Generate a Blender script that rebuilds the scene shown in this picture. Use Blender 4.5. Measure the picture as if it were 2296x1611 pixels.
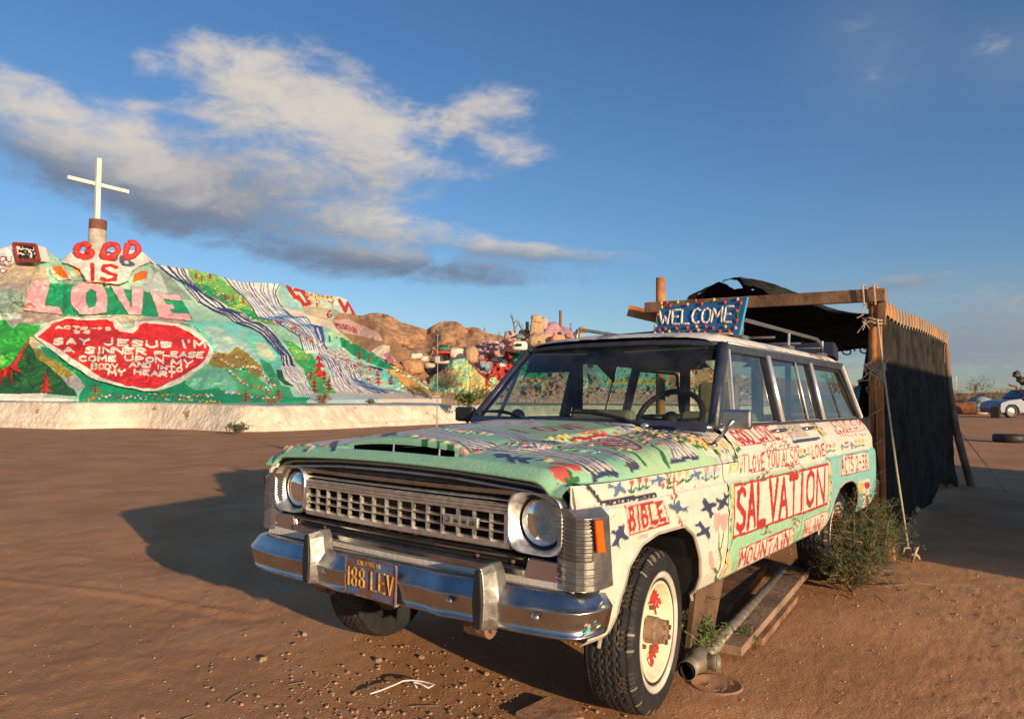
import bpy, math, random
import numpy as np
random.seed(7); rng = np.random.default_rng(7)
for o in list(bpy.data.objects): bpy.data.objects.remove(o)
S = bpy.context.scene
COL = S.collection
# ------------------------------------------------------------------ camera
FPX = 1590.45; CX, CY = 1148.0, 805.5           # focal length in units of a 2296-wide frame
CAMP = np.array([2.1711, -1.9483, 1.2467]); YAW, PITCH, ROLL = -.6634, .0575, .0114
cam = bpy.data.cameras.new('camera'); co = bpy.data.objects.new('camera', cam); COL.objects.link(co)
cf = np.array([math.sin(YAW)*math.cos(PITCH), math.cos(YAW)*math.cos(PITCH), math.sin(PITCH)])
cr = np.array([math.cos(YAW), -math.sin(YAW), 0.0]); cu = np.cross(cr, cf)
cr, cu = math.cos(ROLL)*cr+math.sin(ROLL)*cu, -math.sin(ROLL)*cr+math.cos(ROLL)*cu
from mathutils import Matrix, Vector
co.matrix_world = Matrix(((cr[0], cu[0], -cf[0], CAMP[0]), (cr[1], cu[1], -cf[1], CAMP[1]), (cr[2], cu[2], -cf[2], CAMP[2]), (0, 0, 0, 1)))
cam.sensor_width = 36.0; cam.sensor_fit = 'HORIZONTAL'; cam.lens = 36.0*FPX/2296; cam.clip_start = .05; cam.clip_end = 9000
S.camera = co
# ------------------------------------------------------------------ light and exposure
SUN = np.array([5.1, -1.50, 1.0]); SUN /= np.linalg.norm(SUN)
sl = bpy.data.lights.new('sun', 'SUN'); so = bpy.data.objects.new('sun', sl); COL.objects.link(so)
sl.energy = 5.0; sl.angle = math.radians(.55); sl.color = (1.0, .745, .48)
so.rotation_euler = Vector(SUN).to_track_quat('Z', 'Y').to_euler()
S.view_settings.view_transform = 'Standard'; S.view_settings.look = 'None'
S.view_settings.exposure = 0.28; S.view_settings.gamma = 1.0; S.view_settings.use_curve_mapping = False
S.render.resolution_x = 1024; S.render.resolution_y = 718

def raydir(px, py):
    px = np.asarray(px, float); py = np.asarray(py, float)
    return cf + cr*((px-CX)/FPX)[..., None] - cu*((py-CY)/FPX)[..., None]
def at(px, py, d): return CAMP + raydir(px, py)*np.asarray(d, float)[..., None]
def on(ax, val, px, py):
    d = raydir(px, py); return CAMP + d*(val-CAMP[ax])/d[ax]

W = bpy.data.worlds.new('World'); S.world = W; W.use_nodes = True
nt = W.node_tree; nt.nodes.clear()
class NT:
    """tiny helper for building node trees"""
    def __init__(s, t): s.t = t
    def n(s, typ, **k):
        nd = s.t.nodes.new(typ)
        for a, b in k.items(): setattr(nd, a, b)
        return nd
    def put(s, sock, v):
        if hasattr(v, 'links') or hasattr(v, 'is_linked'): s.t.links.new(v, sock)
        elif v is not None: sock.default_value = v
    def m(s, op, a, b=None, c=None, clamp=False):
        nd = s.n('ShaderNodeMath', operation=op, use_clamp=clamp)
        s.put(nd.inputs[0], a); s.put(nd.inputs[1], b)
        if c is not None: s.put(nd.inputs[2], c)
        return nd.outputs[0]
    def mix(s, f, a, b, blend='MIX'):
        nd = s.n('ShaderNodeMix', data_type='RGBA', blend_type=blend)
        s.put(nd.inputs[0], f)
        s.put(nd.inputs[6], a if hasattr(a, 'is_linked') else (*a, 1)); s.put(nd.inputs[7], b if hasattr(b, 'is_linked') else (*b, 1))
        return nd.outputs[2]
    def noise(s, vec, scale, detail=4, rough=.55, dist=0.0):
        nd = s.n('ShaderNodeTexNoise'); nd.inputs['Scale'].default_value = scale; nd.inputs['Detail'].default_value = detail
        nd.inputs['Roughness'].default_value = rough; nd.inputs['Distortion'].default_value = dist
        if vec is not None: s.put(nd.inputs['Vector'], vec)
        return nd.outputs[0]
    def ramp(s, f, lo, hi, a=0.0, b=1.0):
        nd = s.n('ShaderNodeMapRange', interpolation_type='SMOOTHSTEP'); s.put(nd.inputs[0], f)
        nd.inputs[1].default_value = lo; nd.inputs[2].default_value = hi; nd.inputs[3].default_value = a; nd.inputs[4].default_value = b
        return nd.outputs[0]
w = NT(nt)
sky = w.n('ShaderNodeTexSky', sky_type='NISHITA'); sky.sun_disc = False
sky.sun_elevation = math.asin(SUN[2]); sky.sun_rotation = math.atan2(SUN[0], SUN[1]); sky.altitude = 0; sky.air_density = 1.0; sky.dust_density = .6; sky.ozone_density = 2.5
tc = w.n('ShaderNodeTexCoord'); dirv = tc.outputs['Generated']
sep = w.n('ShaderNodeSeparateXYZ'); w.put(sep.inputs[0], dirv)
az = w.m('MULTIPLY', w.m('ARCTAN2', sep.outputs[0], sep.outputs[1]), 57.29578); el = w.m('MULTIPLY', w.m('ARCSINE', sep.outputs[2]), 57.29578)
def azel(px, py):
    d = raydir(px, py); d = d/np.linalg.norm(d); return math.degrees(math.atan2(d[0], d[1])), math.degrees(math.asin(d[2]))
vm = w.n('ShaderNodeVectorMath', operation='MULTIPLY'); w.put(vm.inputs[0], dirv); vm.inputs[1].default_value = (1, 1, 2.3)
nA = w.noise(vm.outputs[0], 6.5, 10, .62, .5); nB = w.noise(vm.outputs[0], 21, 8, .66, .4)
nz = w.m('ADD', w.m('MULTIPLY', w.m('SUBTRACT', nA, .5), 2.3), w.m('MULTIPLY', w.m('SUBTRACT', nB, .5), 1.25))
# clouds: soft patches at compass bearings; x, y, half-width, half-height, tilt, brightness, strength
CL = [(20,230,150,75,15,.9,1.1),(190,330,190,75,14,.85,1.1),(340,400,190,60,14,.55,1.0),(560,180,95,55,20,1.,1.4),(700,240,175,90,8,1.,1.8),(640,340,220,80,5,.8,1.7),(815,340,85,85,0,.7,1.3),
      (430,470,300,65,12,.28,1.2),(120,400,190,40,14,.2,1.0),(620,430,210,60,8,.38,1.1),(1040,252,100,46,-8,.85,1.0),(1145,225,55,32,0,.95,.85),(1150,348,80,38,-5,.85,.9),(985,390,60,24,0,.7,.8),
      (910,512,160,30,4,.80,1.2),(740,490,130,34,8,.85,.9),(700,565,260,34,8,.35,1.15),(980,600,280,26,2,.22,1.4),(1225,566,205,20,3,.6,1.6),(1145,628,100,14,0,.4,1.2),(520,520,190,40,14,.22,1.1),(325,145,35,35,0,1.,.55),(470,105,60,28,-25,1.,.5),
      (1940,120,70,110,-25,.9,.36),(2240,110,60,90,-35,.9,.34),(1310,245,75,18,-15,.9,.4),(2020,632,150,20,-6,.35,.75),(2200,690,330,75,0,.5,.72),(1960,745,260,80,0,.55,.66),(2290,780,260,80,0,.40,.7)]
ds = br = None
for px, py, rx, ry, rot, bb, st in CL:
    a0, e0 = azel(px, py); a1, e1 = azel(px+10, py)
    k = math.hypot((a1-a0), (e1-e0))/10; ca, sa = math.cos(math.radians(-rot)), math.sin(math.radians(-rot)); kc = max(.3, math.cos(math.radians(e0)))
    dx = w.m('MULTIPLY', w.m('SUBTRACT', az, a0), kc); dy = w.m('SUBTRACT', el, e0)
    X = w.m('DIVIDE', w.m('ADD', w.m('MULTIPLY', dx, ca), w.m('MULTIPLY', dy, sa)), rx*k); Y = w.m('DIVIDE', w.m('ADD', w.m('MULTIPLY', dx, -sa), w.m('MULTIPLY', dy, ca)), ry*k)
    r2 = w.m('ADD', w.m('MULTIPLY', X, X), w.m('MULTIPLY', Y, Y)); g = w.m('MULTIPLY', w.m('EXPONENT', w.m('MULTIPLY', r2, -.9)), st)
    # tops catch the light, undersides are in shade
    gb = w.m('MULTIPLY', g, w.m('ADD', bb, w.m('MULTIPLY', w.m('ADD', Y, w.m('MULTIPLY', X, .35)), .30)))
    ds = g if ds is None else w.m('ADD', ds, g); br = gb if br is None else w.m('ADD', br, gb)
brn = w.m('DIVIDE', br, w.m('ADD', ds, .02))
sat = w.m('SUBTRACT', 1.0, w.m('EXPONENT', w.m('MULTIPLY', ds, -1.15))); dens = w.m('ADD', w.m('MULTIPLY', sat, 1.3), nz)
cov = w.ramp(dens, .38, 1.45); cov = w.m('MULTIPLY', cov, w.ramp(ds, .08, .35))
shade = w.m('ADD', brn, w.m('MULTIPLY', nz, .30))
ccol = w.mix(w.ramp(shade, .12, 1.05), (.14, .175, .24), (.58, .52, .46))
ccol = w.mix(w.ramp(shade, .25, .62), (.145, .18, .25), ccol)
hsv = w.n('ShaderNodeHueSaturation'); hsv.inputs['Saturation'].default_value = 1.12; w.put(hsv.inputs['Color'], sky.outputs[0])
tint = w.mix(1.0, hsv.outputs[0], (.93, .98, 1.12), 'MULTIPLY')
csc = w.n('ShaderNodeVectorMath', operation='SCALE'); w.put(csc.inputs[0], ccol); csc.inputs['Scale'].default_value = 9.0
full = w.mix(w.m('MULTIPLY', cov, .96), tint, csc.outputs[0])
# a thin grey veil low in the north
for px, py, rx, ry, am in ((2260, 770, 420, 130, .62), (2050, 640, 260, 45, .22), (1960, 110, 150, 130, .10), (2280, 120, 110, 90, .10)):
    a0, e0 = azel(px, py); a1, e1 = azel(px+10, py); k = math.hypot(a1-a0, e1-e0)/10
    X = w.m('DIVIDE', w.m('SUBTRACT', az, a0), rx*k); Y = w.m('DIVIDE', w.m('SUBTRACT', el, e0), ry*k)
    g = w.m('EXPONENT', w.m('MULTIPLY', w.m('ADD', w.m('MULTIPLY', X, X), w.m('MULTIPLY', Y, Y)), -.8))
    full = w.mix(w.m('MULTIPLY', g, w.m('MULTIPLY', am, w.m('ADD', 1.0, w.m('MULTIPLY', nz, .5))), clamp=True), full, (2.05, 2.35, 2.75) if py > 300 else (4.0, 4.2, 4.6))
bg = w.n('ShaderNodeBackground'); w.put(bg.inputs[0], full); bg.inputs[1].default_value = .11
wo = w.n('ShaderNodeOutputWorld'); nt.links.new(bg.outputs[0], wo.inputs[0])

# ------------------------------------------------------------------ numpy helpers
def _h(ix, iy, s):
    n = (ix*374761393 + iy*668265263 + s*1442695041) & 0xffffffff
    n = ((n ^ (n >> 13))*1274126177) & 0xffffffff
    return ((n ^ (n >> 16)) & 0xffff)/65535.0
def vnoise(x, y, s=0):
    x = np.asarray(x, float); y = np.asarray(y, float)
    ix = np.floor(x).astype(np.int64); iy = np.floor(y).astype(np.int64); fx = x-ix; fy = y-iy
    fx = fx*fx*(3-2*fx); fy = fy*fy*(3-2*fy)
    a = _h(ix, iy, s); b = _h(ix+1, iy, s); c = _h(ix, iy+1, s); d = _h(ix+1, iy+1, s)
    return (a*(1-fx)+b*fx)*(1-fy)+(c*(1-fx)+d*fx)*fy - .5
def fbm(x, y, s=0, o=4, g=.5):
    t = 0; a = 1.0
    for i in range(o): t = t+a*vnoise(x*2**i+17.3*i, y*2**i-9.1*i, s+i); a *= g
    return t
def sm(a, b, x): t = np.clip((x-a)/(b-a), 0, 1); return t*t*(3-2*t)

def tag(o, label=None, cat=None, group=None, kind=None):
    for k, v in (('label', label), ('category', cat), ('group', group), ('kind', kind)):
        if v: o[k] = v
    return o
def empty(name, loc, label, cat, group=None, rz=0):
    o = bpy.data.objects.new(name, None); COL.objects.link(o); o.location = loc; o.rotation_euler.z = rz
    return tag(o, label, cat, group)
def link(name, me, parent=None, world=True):
    o = bpy.data.objects.new(name, me); COL.objects.link(o)
    if parent is not None:
        o.parent = parent
        if world:
            M = Matrix.Identity(4); p = parent
            while p is not None: M = p.matrix_basis @ M if p.parent is None else p.matrix_parent_inverse @ p.matrix_basis @ M; p = p.parent
            o.matrix_parent_inverse = M.inverted()
    return o
def mesh_np(name, V, F, mat, parent=None, colors=None, smooth=True, **k):
    me = bpy.data.meshes.new(name); V = np.asarray(V, np.float32).reshape(-1, 3); F = np.asarray(F, np.int32)
    n = F.shape[1]
    me.vertices.add(len(V)); me.vertices.foreach_set('co', V.ravel())
    me.loops.add(F.size); me.loops.foreach_set('vertex_index', F.ravel())
    me.polygons.add(len(F)); me.polygons.foreach_set('loop_start', np.arange(len(F), dtype=np.int32)*n)
    if smooth: me.polygons.foreach_set('use_smooth', np.ones(len(F), bool))
    me.update(calc_edges=True); me.validate()
    if colors is not None:
        ca = me.color_attributes.new('Col', 'FLOAT_COLOR', 'POINT'); c4 = np.ones((len(V), 4), np.float32); c4[:, :3] = np.asarray(colors).reshape(-1, 3)
        ca.data.foreach_set('color', c4.ravel())
    if mat: me.materials.append(mat)
    return link(name, me, parent, **k)
def grid_faces(nr, nc, mask=None):
    i = np.arange(nr*nc).reshape(nr, nc)
    q = np.stack([i[:-1, :-1], i[:-1, 1:], i[1:, 1:], i[1:, :-1]], -1)
    return (q[mask] if mask is not None else q.reshape(-1, 4))
def compact(V, F, C=None):
    u, inv = np.unique(F, return_inverse=True); return V.reshape(-1, 3)[u], inv.reshape(F.shape), (None if C is None else C.reshape(-1, 3)[u])
class MB:
    """collects shapes and links them as one mesh"""
    def __init__(s): s.v = []; s.f = []
    def add(s, V, F):
        n = len(s.v); s.v += [tuple(p) for p in V]; s.f += [tuple(i+n for i in f) for f in F]; return s
    def box(s, c, d, R=None, taper=None):
        V = []
        for z in (-.5, .5):
            for x, y in ((-.5, -.5), (.5, -.5), (.5, .5), (-.5, .5)):
                k = taper if (taper and z > 0) else 1; V.append(np.array([x*d[0]*k, y*d[1]*k, z*d[2]]))
        if R is not None: V = [np.array(R) @ p for p in V]
        return s.add([p+np.array(c) for p in V], [(3, 2, 1, 0), (4, 5, 6, 7), (0, 1, 5, 4), (1, 2, 6, 5), (2, 3, 7, 6), (3, 0, 4, 7)])
    def beam(s, a, b, w, h, up=(0, 0, 1)):
        a = np.array(a, float); b = np.array(b, float); d = b-a; L = np.linalg.norm(d); d /= L; up = np.array(up, float)
        x = np.cross(d, up); x /= np.linalg.norm(x); u = np.cross(x, d)
        return s.box((a+b)/2, (w, L, h), np.stack([x, d, u], 1))
    def tube(s, pts, r, n=8, cap=True, flat=1.0, nrm=None):
        P = np.array(pts, float); m = len(P); r = np.broadcast_to(np.asarray(r, float), (m,)); T = np.gradient(P, axis=0)
        T /= (np.linalg.norm(T, axis=1)[:, None]+1e-9); V = []; prev = None
        for i in range(m):
            if nrm is not None: b = np.array(nrm, float)
            else: b = np.array([0, 0, 1.]) if prev is None and abs(T[i][2]) < .9 else (np.array([1., 0, 0]) if prev is None else prev)
            b = b-T[i]*np.dot(b, T[i]); b /= (np.linalg.norm(b)+1e-9); prev = b; c = np.cross(T[i], b)
            for k in range(n):
                a = 2*math.pi*k/n; V.append(P[i]+r[i]*(math.cos(a)*c+math.sin(a)*b*flat))
        F = [(i*n+k, i*n+(k+1) % n, (i+1)*n+(k+1) % n, (i+1)*n+k) for i in range(m-1) for k in range(n)]
        if cap: F += [tuple(range(n))[::-1], tuple((m-1)*n+k for k in range(n))]
        return s.add(V, F)
    def lathe(s, prof, c, ax, n=24, close=False):
        ax = np.array(ax, float); ax /= np.linalg.norm(ax); t = np.array([0, 0, 1.]) if abs(ax[2]) < .9 else np.array([1., 0, 0])
        a1 = np.cross(ax, t); a1 /= np.linalg.norm(a1); a2 = np.cross(ax, a1); V = []
        for r, h in prof:
            for k in range(n): a = 2*math.pi*k/n; V.append(np.array(c)+ax*h+r*(math.cos(a)*a1+math.sin(a)*a2))
        m = len(prof); F = [(i*n+k, i*n+(k+1) % n, (i+1)*n+(k+1) % n, (i+1)*n+k) for i in range(m-1) for k in range(n)]
        return s.add(V, F)
    def prism(s, pts, ext):
        P = [np.array(p, float) for p in pts]; e = np.array(ext, float); n = len(P)
        return s.add(P+[p+e for p in P], [tuple(range(n))[::-1], tuple(range(n, 2*n))]+[(i, (i+1) % n, n+(i+1) % n, n+i) for i in range(n)])
    def quad(s, a, b, c, d): return s.add([a, b, c, d], [(0, 1, 2, 3)])
    def ball(s, c, r, n=8, m=6, sq=(1, 1, 1), jit=0):
        V = []; c = np.array(c, float)
        for i in range(m+1):
            th = math.pi*i/m
            for k in range(n):
                a = 2*math.pi*k/n; q = 1+jit*random.uniform(-1, 1); V.append(c+r*q*np.array([math.sin(th)*math.cos(a)*sq[0], math.sin(th)*math.sin(a)*sq[1], math.cos(th)*sq[2]]))
        return s.add(V, [(i*n+k, (i+1)*n+k, (i+1)*n+(k+1) % n, i*n+(k+1) % n) for i in range(m) for k in range(n)])
    def build(s, name, mat, parent=None, smooth=False, bevel=0, **k):
        me = bpy.data.meshes.new(name); me.from_pydata([tuple(map(float, p)) for p in s.v], [], s.f); me.validate()
        if smooth: me.polygons.foreach_set('use_smooth', [True]*len(me.polygons))
        if mat: me.materials.append(mat)
        o = link(name, me, parent, **k)
        if bevel:
            b = o.modifiers.new('bevel', 'BEVEL'); b.width = bevel; b.segments = 2; b.limit_method = 'ANGLE'
        return o
def boxo(name, c, d, mat, parent=None, bevel=0, R=None, **k): return MB().box(c, d, R).build(name, mat, parent, bevel=bevel, **k)

# ------------------------------------------------------------------ materials
def mat(name, col, rough=.7, metal=0, var=.25, scale=8, bump=.2, bscale=60, bdist=.01, attr=False, col2=None, c2lo=.5, c2hi=.7, c2scale=4, spec=.5, coat=0, detail=6, spot=None, spotsc=90, spotlo=.68):
    m = bpy.data.materials.new(name); m.use_nodes = True; t = NT(m.node_tree); b = m.node_tree.nodes['Principled BSDF']
    pos = t.n('ShaderNodeTexCoord').outputs['Object']
    if attr: base = t.n('ShaderNodeAttribute', attribute_name='Col').outputs['Color']
    else: base = None
    n1 = t.noise(pos, scale, detail)
    f = t.ramp(n1, .3, .7, 1-var, 1+var)
    sc = t.n('ShaderNodeVectorMath', operation='SCALE'); t.put(sc.inputs['Scale'], f)
    if attr: t.put(sc.inputs[0], base)
    else: sc.inputs[0].default_value = col
    c = sc.outputs[0]
    if col2 is not None: c = t.mix(t.ramp(t.noise(pos, c2scale, 8, .62), c2lo, c2hi), c, col2)
    if spot is not None: c = t.mix(t.ramp(t.noise(pos, spotsc, 3), spotlo, spotlo+.06), c, spot)
    t.put(b.inputs['Base Color'], c); b.inputs['Metallic'].default_value = metal
    t.put(b.inputs['Roughness'], t.ramp(t.noise(pos, scale*2.3, 4), .3, .7, max(.02, rough*.8), min(1, rough*1.2)))
    b.inputs['Specular IOR Level'].default_value = spec; b.inputs['Coat Weight'].default_value = coat
    if bump:
        bn = t.n('ShaderNodeBump'); bn.inputs['Strength'].default_value = bump; bn.inputs['Distance'].default_value = bdist
        t.put(bn.inputs['Height'], t.noise(pos, bscale, 5, .6)); t.put(b.inputs['Normal'], bn.outputs[0])
    return m
M = {}
M['sand'] = mat('sand_dirt', (.51, .255, .118), .95, var=.16, scale=.9, bump=.8, bscale=75, bdist=.008, col2=(.58, .33, .165), c2lo=.48, c2hi=.75, c2scale=1.6, detail=8, spec=.15, spot=(.33, .17, .09), spotsc=85, spotlo=.66)
M['dune'] = mat('dune_dirt', (.34, .185, .10), .95, var=.3, scale=.5, bump=1, bscale=4, bdist=.3, col2=(.20, .11, .06), c2lo=.5, c2hi=.66, c2scale=.25, spec=.1)
M['brown'] = mat('brown_hill_rock', (.46, .26, .14), .95, var=.32, scale=.5, bump=1.0, bscale=2.2, bdist=.35, col2=(.32, .17, .09), c2lo=.5, c2hi=.7, c2scale=.35, spec=.1)
M['adobe'] = mat('white_adobe', (.66, .57, .45), .9, var=.17, scale=1.5, bump=.9, bscale=7, bdist=.10, col2=(.40, .25, .14), c2lo=.655, c2hi=.668, c2scale=1.6, spec=.2)
M['hillpaint'] = mat('hill_paint', None, .75, attr=True, var=.06, scale=1.2, bump=.35, bscale=6, bdist=.06, spec=.25)
M['carpaint'] = mat('folk_painted_body', None, .45, attr=True, var=.07, scale=14, bump=.5, bscale=70, bdist=.006, spec=.45)
M['letterpaint'] = mat('raised_red_paint', (.60, .035, .03), .6, var=.1, bump=.5, bscale=9, bdist=.05)
M['redpaint'] = mat('red_brush_paint', (.42, .03, .02), .5, var=.15, bump=.4)
M['chrome'] = mat('dusty_chrome', (.50, .48, .46), .30, 1, var=.15, scale=7, bump=.12, bscale=30, bdist=.004, col2=(.26, .20, .15), c2lo=.56, c2hi=.80, c2scale=9, spot=(.75, .70, .62), spotsc=170, spotlo=.73)
M['chrome2'] = mat('brushed_grille_metal', (.84, .82, .77), .45, 1, var=.1, scale=20, bump=.1, bscale=120, bdist=.002)
M['alu'] = mat('dull_ribbed_metal', (.33, .32, .29), .42, .85, var=.15, scale=12, bump=.1)
M['black'] = mat('black_rubber', (.018, .018, .018), .6, var=.3, bump=.2)
M['dark'] = mat('dark_underbody', (.012, .011, .010), .9, var=.3, bump=.2)
M['frame'] = mat('navy_black_trim', (.035, .040, .060), .38, var=.25, scale=15, bump=.2, spot=(.15, .12, .10), spotsc=50, spotlo=.72)
M['rubber'] = mat('tyre_rubber', None, .75, attr=True, var=.25, scale=12, bump=.4, bscale=120, bdist=.003, spec=.3)
M['rim'] = mat('cream_wheel_paint', (.80, .66, .45), .5, var=.08, scale=20, bump=.3)
M['rust'] = mat('rusty_metal', (.20, .10, .06), .8, .2, var=.4, scale=20, bump=.6, col2=(.30, .20, .14), c2scale=30)
M['lampsilver'] = mat('lamp_silver', (.62, .62, .60), .3, .25, var=.1, scale=30, bump=.5, bscale=130, bdist=.002)
M['bright'] = mat('polished_strip', (.80, .78, .74), .35, .6, var=.05, bump=0)
M['amber'] = mat('amber_lens', (.72, .13, .008), .2, var=.12, scale=60, bump=.4, bscale=200, bdist=.002)
M['lens'] = mat('frosted_parking_lens', (.22, .14, .12), .3, var=.1, bump=.3, bscale=150, bdist=.002)
M['plate'] = mat('faded_blue_plate', (.07, .17, .36), .5, var=.2, scale=20, bump=.2, col2=(.20, .085, .05), c2lo=.44, c2hi=.62, c2scale=11)
M['gold'] = mat('faded_gold_paint', (.44, .25, .06), .6, var=.4, scale=40, bump=.2)
M['beige'] = mat('beige_vinyl', (.42, .34, .21), .7, var=.12, bump=.2)
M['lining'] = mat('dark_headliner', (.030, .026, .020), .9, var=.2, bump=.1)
M['wood'] = mat('weathered_wood', (.24, .125, .065), .85, var=.35, scale=6, bump=.6, bscale=30, bdist=.01, col2=(.10, .06, .04), c2scale=9, c2lo=.52, c2hi=.7)
M['wood2'] = mat('orange_brown_wood', (.50, .20, .055), .7, var=.25, scale=6, bump=.4, bscale=25, col2=(.30, .12, .04), c2scale=7, c2lo=.55, c2hi=.75)  # orange-brown is the wood's own colour on poles, battens and some boards
M['plank'] = mat('grey_brown_plank', (.30, .19, .12), .9, var=.3, scale=5, bump=.6, bscale=35, col2=(.14, .09, .06), c2scale=10)
M['cloth'] = mat('black_shade_cloth', (.028, .025, .021), .95, var=.5, scale=5, bump=.4, bscale=12, bdist=.03, col2=(.045, .038, .028), c2scale=2.5, spec=.1)
M['rope'] = mat('pale_rope', (.50, .40, .28), .9, var=.25, scale=60, bump=.7, bscale=220, bdist=.004)
M['signblue'] = mat('blue_sign_paint', (.025, .13, .33), .45, var=.1, scale=6, bump=.15)
M['signedge'] = mat('light_blue_edge', (.06, .34, .60), .5, var=.1, bump=.1)
M['white'] = mat('off_white_paint', (.72, .66, .58), .6, var=.1, bump=.5, bscale=50)
M['red'] = mat('bright_red_paint', (.60, .035, .035), .5, var=.12, bump=.3)
M['pink'] = mat('pink_paint', (.72, .33, .33), .6, var=.1, bump=.3)
M['yellow'] = mat('yellow_paint', (.75, .40, .06), .6, var=.12, bump=.3)
M['green'] = mat('green_stem_paint', (.05, .24, .07), .6, var=.3, bump=.3)
M['turq'] = mat('turquoise_paint', (.06, .50, .46), .5, var=.15, bump=.2)
M['stone'] = mat('tan_stone', (.44, .28, .18), .9, var=.35, scale=14, bump=.6, bscale=50)
M['concrete'] = mat('grey_concrete', (.40, .36, .30), .9, var=.2, scale=3, bump=.5)
M['leaf'] = mat('dusty_green_leaf', (.105, .118, .055), .8, var=.5, scale=18, bump=0, spec=.2)
M['leaf2'] = mat('fresh_green_leaf', (.085, .155, .035), .7, var=.4, scale=18, bump=0, spec=.2)
M['twig'] = mat('dry_twig', (.24, .165, .09), .9, var=.4, scale=15, bump=0)
M['branch'] = mat('grey_branch', (.20, .17, .15), .9, var=.3, bump=.2)
M['pinkadobe'] = mat('pink_adobe', (.58, .33, .26), .9, var=.15, scale=.6, bump=.8, bscale=4, bdist=.2, col2=(.46, .26, .30), c2scale=.5, c2lo=.45, c2hi=.6)
M['tanadobe'] = mat('tan_adobe', (.50, .33, .18), .9, var=.15, scale=.8, bump=.8, bscale=5, bdist=.2)
M['redadobe'] = mat('red_adobe', (.42, .06, .04), .85, var=.2, scale=.8, bump=.6, bscale=5, bdist=.15, col2=(.45, .30, .24), c2scale=.9, c2lo=.56, c2hi=.6)
M['purple'] = mat('lilac_adobe', (.42, .24, .30), .9, var=.2, scale=.8, bump=.8, bscale=5, bdist=.2)
M['orangeadobe'] = mat('orange_adobe', (.70, .30, .13), .85, var=.15, scale=1, bump=.5, bscale=5, bdist=.15)
M['bluegrey'] = mat('blue_grey_adobe', (.20, .27, .34), .85, var=.25, scale=1, bump=.5)
M['vangrey'] = mat('shade_darkened_car_paint', (.10, .13, .22), .35, var=.1, bump=.05, coat=.3)  # blue car colour darkened, so the shade on the body is in the paint
M['trailer'] = mat('white_trailer_paint', (.70, .70, .68), .5, var=.06, bump=.1)
M['haze_pole'] = mat('pale_far_mast', (.45, .47, .50), .8, var=.05, bump=0)
def glass(name, tint, rough=.0, fr=1.5, gl=1.0):
    m = bpy.data.materials.new(name); m.use_nodes = True; t = NT(m.node_tree); m.node_tree.nodes.remove(m.node_tree.nodes['Principled BSDF'])
    out = m.node_tree.nodes['Material Output']; tr = t.n('ShaderNodeBsdfTransparent'); tr.inputs[0].default_value = (*tint, 1)
    g = t.n('ShaderNodeBsdfGlossy'); g.inputs['Roughness'].default_value = rough; g.inputs[0].default_value = (gl, gl, gl, 1); f = t.n('ShaderNodeFresnel'); f.inputs[0].default_value = fr
    du = t.n('ShaderNodeBsdfDiffuse'); du.inputs[0].default_value = (.35, .30, .22, 1)
    mx = t.n('ShaderNodeMixShader'); t.put(mx.inputs[0], f.outputs[0]); t.put(mx.inputs[1], tr.outputs[0]); t.put(mx.inputs[2], g.outputs[0])
    m2 = t.n('ShaderNodeMixShader'); pos = t.n('ShaderNodeTexCoord').outputs['Object']; t.put(m2.inputs[0], t.ramp(t.noise(pos, 5, 6), .35, .8, .01, .10)); t.put(m2.inputs[1], mx.outputs[0]); t.put(m2.inputs[2], du.outputs[0])
    t.put(out.inputs[0], m2.outputs[0]); return m
M['glass'] = glass('dusty_windscreen_glass', (.66, .78, .70), .0, 1.5)
M['sideglass'] = glass('dusty_side_glass', (.50, .62, .62), .015, 2.1)
M['lampglass'] = glass('headlamp_glass', (.85, .87, .85), .05, 1.5)

# ------------------------------------------------------------------ hand painting (colour laid on geometry, in the surface's own coordinates)
WHITE=(.78,.70,.58); CREAM=(.70,.58,.42); RED=(.55,.03,.03); DRED=(.30,.02,.02); PINK=(.80,.40,.40); NAVY=(.035,.055,.15); BLUE=(.10,.24,.42); SKYB=(.36,.52,.62)
DGREEN=(.018,.20,.085); EMER=(.015,.30,.13); BGREEN=(.04,.36,.06); LGREEN=(.15,.46,.10); MINT=(.26,.58,.34); PMINT=(.36,.58,.42); TEAL=(.18,.62,.48); SAGE=(.24,.32,.26); TAN=(.46,.38,.26); TAUPE=(.38,.31,.26)
OCHRE=(.30,.24,.05); YEL=(.80,.50,.07); ORG=(.80,.17,.02); LORG=(.80,.42,.12); PALE=(.50,.56,.50); GREY=(.34,.34,.32); DKG=(.02,.10,.04); MAR=(.30,.03,.09); SANDC=(.42,.26,.15)
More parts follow.
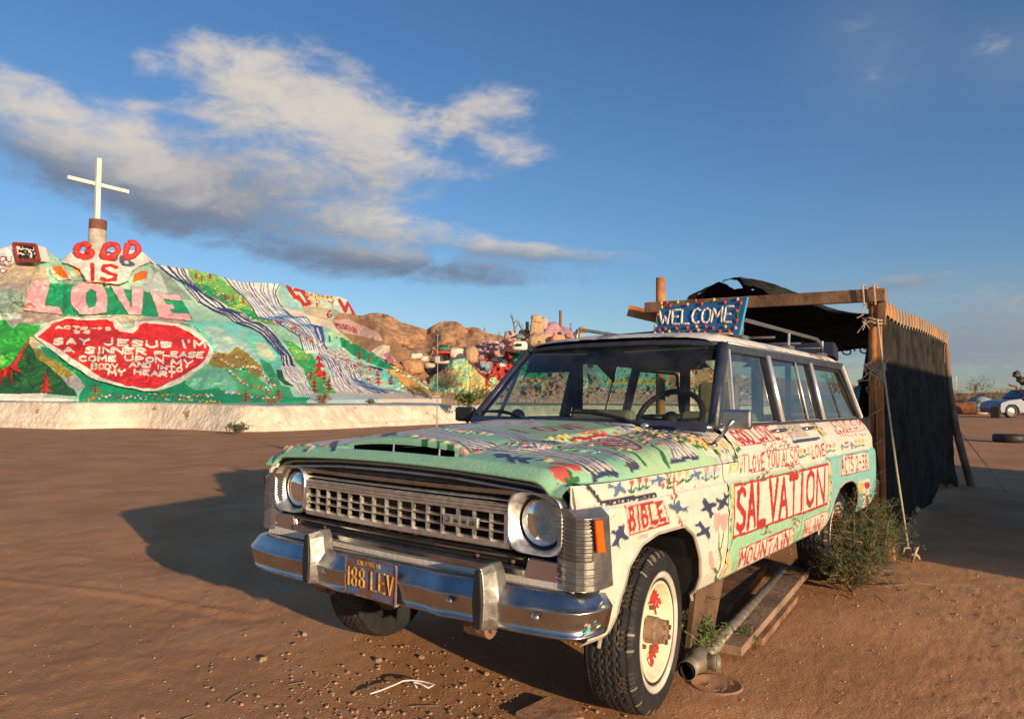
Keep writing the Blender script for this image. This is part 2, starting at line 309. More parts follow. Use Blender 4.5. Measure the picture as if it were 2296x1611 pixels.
STR = {'A':[[(0,1),(.5,0),(1,1)],[(.2,.65),(.8,.65)]],'B':[[(0,0),(0,1)],[(0,0),(.7,.05),(.8,.25),(.6,.45),(0,.48)],[(.5,.48),(.9,.6),(.9,.85),(.6,1),(0,1)]],'C':[[(.95,.15),(.6,0),(.2,.1),(0,.5),(.2,.9),(.6,1),(.95,.85)]],
'D':[[(0,0),(0,1)],[(0,0),(.6,.05),(.95,.35),(.95,.7),(.6,.97),(0,1)]],'E':[[(.95,0),(0,0),(0,1),(.95,1)],[(0,.5),(.75,.48)]],'F':[[(.95,0),(0,0),(0,1)],[(0,.5),(.7,.48)]],'G':[[(.95,.15),(.6,0),(.15,.1),(0,.5),(.2,.9),(.6,1),(.95,.85),(.95,.55),(.55,.55)]],
'H':[[(0,0),(0,1)],[(1,0),(1,1)],[(0,.5),(1,.5)]],'I':[[(.5,0),(.5,1)]],'J':[[(.85,0),(.85,.8),(.55,1),(.1,.85)]],'K':[[(0,0),(0,1)],[(.9,0),(0,.55),(.95,1)]],'L':[[(0,0),(0,1),(.95,1)]],'M':[[(0,1),(.1,0),(.5,.65),(.9,0),(1,1)]],'N':[[(0,1),(0,0),(1,1),(1,0)]],
'O':[[(.5,0),(.1,.15),(0,.5),(.1,.85),(.5,1),(.9,.85),(1,.5),(.9,.15),(.5,0)]],'P':[[(0,1),(0,0),(.75,.03),(.95,.25),(.75,.5),(0,.52)]],'R':[[(0,1),(0,0),(.75,.03),(.95,.25),(.75,.5),(0,.52)],[(.4,.52),(1,1)]],'S':[[(.95,.12),(.6,0),(.1,.1),(.05,.35),(.5,.5),(.95,.65),(.9,.9),(.4,1),(0,.88)]],
'T':[[(0,0),(1,0)],[(.5,0),(.5,1)]],'U':[[(0,0),(0,.75),(.3,1),(.7,1),(1,.75),(1,0)]],'V':[[(0,0),(.5,1),(1,0)]],'W':[[(0,0),(.25,1),(.5,.4),(.75,1),(1,0)]],'X':[[(0,0),(1,1)],[(1,0),(0,1)]],'Y':[[(0,0),(.5,.5),(1,0)],[(.5,.5),(.5,1)]],'Z':[[(0,0),(1,0),(0,1),(1,1)]],
'1':[[(.2,.2),(.5,0),(.5,1)]],'2':[[(.05,.2),(.4,0),(.9,.15),(.85,.45),(0,1),(1,1)]],'3':[[(.05,.05),(.9,.1),(.8,.4),(.4,.5),(.9,.6),(.85,.95),(.05,.95)]],'6':[[(.85,.05),(.3,.25),(.05,.7),(.4,1),(.9,.85),(.8,.55),(.1,.6)]],'8':[[(.5,0),(.1,.15),(.15,.4),(.9,.65),(.85,.95),(.4,1),(.05,.85),(.15,.6),(.85,.35),(.8,.08),(.5,0)]],
'-':[[(.1,.5),(.9,.5)]],'>':[[(0,.5),(1,.5)],[(.75,.25),(1,.5),(.75,.75)]],',':[[(.4,.9),(.2,1.15)]],'.':[[(.3,.95),(.4,1)]],'p':[[(0,1.3),(0,.4)],[(0,.45),(.7,.4),(.9,.65),(.7,.95),(0,.95)]],'e':[[(.05,.68),(.9,.65),(.75,.42),(.3,.4),(.05,.65),(.2,.95),(.85,.93)]],"'":[[(.5,0),(.45,.2)]]}
def bil(q, u, v):
    (a, b, c, d) = [np.array(p, float) for p in q]
    return (a*(1-u)+b*u)*(1-v)+(d*(1-u)+c*u)*v
def glyphs(q, s, gap=.28, jit=.03, sp=.5):
    """stroke polylines of a word inside the quad q (TL, TR, BR, BL)"""
    out = []; wd = [sp if ch == ' ' else (.35 if ch in "I1.,'" else (1.25 if ch in 'MW' else 1.0)) for ch in s]; tot = sum(wd)+gap*(len(s)-1); x = 0; r = random.Random(hash(s) % 999 if False else len(s)*31+ord(s[0]))
    for ch, wc in zip(s, wd):
        if ch in STR:
            jx = r.uniform(-jit, jit); jy = r.uniform(-jit, jit)
            out.append([[bil(q, (x+wc*px)/tot+jx*.3, py+jy) for px, py in st] for st in STR[ch]])
        x += wc+gap
    return out
class Canvas:
    def __init__(s, x0, y0, x1, y1, res, T=None, wob=0.0, wsc=1.0, seed=0):
        s.x0, s.y0, s.res = x0, y0, res; s.w = int((x1-x0)/res)+2; s.h = int((y1-y0)/res)+2; s.T = T or (lambda p: p); s.wob = wob
        s.c = np.zeros((s.h, s.w, 3), np.float32); s.z = np.zeros((s.h, s.w), np.float32); s.id = np.zeros((s.h, s.w), np.int16); s.names = {0: None}
        yy, xx = np.mgrid[0:s.h, 0:s.w]; s.X = x0+xx*res; s.Y = y0+yy*res; k = wsc
        if wob: s.X = s.X+wob*fbm(s.X*k, s.Y*k, seed, 3)*2; s.Y = s.Y+wob*fbm(s.X*k+50, s.Y*k+9, seed+5, 3)*2
    def win(s, P, m):
        a = ((P.min(0)-m-s.wob*2-(s.x0, s.y0))/s.res).astype(int); b = ((P.max(0)+m+s.wob*2-(s.x0, s.y0))/s.res).astype(int)+2
        a = np.clip(a, 0, (s.w, s.h)); b = np.clip(b, 0, (s.w, s.h)); return slice(a[1], b[1]), slice(a[0], b[0])
    def put(s, sl, m, col, z, pid, base=False):
        if col is not None: s.c[sl][m] = col
        if z is not None: s.z[sl][m] = z
        if pid is not None: s.id[sl][m] = pid
    def newid(s, name): k = len(s.names); s.names[k] = name; return k
    def poly(s, pts, col, z=None, pid=None, raw=False):
        P = np.array([p if raw else s.T(p) for p in pts], float); sl = s.win(P, 0); X = s.X[sl]; Y = s.Y[sl]
        if X.size == 0: return
        m = np.zeros(X.shape, bool); n = len(P)
        for i in range(n):
            (xa, ya), (xb, yb) = P[i], P[(i+1) % n]
            if ya == yb: continue
            c = ((ya > Y) != (yb > Y)) & (X < (xb-xa)*(Y-ya)/(yb-ya)+xa); m ^= c
        s.put(sl, m, col, z, pid)
    def stroke(s, pts, wd, col, z=None, pid=None, raw=False, dens=1):
        P = np.array([p if raw else s.T(p) for p in pts], float); w2 = np.broadcast_to(np.asarray(wd, float)/2, (len(P),)); sl = s.win(P, w2.max()); X = s.X[sl]; Y = s.Y[sl]
        if X.size == 0: return
        D = np.full(X.shape, 9e9)
        for i in range(len(P)-1):
            d = P[i+1]-P[i]; L = (d*d).sum()+1e-12; t = np.clip(((X-P[i][0])*d[0]+(Y-P[i][1])*d[1])/L, 0, 1)
            D = np.minimum(D, np.hypot(X-P[i][0]-t*d[0], Y-P[i][1]-t*d[1])-(w2[i]*(1-t)+w2[i+1]*t))
        s.put(sl, D < 0, col, z, pid)
    def disc(s, p, rx, ry, col, z=None, pid=None, raw=False):
        p = np.array(p if raw else s.T(p), float); sl = s.win(np.array([p-(rx, ry), p+(rx, ry)]), 0); s.put(sl, ((s.X[sl]-p[0])/rx)**2+((s.Y[sl]-p[1])/ry)**2 < 1, col, z, pid)
    def text(s, q, st, wd, col, z=None, gap=.28, name=None, under=None, uw=1.5, jit=.03, sp=.5):
        for g in glyphs(q, st, gap, jit, sp):
            if under is not None:
                for l in g: s.stroke(l, wd*uw, under)
            pid = s.newid(name) if name else None
            for l in g:
                L_ = [np.asarray(l[0], float)]
                for p in l[1:]: p = np.asarray(p, float); L_ += [(L_[-1]+p)/2, p]
                s.stroke(L_, [wd*random.uniform(.86, 1.22) for _ in L_], col, z, pid)
    def stripes(s, A, B, n, wd, cols, base=None, jit=.25, z=None):
        A = np.array(A, float); B = np.array(B, float); N = 26
        def rs(P):
            L = np.r_[0, np.cumsum(np.hypot(*np.diff(P, axis=0).T))]; t = np.linspace(0, L[-1], N); return np.stack([np.interp(t, L, P[:, 0]), np.interp(t, L, P[:, 1])], 1)
        A = rs(A); B = rs(B)
        if base is not None: s.poly(list(A)+list(B[::-1]), base)
        for i in range(n):
            f = (i+.5)/n; off = random.uniform(-jit, jit)/n; ph = random.uniform(0, 9)
            fr = f+off+.18/n*np.sin(np.arange(N)*.9+ph)
            s.stroke([A[k]*(1-fr[k])+B[k]*fr[k] for k in range(N)], wd*random.uniform(.75, 1.3), random.choice(cols), z)
    def sample(s, x, y):
        i = np.clip(np.round((np.asarray(y)-s.y0)/s.res).astype(int), 0, s.h-1); j = np.clip(np.round((np.asarray(x)-s.x0)/s.res).astype(int), 0, s.w-1)
        return s.c[i, j], s.z[i, j], s.id[i, j]
    def soft(s, k=1):
        for _ in range(k):
            z = s.z; z[1:-1, 1:-1] = (z[1:-1, 1:-1]*2+z[:-2, 1:-1]+z[2:, 1:-1]+z[1:-1, :-2]+z[1:-1, 2:])/6

def mp(f, *p): return [f(*q) for q in p]
# ================================================================== GROUND
def gz(x, y):
    r = np.hypot(x-CAMP[0], y-CAMP[1]); far = sm(8, 40, r)
    z = .018*fbm(x*.35, y*.35, 3, 3)*(1-.3*far)+.006*fbm(x*1.9, y*1.9, 9, 4)+.006*fbm(x*9, y*9, 12, 4, .6)*(1-far)
    z = z+0.009*np.abs(fbm(x*26, y*26, 33, 3, .6))*(r < 9)
    d = np.hypot((x-0)/1.5, (y-2)/3.4); z = z*(.45+.55*sm(.6, 1.4, d))-.012
    for (xa, ya, xb, yb, hh) in ((-9.5, -2.2, -1.6, .45, .006), (-9.0, -1.6, -2.0, 1.2, .003), (3.5, 1.2, 1.3, 1.6, .003)):
        L2 = (xb-xa)**2+(yb-ya)**2; tt = np.clip(((x-xa)*(xb-xa)+(y-ya)*(yb-ya))/L2, 0, 1); dd_ = np.hypot(x-xa-tt*(xb-xa), y-ya-tt*(yb-ya)+.03*np.sin(tt*20)); z = z+hh*(np.exp(-(dd_/.035)**2)-.5*np.exp(-((dd_-.09)/.05)**2))
    azd = np.degrees(np.arctan2(x-CAMP[0], y-CAMP[1])); ww_ = sm(-24, -8, azd)*sm(150, 90, azd)
    return z+ww_*(np.clip((r-7)*.028, 0, .31)+np.clip((r-18)*.0135, 0, .30))
def build_ground():
    a = np.unique(np.r_[np.linspace(-180, 180, 73), np.linspace(-38-44, -38+44, 470)]); a = a[:-1]; a = np.r_[a, a[0]+360]
    r = np.r_[.25, np.geomspace(1.5, 60, 480), np.geomspace(64, 5000, 40)]
    A, Rr = np.meshgrid(np.radians(a), r); x = CAMP[0]+Rr*np.sin(A); y = CAMP[1]+Rr*np.cos(A); z = gz(x, y)*np.where(Rr > 200, 0, 1)
    V = np.stack([x, y, z], -1); o = mesh_np('ground', V, grid_faces(*x.shape), M['sand']); tag(o, kind='structure')
build_ground()

# ================================================================== generic hillside sheet: foot and crest traced, given its own distance and slope
def relief(name, crest, foot, D0, D1, cv=None, du=1.3, nv=260, amp=.5, nsc=.02, mat_=None, back=14, kind='structure', parent=None, pw=1.0, fine=.12, u0=None, u1=None, seed=1, ledge=None, names=True, smooth=True):
    cu_, cv_ = np.array(crest, float).T; fu, fv = np.array(foot, float).T; d0u, d0 = np.array(D0, float).T; d1u, d1 = np.array(D1, float).T
    u = np.arange(u0 if u0 is not None else cu_[0], (u1 if u1 is not None else cu_[-1])+du, du); t = np.linspace(0, 1, nv)
    U, T = np.meshgrid(u, t); C = np.interp(U, cu_, cv_); Fo = np.interp(U, fu, fv); Vv = Fo+(C-Fo)*T
    Da = np.interp(U, d0u, d0); Db = np.interp(U, d1u, d1); tt = T**pw
    D = Da+(Db-Da)*tt
    if ledge: D = D+ledge*(np.sin(T*19+3*fbm(U*.01, T*0, seed+7, 2))*.5)*np.sin(T*math.pi)
    D = D+amp*2*fbm(U*nsc, Vv*nsc*1.3, seed, 4)*np.clip(T*6, 0, 1)+fine*fbm(U*nsc*7, Vv*nsc*8, seed+3, 3)
    colr = None; ids = None
    if cv is not None: colr, zz, ids = cv.sample(U, Vv); D = D-zz
    P = at(U, Vv, D)
    # the far side falls away behind the crest, and a skirt runs into the ground in front
    nb = 8; rows = []
    hd = -cf*0; f2 = np.array([cf[0], cf[1], 0]); f2 /= np.linalg.norm(f2)
    for k in range(1, nb+1):
        q = k/nb; top = P[-1]; b = top+f2*back*q; b = b.copy(); b[:, 2] = top[:, 2]*(1-q**1.6)-1.0*q; rows.append(b)
    fr = P[0].copy(); fr[:, 2] -= 1.2
    P = np.concatenate([fr[None], P, np.array(rows)], 0)
    if colr is not None:
        colr = np.concatenate([colr[:1], colr, np.repeat(colr[-1:], nb, 0)], 0); ids = np.concatenate([ids[:1], ids, np.zeros((nb, len(u)), ids.dtype)], 0)
    nr, nc = P.shape[:2]; i = np.arange(nr*nc).reshape(nr, nc); q = np.stack([i[:-1, :-1], i[:-1, 1:], i[1:, 1:], i[1:, :-1]], -1)
    m = mat_ or M['hillpaint']
    if ids is None or not cv.names or len(cv.names) == 1 or not names:
        o = mesh_np(name, P, q.reshape(-1, 4), m, parent, colr, smooth); 
        if parent is None: tag(o, kind=kind)
        return o
    fid = ids[:-1, :-1]; F = q[fid == 0]; V2, F2, C2 = compact(P, F, colr); o = mesh_np(name, V2, F2, m, parent, C2, smooth)
    if parent is None: tag(o, kind=kind)
    for k in range(1, len(cv.names)):
        F = q[fid == k]
        if len(F) < 3: continue
        V2, F2, C2 = compact(P, F, colr); mesh_np(cv.names[k], V2, F2, m, o, C2, smooth)
    return o
def H1(x, y): return (.21707*x, 321.7+.21707*y)
def H2(x, y): return (.21707*x, 629.4+.21707*y)
def H3(x, y): return (349.7+.21707*x, 559.4+.21707*y)
def H4(x, y): return (699.3+.21707*x, 594.4+.21707*y)
def H5(x, y): return (979+.19534*x, 629.4+.19534*y)
FLC = [RED, RED, PINK, YEL, YEL, ORG, (.45, .62, .75), MAR, WHITE, PINK]

# ================================================================== PAINTED HILL
def paint_hill():
    c = Canvas(-570, 530, 1030, 915, .55, wob=1.1, wsc=.05, seed=4); c.c[:] = PMINT; r = random.Random(3)
    def flowers(line, n, s=2.6, cols=FLC, stem=True, jy=2.5, jx=3):
        L = np.array(line, float); t = np.linspace(0, len(L)-1.001, n)
        for q in t:
            i = int(q); p = L[i]*(1-(q-i))+L[i+1]*(q-i)+(r.uniform(-jx, jx), r.uniform(-jy, jy)); k = s*r.uniform(.7, 1.25)
            if stem: c.stroke([p, p+(r.uniform(-1, 2), k*2)], 1.0, DKG); c.stroke([p+(-k*.8, k*1.2), p+(0, k*1.7), p+(k*.8, k*1.1)], .9, DKG)
            c.disc(p, k, k*.8, r.choice(cols), .08)
    def scat(poly, n, s=2, cols=FLC, stem=True):
        P = np.array(poly, float); a = P.min(0); b = P.max(0); k = 0; tries = 0
        while k < n and tries < 4000:
            tries += 1; x, y = r.uniform(a[0], b[0]), r.uniform(a[1], b[1]); ins = False
            for i in range(len(P)):
                (xa, ya), (xb, yb) = P[i], P[(i+1) % len(P)]
                if (ya > y) != (yb > y) and x < (xb-xa)*(y-ya)/(yb-ya)+xa: ins = not ins
            if ins: flowers([(x, y), (x, y)], 1, s, cols, stem, 0, 0) if False else (c.stroke([(x, y), (x+.5, y+s*2)], 1, DKG) if stem else None, c.disc((x, y), s*r.uniform(.6, 1.2), s*r.uniform(.5, .9), r.choice(cols), .07)); k += 1
    def tree(x, y, h, w_, col=DRED):
        c.stroke([(x, y), (x, y-h)], [h*.16, 1], col, .15)
        for k in range(3): yy = y-h*(.12+.27*k); ww = w_*(1-.27*k); c.stroke([(x-ww, yy+h*.10), (x-ww*.4, yy), (x, yy-h*.06), (x+ww*.4, yy), (x+ww, yy+h*.10)], [1, h*.12, h*.15, h*.12, 1], col, .15)
    # patchwork of background fields
    for _ in range(60):
        x = r.uniform(-570, 1000); y = r.uniform(540, 900); c.poly([(x+r.uniform(15, 60)*math.cos(a), y+r.uniform(6, 26)*math.sin(a)) for a in np.linspace(0, 6.28, 9)[:-1]], r.choice([PMINT, MINT, PALE, TAN, SAGE, LGREEN, TEAL]))
    c.poly(mp(H1, (-1100, 900), (0, 1050), (150, 1040), (400, 1100), (620, 1220), (740, 1400), (520, 1420), (300, 1440), (-1100, 1500)), PMINT)
    c.poly(mp(H1, (0, 1050), (150, 1050), (170, 1230), (60, 1340), (0, 1350), (-600, 1400), (-600, 900)), (.62, .68, .64))
    c.poly(mp(H1, (100, 1250), (250, 1230), (470, 1280), (500, 1400), (300, 1440), (0, 1450), (-700, 1500), (-600, 1400), (0, 1360)), TAN)
    c.poly(mp(H1, (0, 1440), (300, 1440), (270, 1611), (-900, 1700), (-900, 1500)), TAUPE)
    c.poly(mp(H2, (-900, 30), (250, 100), (240, 310), (100, 350), (-900, 350)), SAGE)
    c.text(mp(H1, (-60, 1170), (118, 1170), (118, 1222), (-60, 1222)), 'YOU', 2.6, MAR, .06, name='letter'); c.text(mp(H1, (-70, 1238), (112, 1238), (112, 1270), (-70, 1270)), 'LOVED', 1.5, MAR, .04); c.text(mp(H1, (-160, 1288), (72, 1288), (72, 1340), (-160, 1340)), 'GOD', 2.6, MAR, .06, name='letter')
    # white mound carrying GOD IS
    c.poly(mp(H1, (640, 1230), (650, 1140), (720, 1110), (900, 1090), (1100, 1085), (1350, 1090), (1500, 1125), (1550, 1230), (1450, 1260), (1370, 1320), (1320, 1420), (1230, 1450), (900, 1430), (820, 1300), (700, 1240)), WHITE, .55)
    c.poly(mp(H1, (520, 1250), (620, 1260), (730, 1310), (740, 1400), (600, 1420), (520, 1350)), (.46, .62, .46), .2); c.poly(mp(H1, (540, 1260), (640, 1265), (690, 1340), (715, 1400), (640, 1390), (580, 1350)), ORG, .25)
    c.poly(mp(H1, (1320, 1430), (1390, 1310), (1500, 1270), (1600, 1290), (1560, 1450), (1400, 1470)), (.42, .62, .48), .2); c.poly(mp(H1, (1365, 1435), (1390, 1350), (1470, 1305), (1530, 1330), (1510, 1400), (1430, 1420)), ORG, .25)
    c.poly(mp(H1, (760, 1265), (830, 1280), (840, 1350), (770, 1360)), LORG); c.poly(mp(H1, (1540, 1250), (1700, 1300), (1800, 1420), (1990, 1611), (1760, 1611), (1620, 1400)), SAGE); c.poly(mp(H1, (1480, 1420), (1640, 1320), (1740, 1540), (1480, 1530)), PALE)
    c.text(mp(H1, (925, 1250), (1215, 1262), (1195, 1415), (930, 1405)), 'IS', 8.5, RED, .62, gap=.45, name='letter')
    # LOVE
    c.poly(mp(H2, (310, 0), (520, 20), (740, 40), (900, 15), (1100, 70), (1500, 110), (1880, 190), (1995, 405), (1640, 375), (1200, 350), (900, 370), (640, 360), (240, 315), (280, 150)), EMER, .05)
    P = c.newid('letter'); c.poly(mp(H2, (325, -10), (500, -15), (515, 30), (465, 255), (620, 270), (655, 350), (235, 305), (290, 100)), PINK, .32, P)
    P = c.newid('letter'); c.poly(mp(H2, (745, 60), (880, 5), (1060, 40), (1118, 190), (1105, 325), (1000, 345), (820, 350), (735, 240), (728, 150)), PINK, .32, P); c.poly(mp(H2, (885, 130), (930, 88), (990, 110), (1002, 200), (980, 262), (920, 280), (885, 225)), EMER, .05, 0)
    P = c.newid('letter'); c.poly(mp(H2, (1130, 45), (1265, 60), (1355, 280), (1360, 55), (1482, 75), (1462, 352), (1330, 350)), PINK, .32, P)
    P = c.newid('letter'); c.poly(mp(H2, (1545, 108), (1850, 150), (1885, 210), (1690, 185), (1722, 245), (1780, 240), (1805, 285), (1750, 292), (1780, 330), (1950, 342), (1980, 408), (1640, 380), (1605, 260)), PINK, .32, P)
    c.poly(mp(H2, (0, 350), (240, 315), (900, 375), (1200, 355), (1640, 380), (2000, 410), (2000, 460), (1300, 440), (500, 430), (200, 470), (0, 420)), TAUPE); c.poly(mp(H2, (880, 360), (1350, 350), (1500, 400), (1250, 410), (900, 385)), (.52, .48, .36)); c.poly(mp(H2, (-900, 330), (200, 340), (230, 400), (-900, 430)), PALE)
    # lower left fields
    c.poly(mp(H2, (-1100, 430), (60, 405), (130, 500), (210, 430), (320, 450), (430, 460), (330, 600), (200, 800), (0, 1000), (-1100, 1160)), BGREEN); c.poly(mp(H2, (-1100, 700), (40, 760), (60, 820), (-20, 920), (-1100, 1000)), LGREEN)
    c.text(mp(H2, (-110, 735), (95, 735), (95, 768), (-110, 768)), 'PRAYER', 1.3, DKG)
    c.poly(mp(H2, (300, 640), (350, 700), (400, 800), (500, 870), (600, 960), (740, 1060), (800, 1195), (440, 1165), (0, 1165), (-1000, 1180), (0, 1000), (200, 770)), DKG)
    c.poly(mp(H2, (350, 690), (430, 700), (470, 780), (560, 810), (760, 960), (700, 1000), (620, 965), (500, 865), (370, 800)), OCHRE); c.poly(mp(H2, (310, 570), (420, 650), (340, 700), (300, 650)), (.55, .45, .30))
    c.poly(mp(H2, (420, 670), (520, 700), (700, 850), (950, 1000), (1200, 1080), (1450, 1130), (1660, 1150), (1900, 1030), (2250, 980), (2400, 1300), (800, 1245), (820, 1180), (870, 1090), (820, 1010), (740, 940), (560, 810), (470, 780)), EMER)
    c.poly(mp(H2, (1930, 1040), (2150, 860), (2400, 900), (2500, 1060), (2100, 1110), (1960, 1090)), (.16, .46, .31)); c.poly(mp(H2, (640, 1000), (800, 1000), (885, 1095), (800, 1140), (700, 1080)), GREY)
    c.stroke(mp(H2, (300, 600), (210, 760), (140, 880), (0, 970), (-200, 1010)), [3, 6, 13, 17, 22], RED, .2); c.stroke(mp(H2, (110, 900), (100, 980), (125, 1065)), [9, 8, 3], DRED, .2); c.stroke(mp(H2, (20, 950), (0, 1080)), [9, 3], DRED, .2); c.stroke(mp(H2, (215, 740), (245, 800)), [6, 2], RED, .2); c.stroke(mp(H2, (150, 900), (195, 930)), [10, 7], RED, .2)
    tree(*H2(470, 1150), 48, 15, RED); tree(*H2(990, 1155), 22, 14); tree(*H2(1760, 1190), 12, 12, (.35, .08, .05))
    c.poly(mp(H2, (-1100, 1165), (440, 1162), (450, 1200), (700, 1215), (740, 1260), (-1100, 1260)), WHITE)
    # heart
    ob = mp(H2, (345, 570), (440, 480), (540, 410), (700, 368), (900, 380), (1120, 390), (1200, 410), (1265, 460), (1330, 488), (1370, 470), (1390, 420), (1620, 408), (1850, 440), (1960, 480), (2060, 545), (2180, 640), (2218, 700), (2150, 850), (1900, 1030), (1650, 1160), (1450, 1132), (1200, 1082), (950, 1005), (700, 850), (500, 690))
    P = c.newid('heart_border'); c.poly(ob, WHITE, .38, P)
    P = c.newid('red_heart'); c.poly(mp(H2, (392, 580), (560, 440), (680, 397), (900, 408), (1100, 402), (1165, 440), (1185, 495), (1260, 530), (1370, 537), (1420, 500), (1440, 455), (1500, 436), (1800, 460), (1950, 530), (2100, 640), (2162, 690), (2120, 820), (1880, 980), (1600, 1120), (1300, 1080), (1050, 1000), (800, 830), (600, 690), (450, 612)), (.58, .03, .035), .22, P)
    def ht(s, a, b, d, e, w_=2.6, **k): c.text(mp(H2, a, b, d, e), s, w_*1.42, WHITE, .34, name='letter', under=DRED, uw=1.3, **k)
    ht('ACTS', (575, 465), (895, 475), (895, 500), (575, 495), 2.0); ht('>', (930, 470), (1050, 470), (1050, 510), (930, 510), 1.5); ht('2', (1090, 475), (1135, 475), (1135, 500), (1090, 500), 2.2); ht('36', (755, 515), (925, 515), (920, 540), (755, 540), 2.2, gap=.6)
    ht('SAY', (560, 597), (915, 600), (905, 650), (560, 650), 3.3, gap=.4); ht('JESUS', (1070, 595), (1765, 635), (1765, 688), (1070, 660), 3.6, gap=.45); ht("I'M", (1870, 618), (2115, 622), (2120, 688), (1890, 685), 3.3)
    ht('A', (655, 680), (755, 685), (765, 732), (655, 732), 3); ht('SINNER', (890, 685), (1505, 702), (1500, 758), (885, 738), 3.2); ht('PLEASE', (1595, 730), (2105, 740), (2095, 792), (1595, 770), 2.8)
    ht('COME', (820, 772), (1195, 780), (1195, 828), (820, 826), 3.2, gap=.4); ht('UPON', (1295, 775), (1685, 795), (1685, 842), (1295, 822), 3.0, gap=.4); ht('MY', (1770, 810), (1990, 822), (1960, 885), (1770, 870), 3.0)
    ht('BODY,', (948, 858), (1250, 860), (1250, 915), (945, 912), 2.9); ht('AND', (1345, 840), (1560, 850), (1555, 892), (1340, 885), 2.8, gap=.4); ht('INTO', (1625, 868), (1880, 893), (1880, 935), (1625, 897), 2.7, gap=.4); ht('MY', (1115, 918), (1290, 918), (1285, 968), (1115, 965), 3); ht('HEART', (1385, 918), (1810, 938), (1805, 988), (1380, 962), 2.9, gap=.4)
    # flower rows under the heart
    flowers(mp(H2, (900, 1205), (1650, 1205), (2250, 1235)), 26, 3.4); flowers(mp(H2, (980, 1180), (1500, 1190), (1830, 1200), (2250, 1150)), 22, 3.0)
    # turquoise dome and fields right of the heart
    c.poly(mp(H3, (240, 740), (400, 740), (560, 740), (780, 750), (950, 800), (1050, 870), (1150, 950), (1230, 1040), (1310, 1120), (1330, 1330), (1180, 1330), (900, 1240), (540, 1180), (600, 1050), (500, 870), (400, 800)), TEAL, .25)
    c.poly(mp(H3, (480, 800), (620, 790), (760, 870), (930, 960), (1050, 1100), (1100, 1230), (950, 1130), (830, 1010), (770, 1070), (620, 1060), (590, 950), (520, 860)), (.38, .56, .47)); c.poly(mp(H3, (1020, 960), (1130, 960), (1240, 1110), (1220, 1150), (1060, 1090)), (.55, .58, .38)); c.poly(mp(H3, (850, 800), (960, 830), (960, 930), (860, 900)), (.28, .60, .48)); c.poly(mp(H3, (680, 760), (760, 760), (870, 880), (780, 900)), (.22, .62, .55))
    c.poly(mp(H3, (600, 1060), (760, 1075), (830, 1000), (950, 1080), (1080, 1200), (1110, 1290), (1060, 1325), (900, 1205), (700, 1220), (650, 1255), (540, 1180)), OCHRE, .05)
    c.poly(mp(H3, (340, 1310), (520, 1180), (700, 1240), (840, 1310), (850, 1450), (400, 1460), (300, 1390)), (.16, .48, .31)); c.poly(mp(H3, (700, 1225), (900, 1205), (1060, 1325), (1180, 1420), (1460, 1560), (850, 1540), (830, 1380)), (.08, .40, .15))
    c.poly(mp(H3, (-100, 1480), (300, 1385), (400, 1455), (640, 1420), (700, 1480), (1100, 1500), (1650, 1530), (1500, 1590), (-100, 1600)), EMER)
    c.poly(mp(H3, (1070, 1120), (1180, 1180), (1290, 1400), (1380, 1420), (1430, 1540), (1250, 1500), (1170, 1350), (1100, 1220)), (.05, .32, .14)); c.poly(mp(H3, (1240, 1240), (1330, 1240), (1330, 1330), (1430, 1410), (1330, 1400), (1250, 1330)), DKG)
    for ln, n in ((((600, 1100), (760, 1180), (830, 1230), (1040, 1210)), 26), (((740, 1230), (850, 1340), (930, 1390)), 13), (((900, 1210), (1060, 1215), (1150, 1330), (1230, 1420)), 18), (((980, 1410), (1080, 1425), (1160, 1440)), 6), (((680, 1480), (850, 1480), (1050, 1520), (1250, 1530)), 18), (((600, 1070), (830, 1110), (950, 1150)), 12), (((-60, 1490), (300, 1515), (600, 1500)), 20), (((0, 1540), (400, 1560), (650, 1570)), 18)): flowers(mp(H3, *ln), n, 2.7)
    tree(*H3(930, 1570), 25, 14); tree(*H3(1270, 1550), 28, 12); tree(*H3(1150, 1500), 14, 8)
    # green flower slopes
    gp = mp(H3, (340, 195), (430, 200), (640, 265), (700, 330), (900, 480), (1030, 620), (1040, 690), (1240, 760), (1200, 775), (1010, 745), (880, 650), (760, 620), (700, 550), (540, 470), (470, 440), (345, 290)); c.poly(gp, LGREEN)
    c.poly(mp(H3, (380, 340), (520, 370), (640, 430), (760, 480), (850, 560), (760, 590), (600, 500), (480, 440)), (.03, .30, .10)); c.poly(mp(H3, (860, 600), (1030, 650), (1040, 690), (1240, 760), (1010, 745)), (.03, .30, .10)); scat(gp, 120, 2.0, [DRED, RED, YEL, ORG, (.65, .6, .35), DRED, PINK], False)
    for x, y in ((410, 300), (470, 330), (720, 520), (800, 530), (560, 300), (900, 560)): tree(*H3(x, y), 15, 8)
    gp = mp(H3, (1130, 760), (1300, 820), (1390, 900), (1460, 1000), (1540, 1040), (1640, 1080), (1700, 1250), (1780, 1380), (1860, 1480), (1640, 1490), (1570, 1350), (1530, 1240), (1440, 1150), (1320, 980), (1230, 870)); c.poly(gp, (.30, .60, .40)); c.poly(mp(H3, (1310, 930), (1400, 950), (1470, 1000), (1620, 1090), (1700, 1260), (1860, 1480), (1640, 1490), (1570, 1350), (1530, 1240), (1440, 1150)), (.05, .36, .10)); c.poly(mp(H3, (1400, 1010), (1540, 1045), (1600, 1090), (1590, 1150), (1440, 1130)), LGREEN); scat(gp, 40, 2.2)
    for x, y, h in ((1690, 1300, 58), (1600, 1340, 24), (1640, 1475, 34), (1790, 1450, 30), (1740, 1340, 24)): tree(*H3(x, y), h, h*.33, RED if h > 50 else DRED)
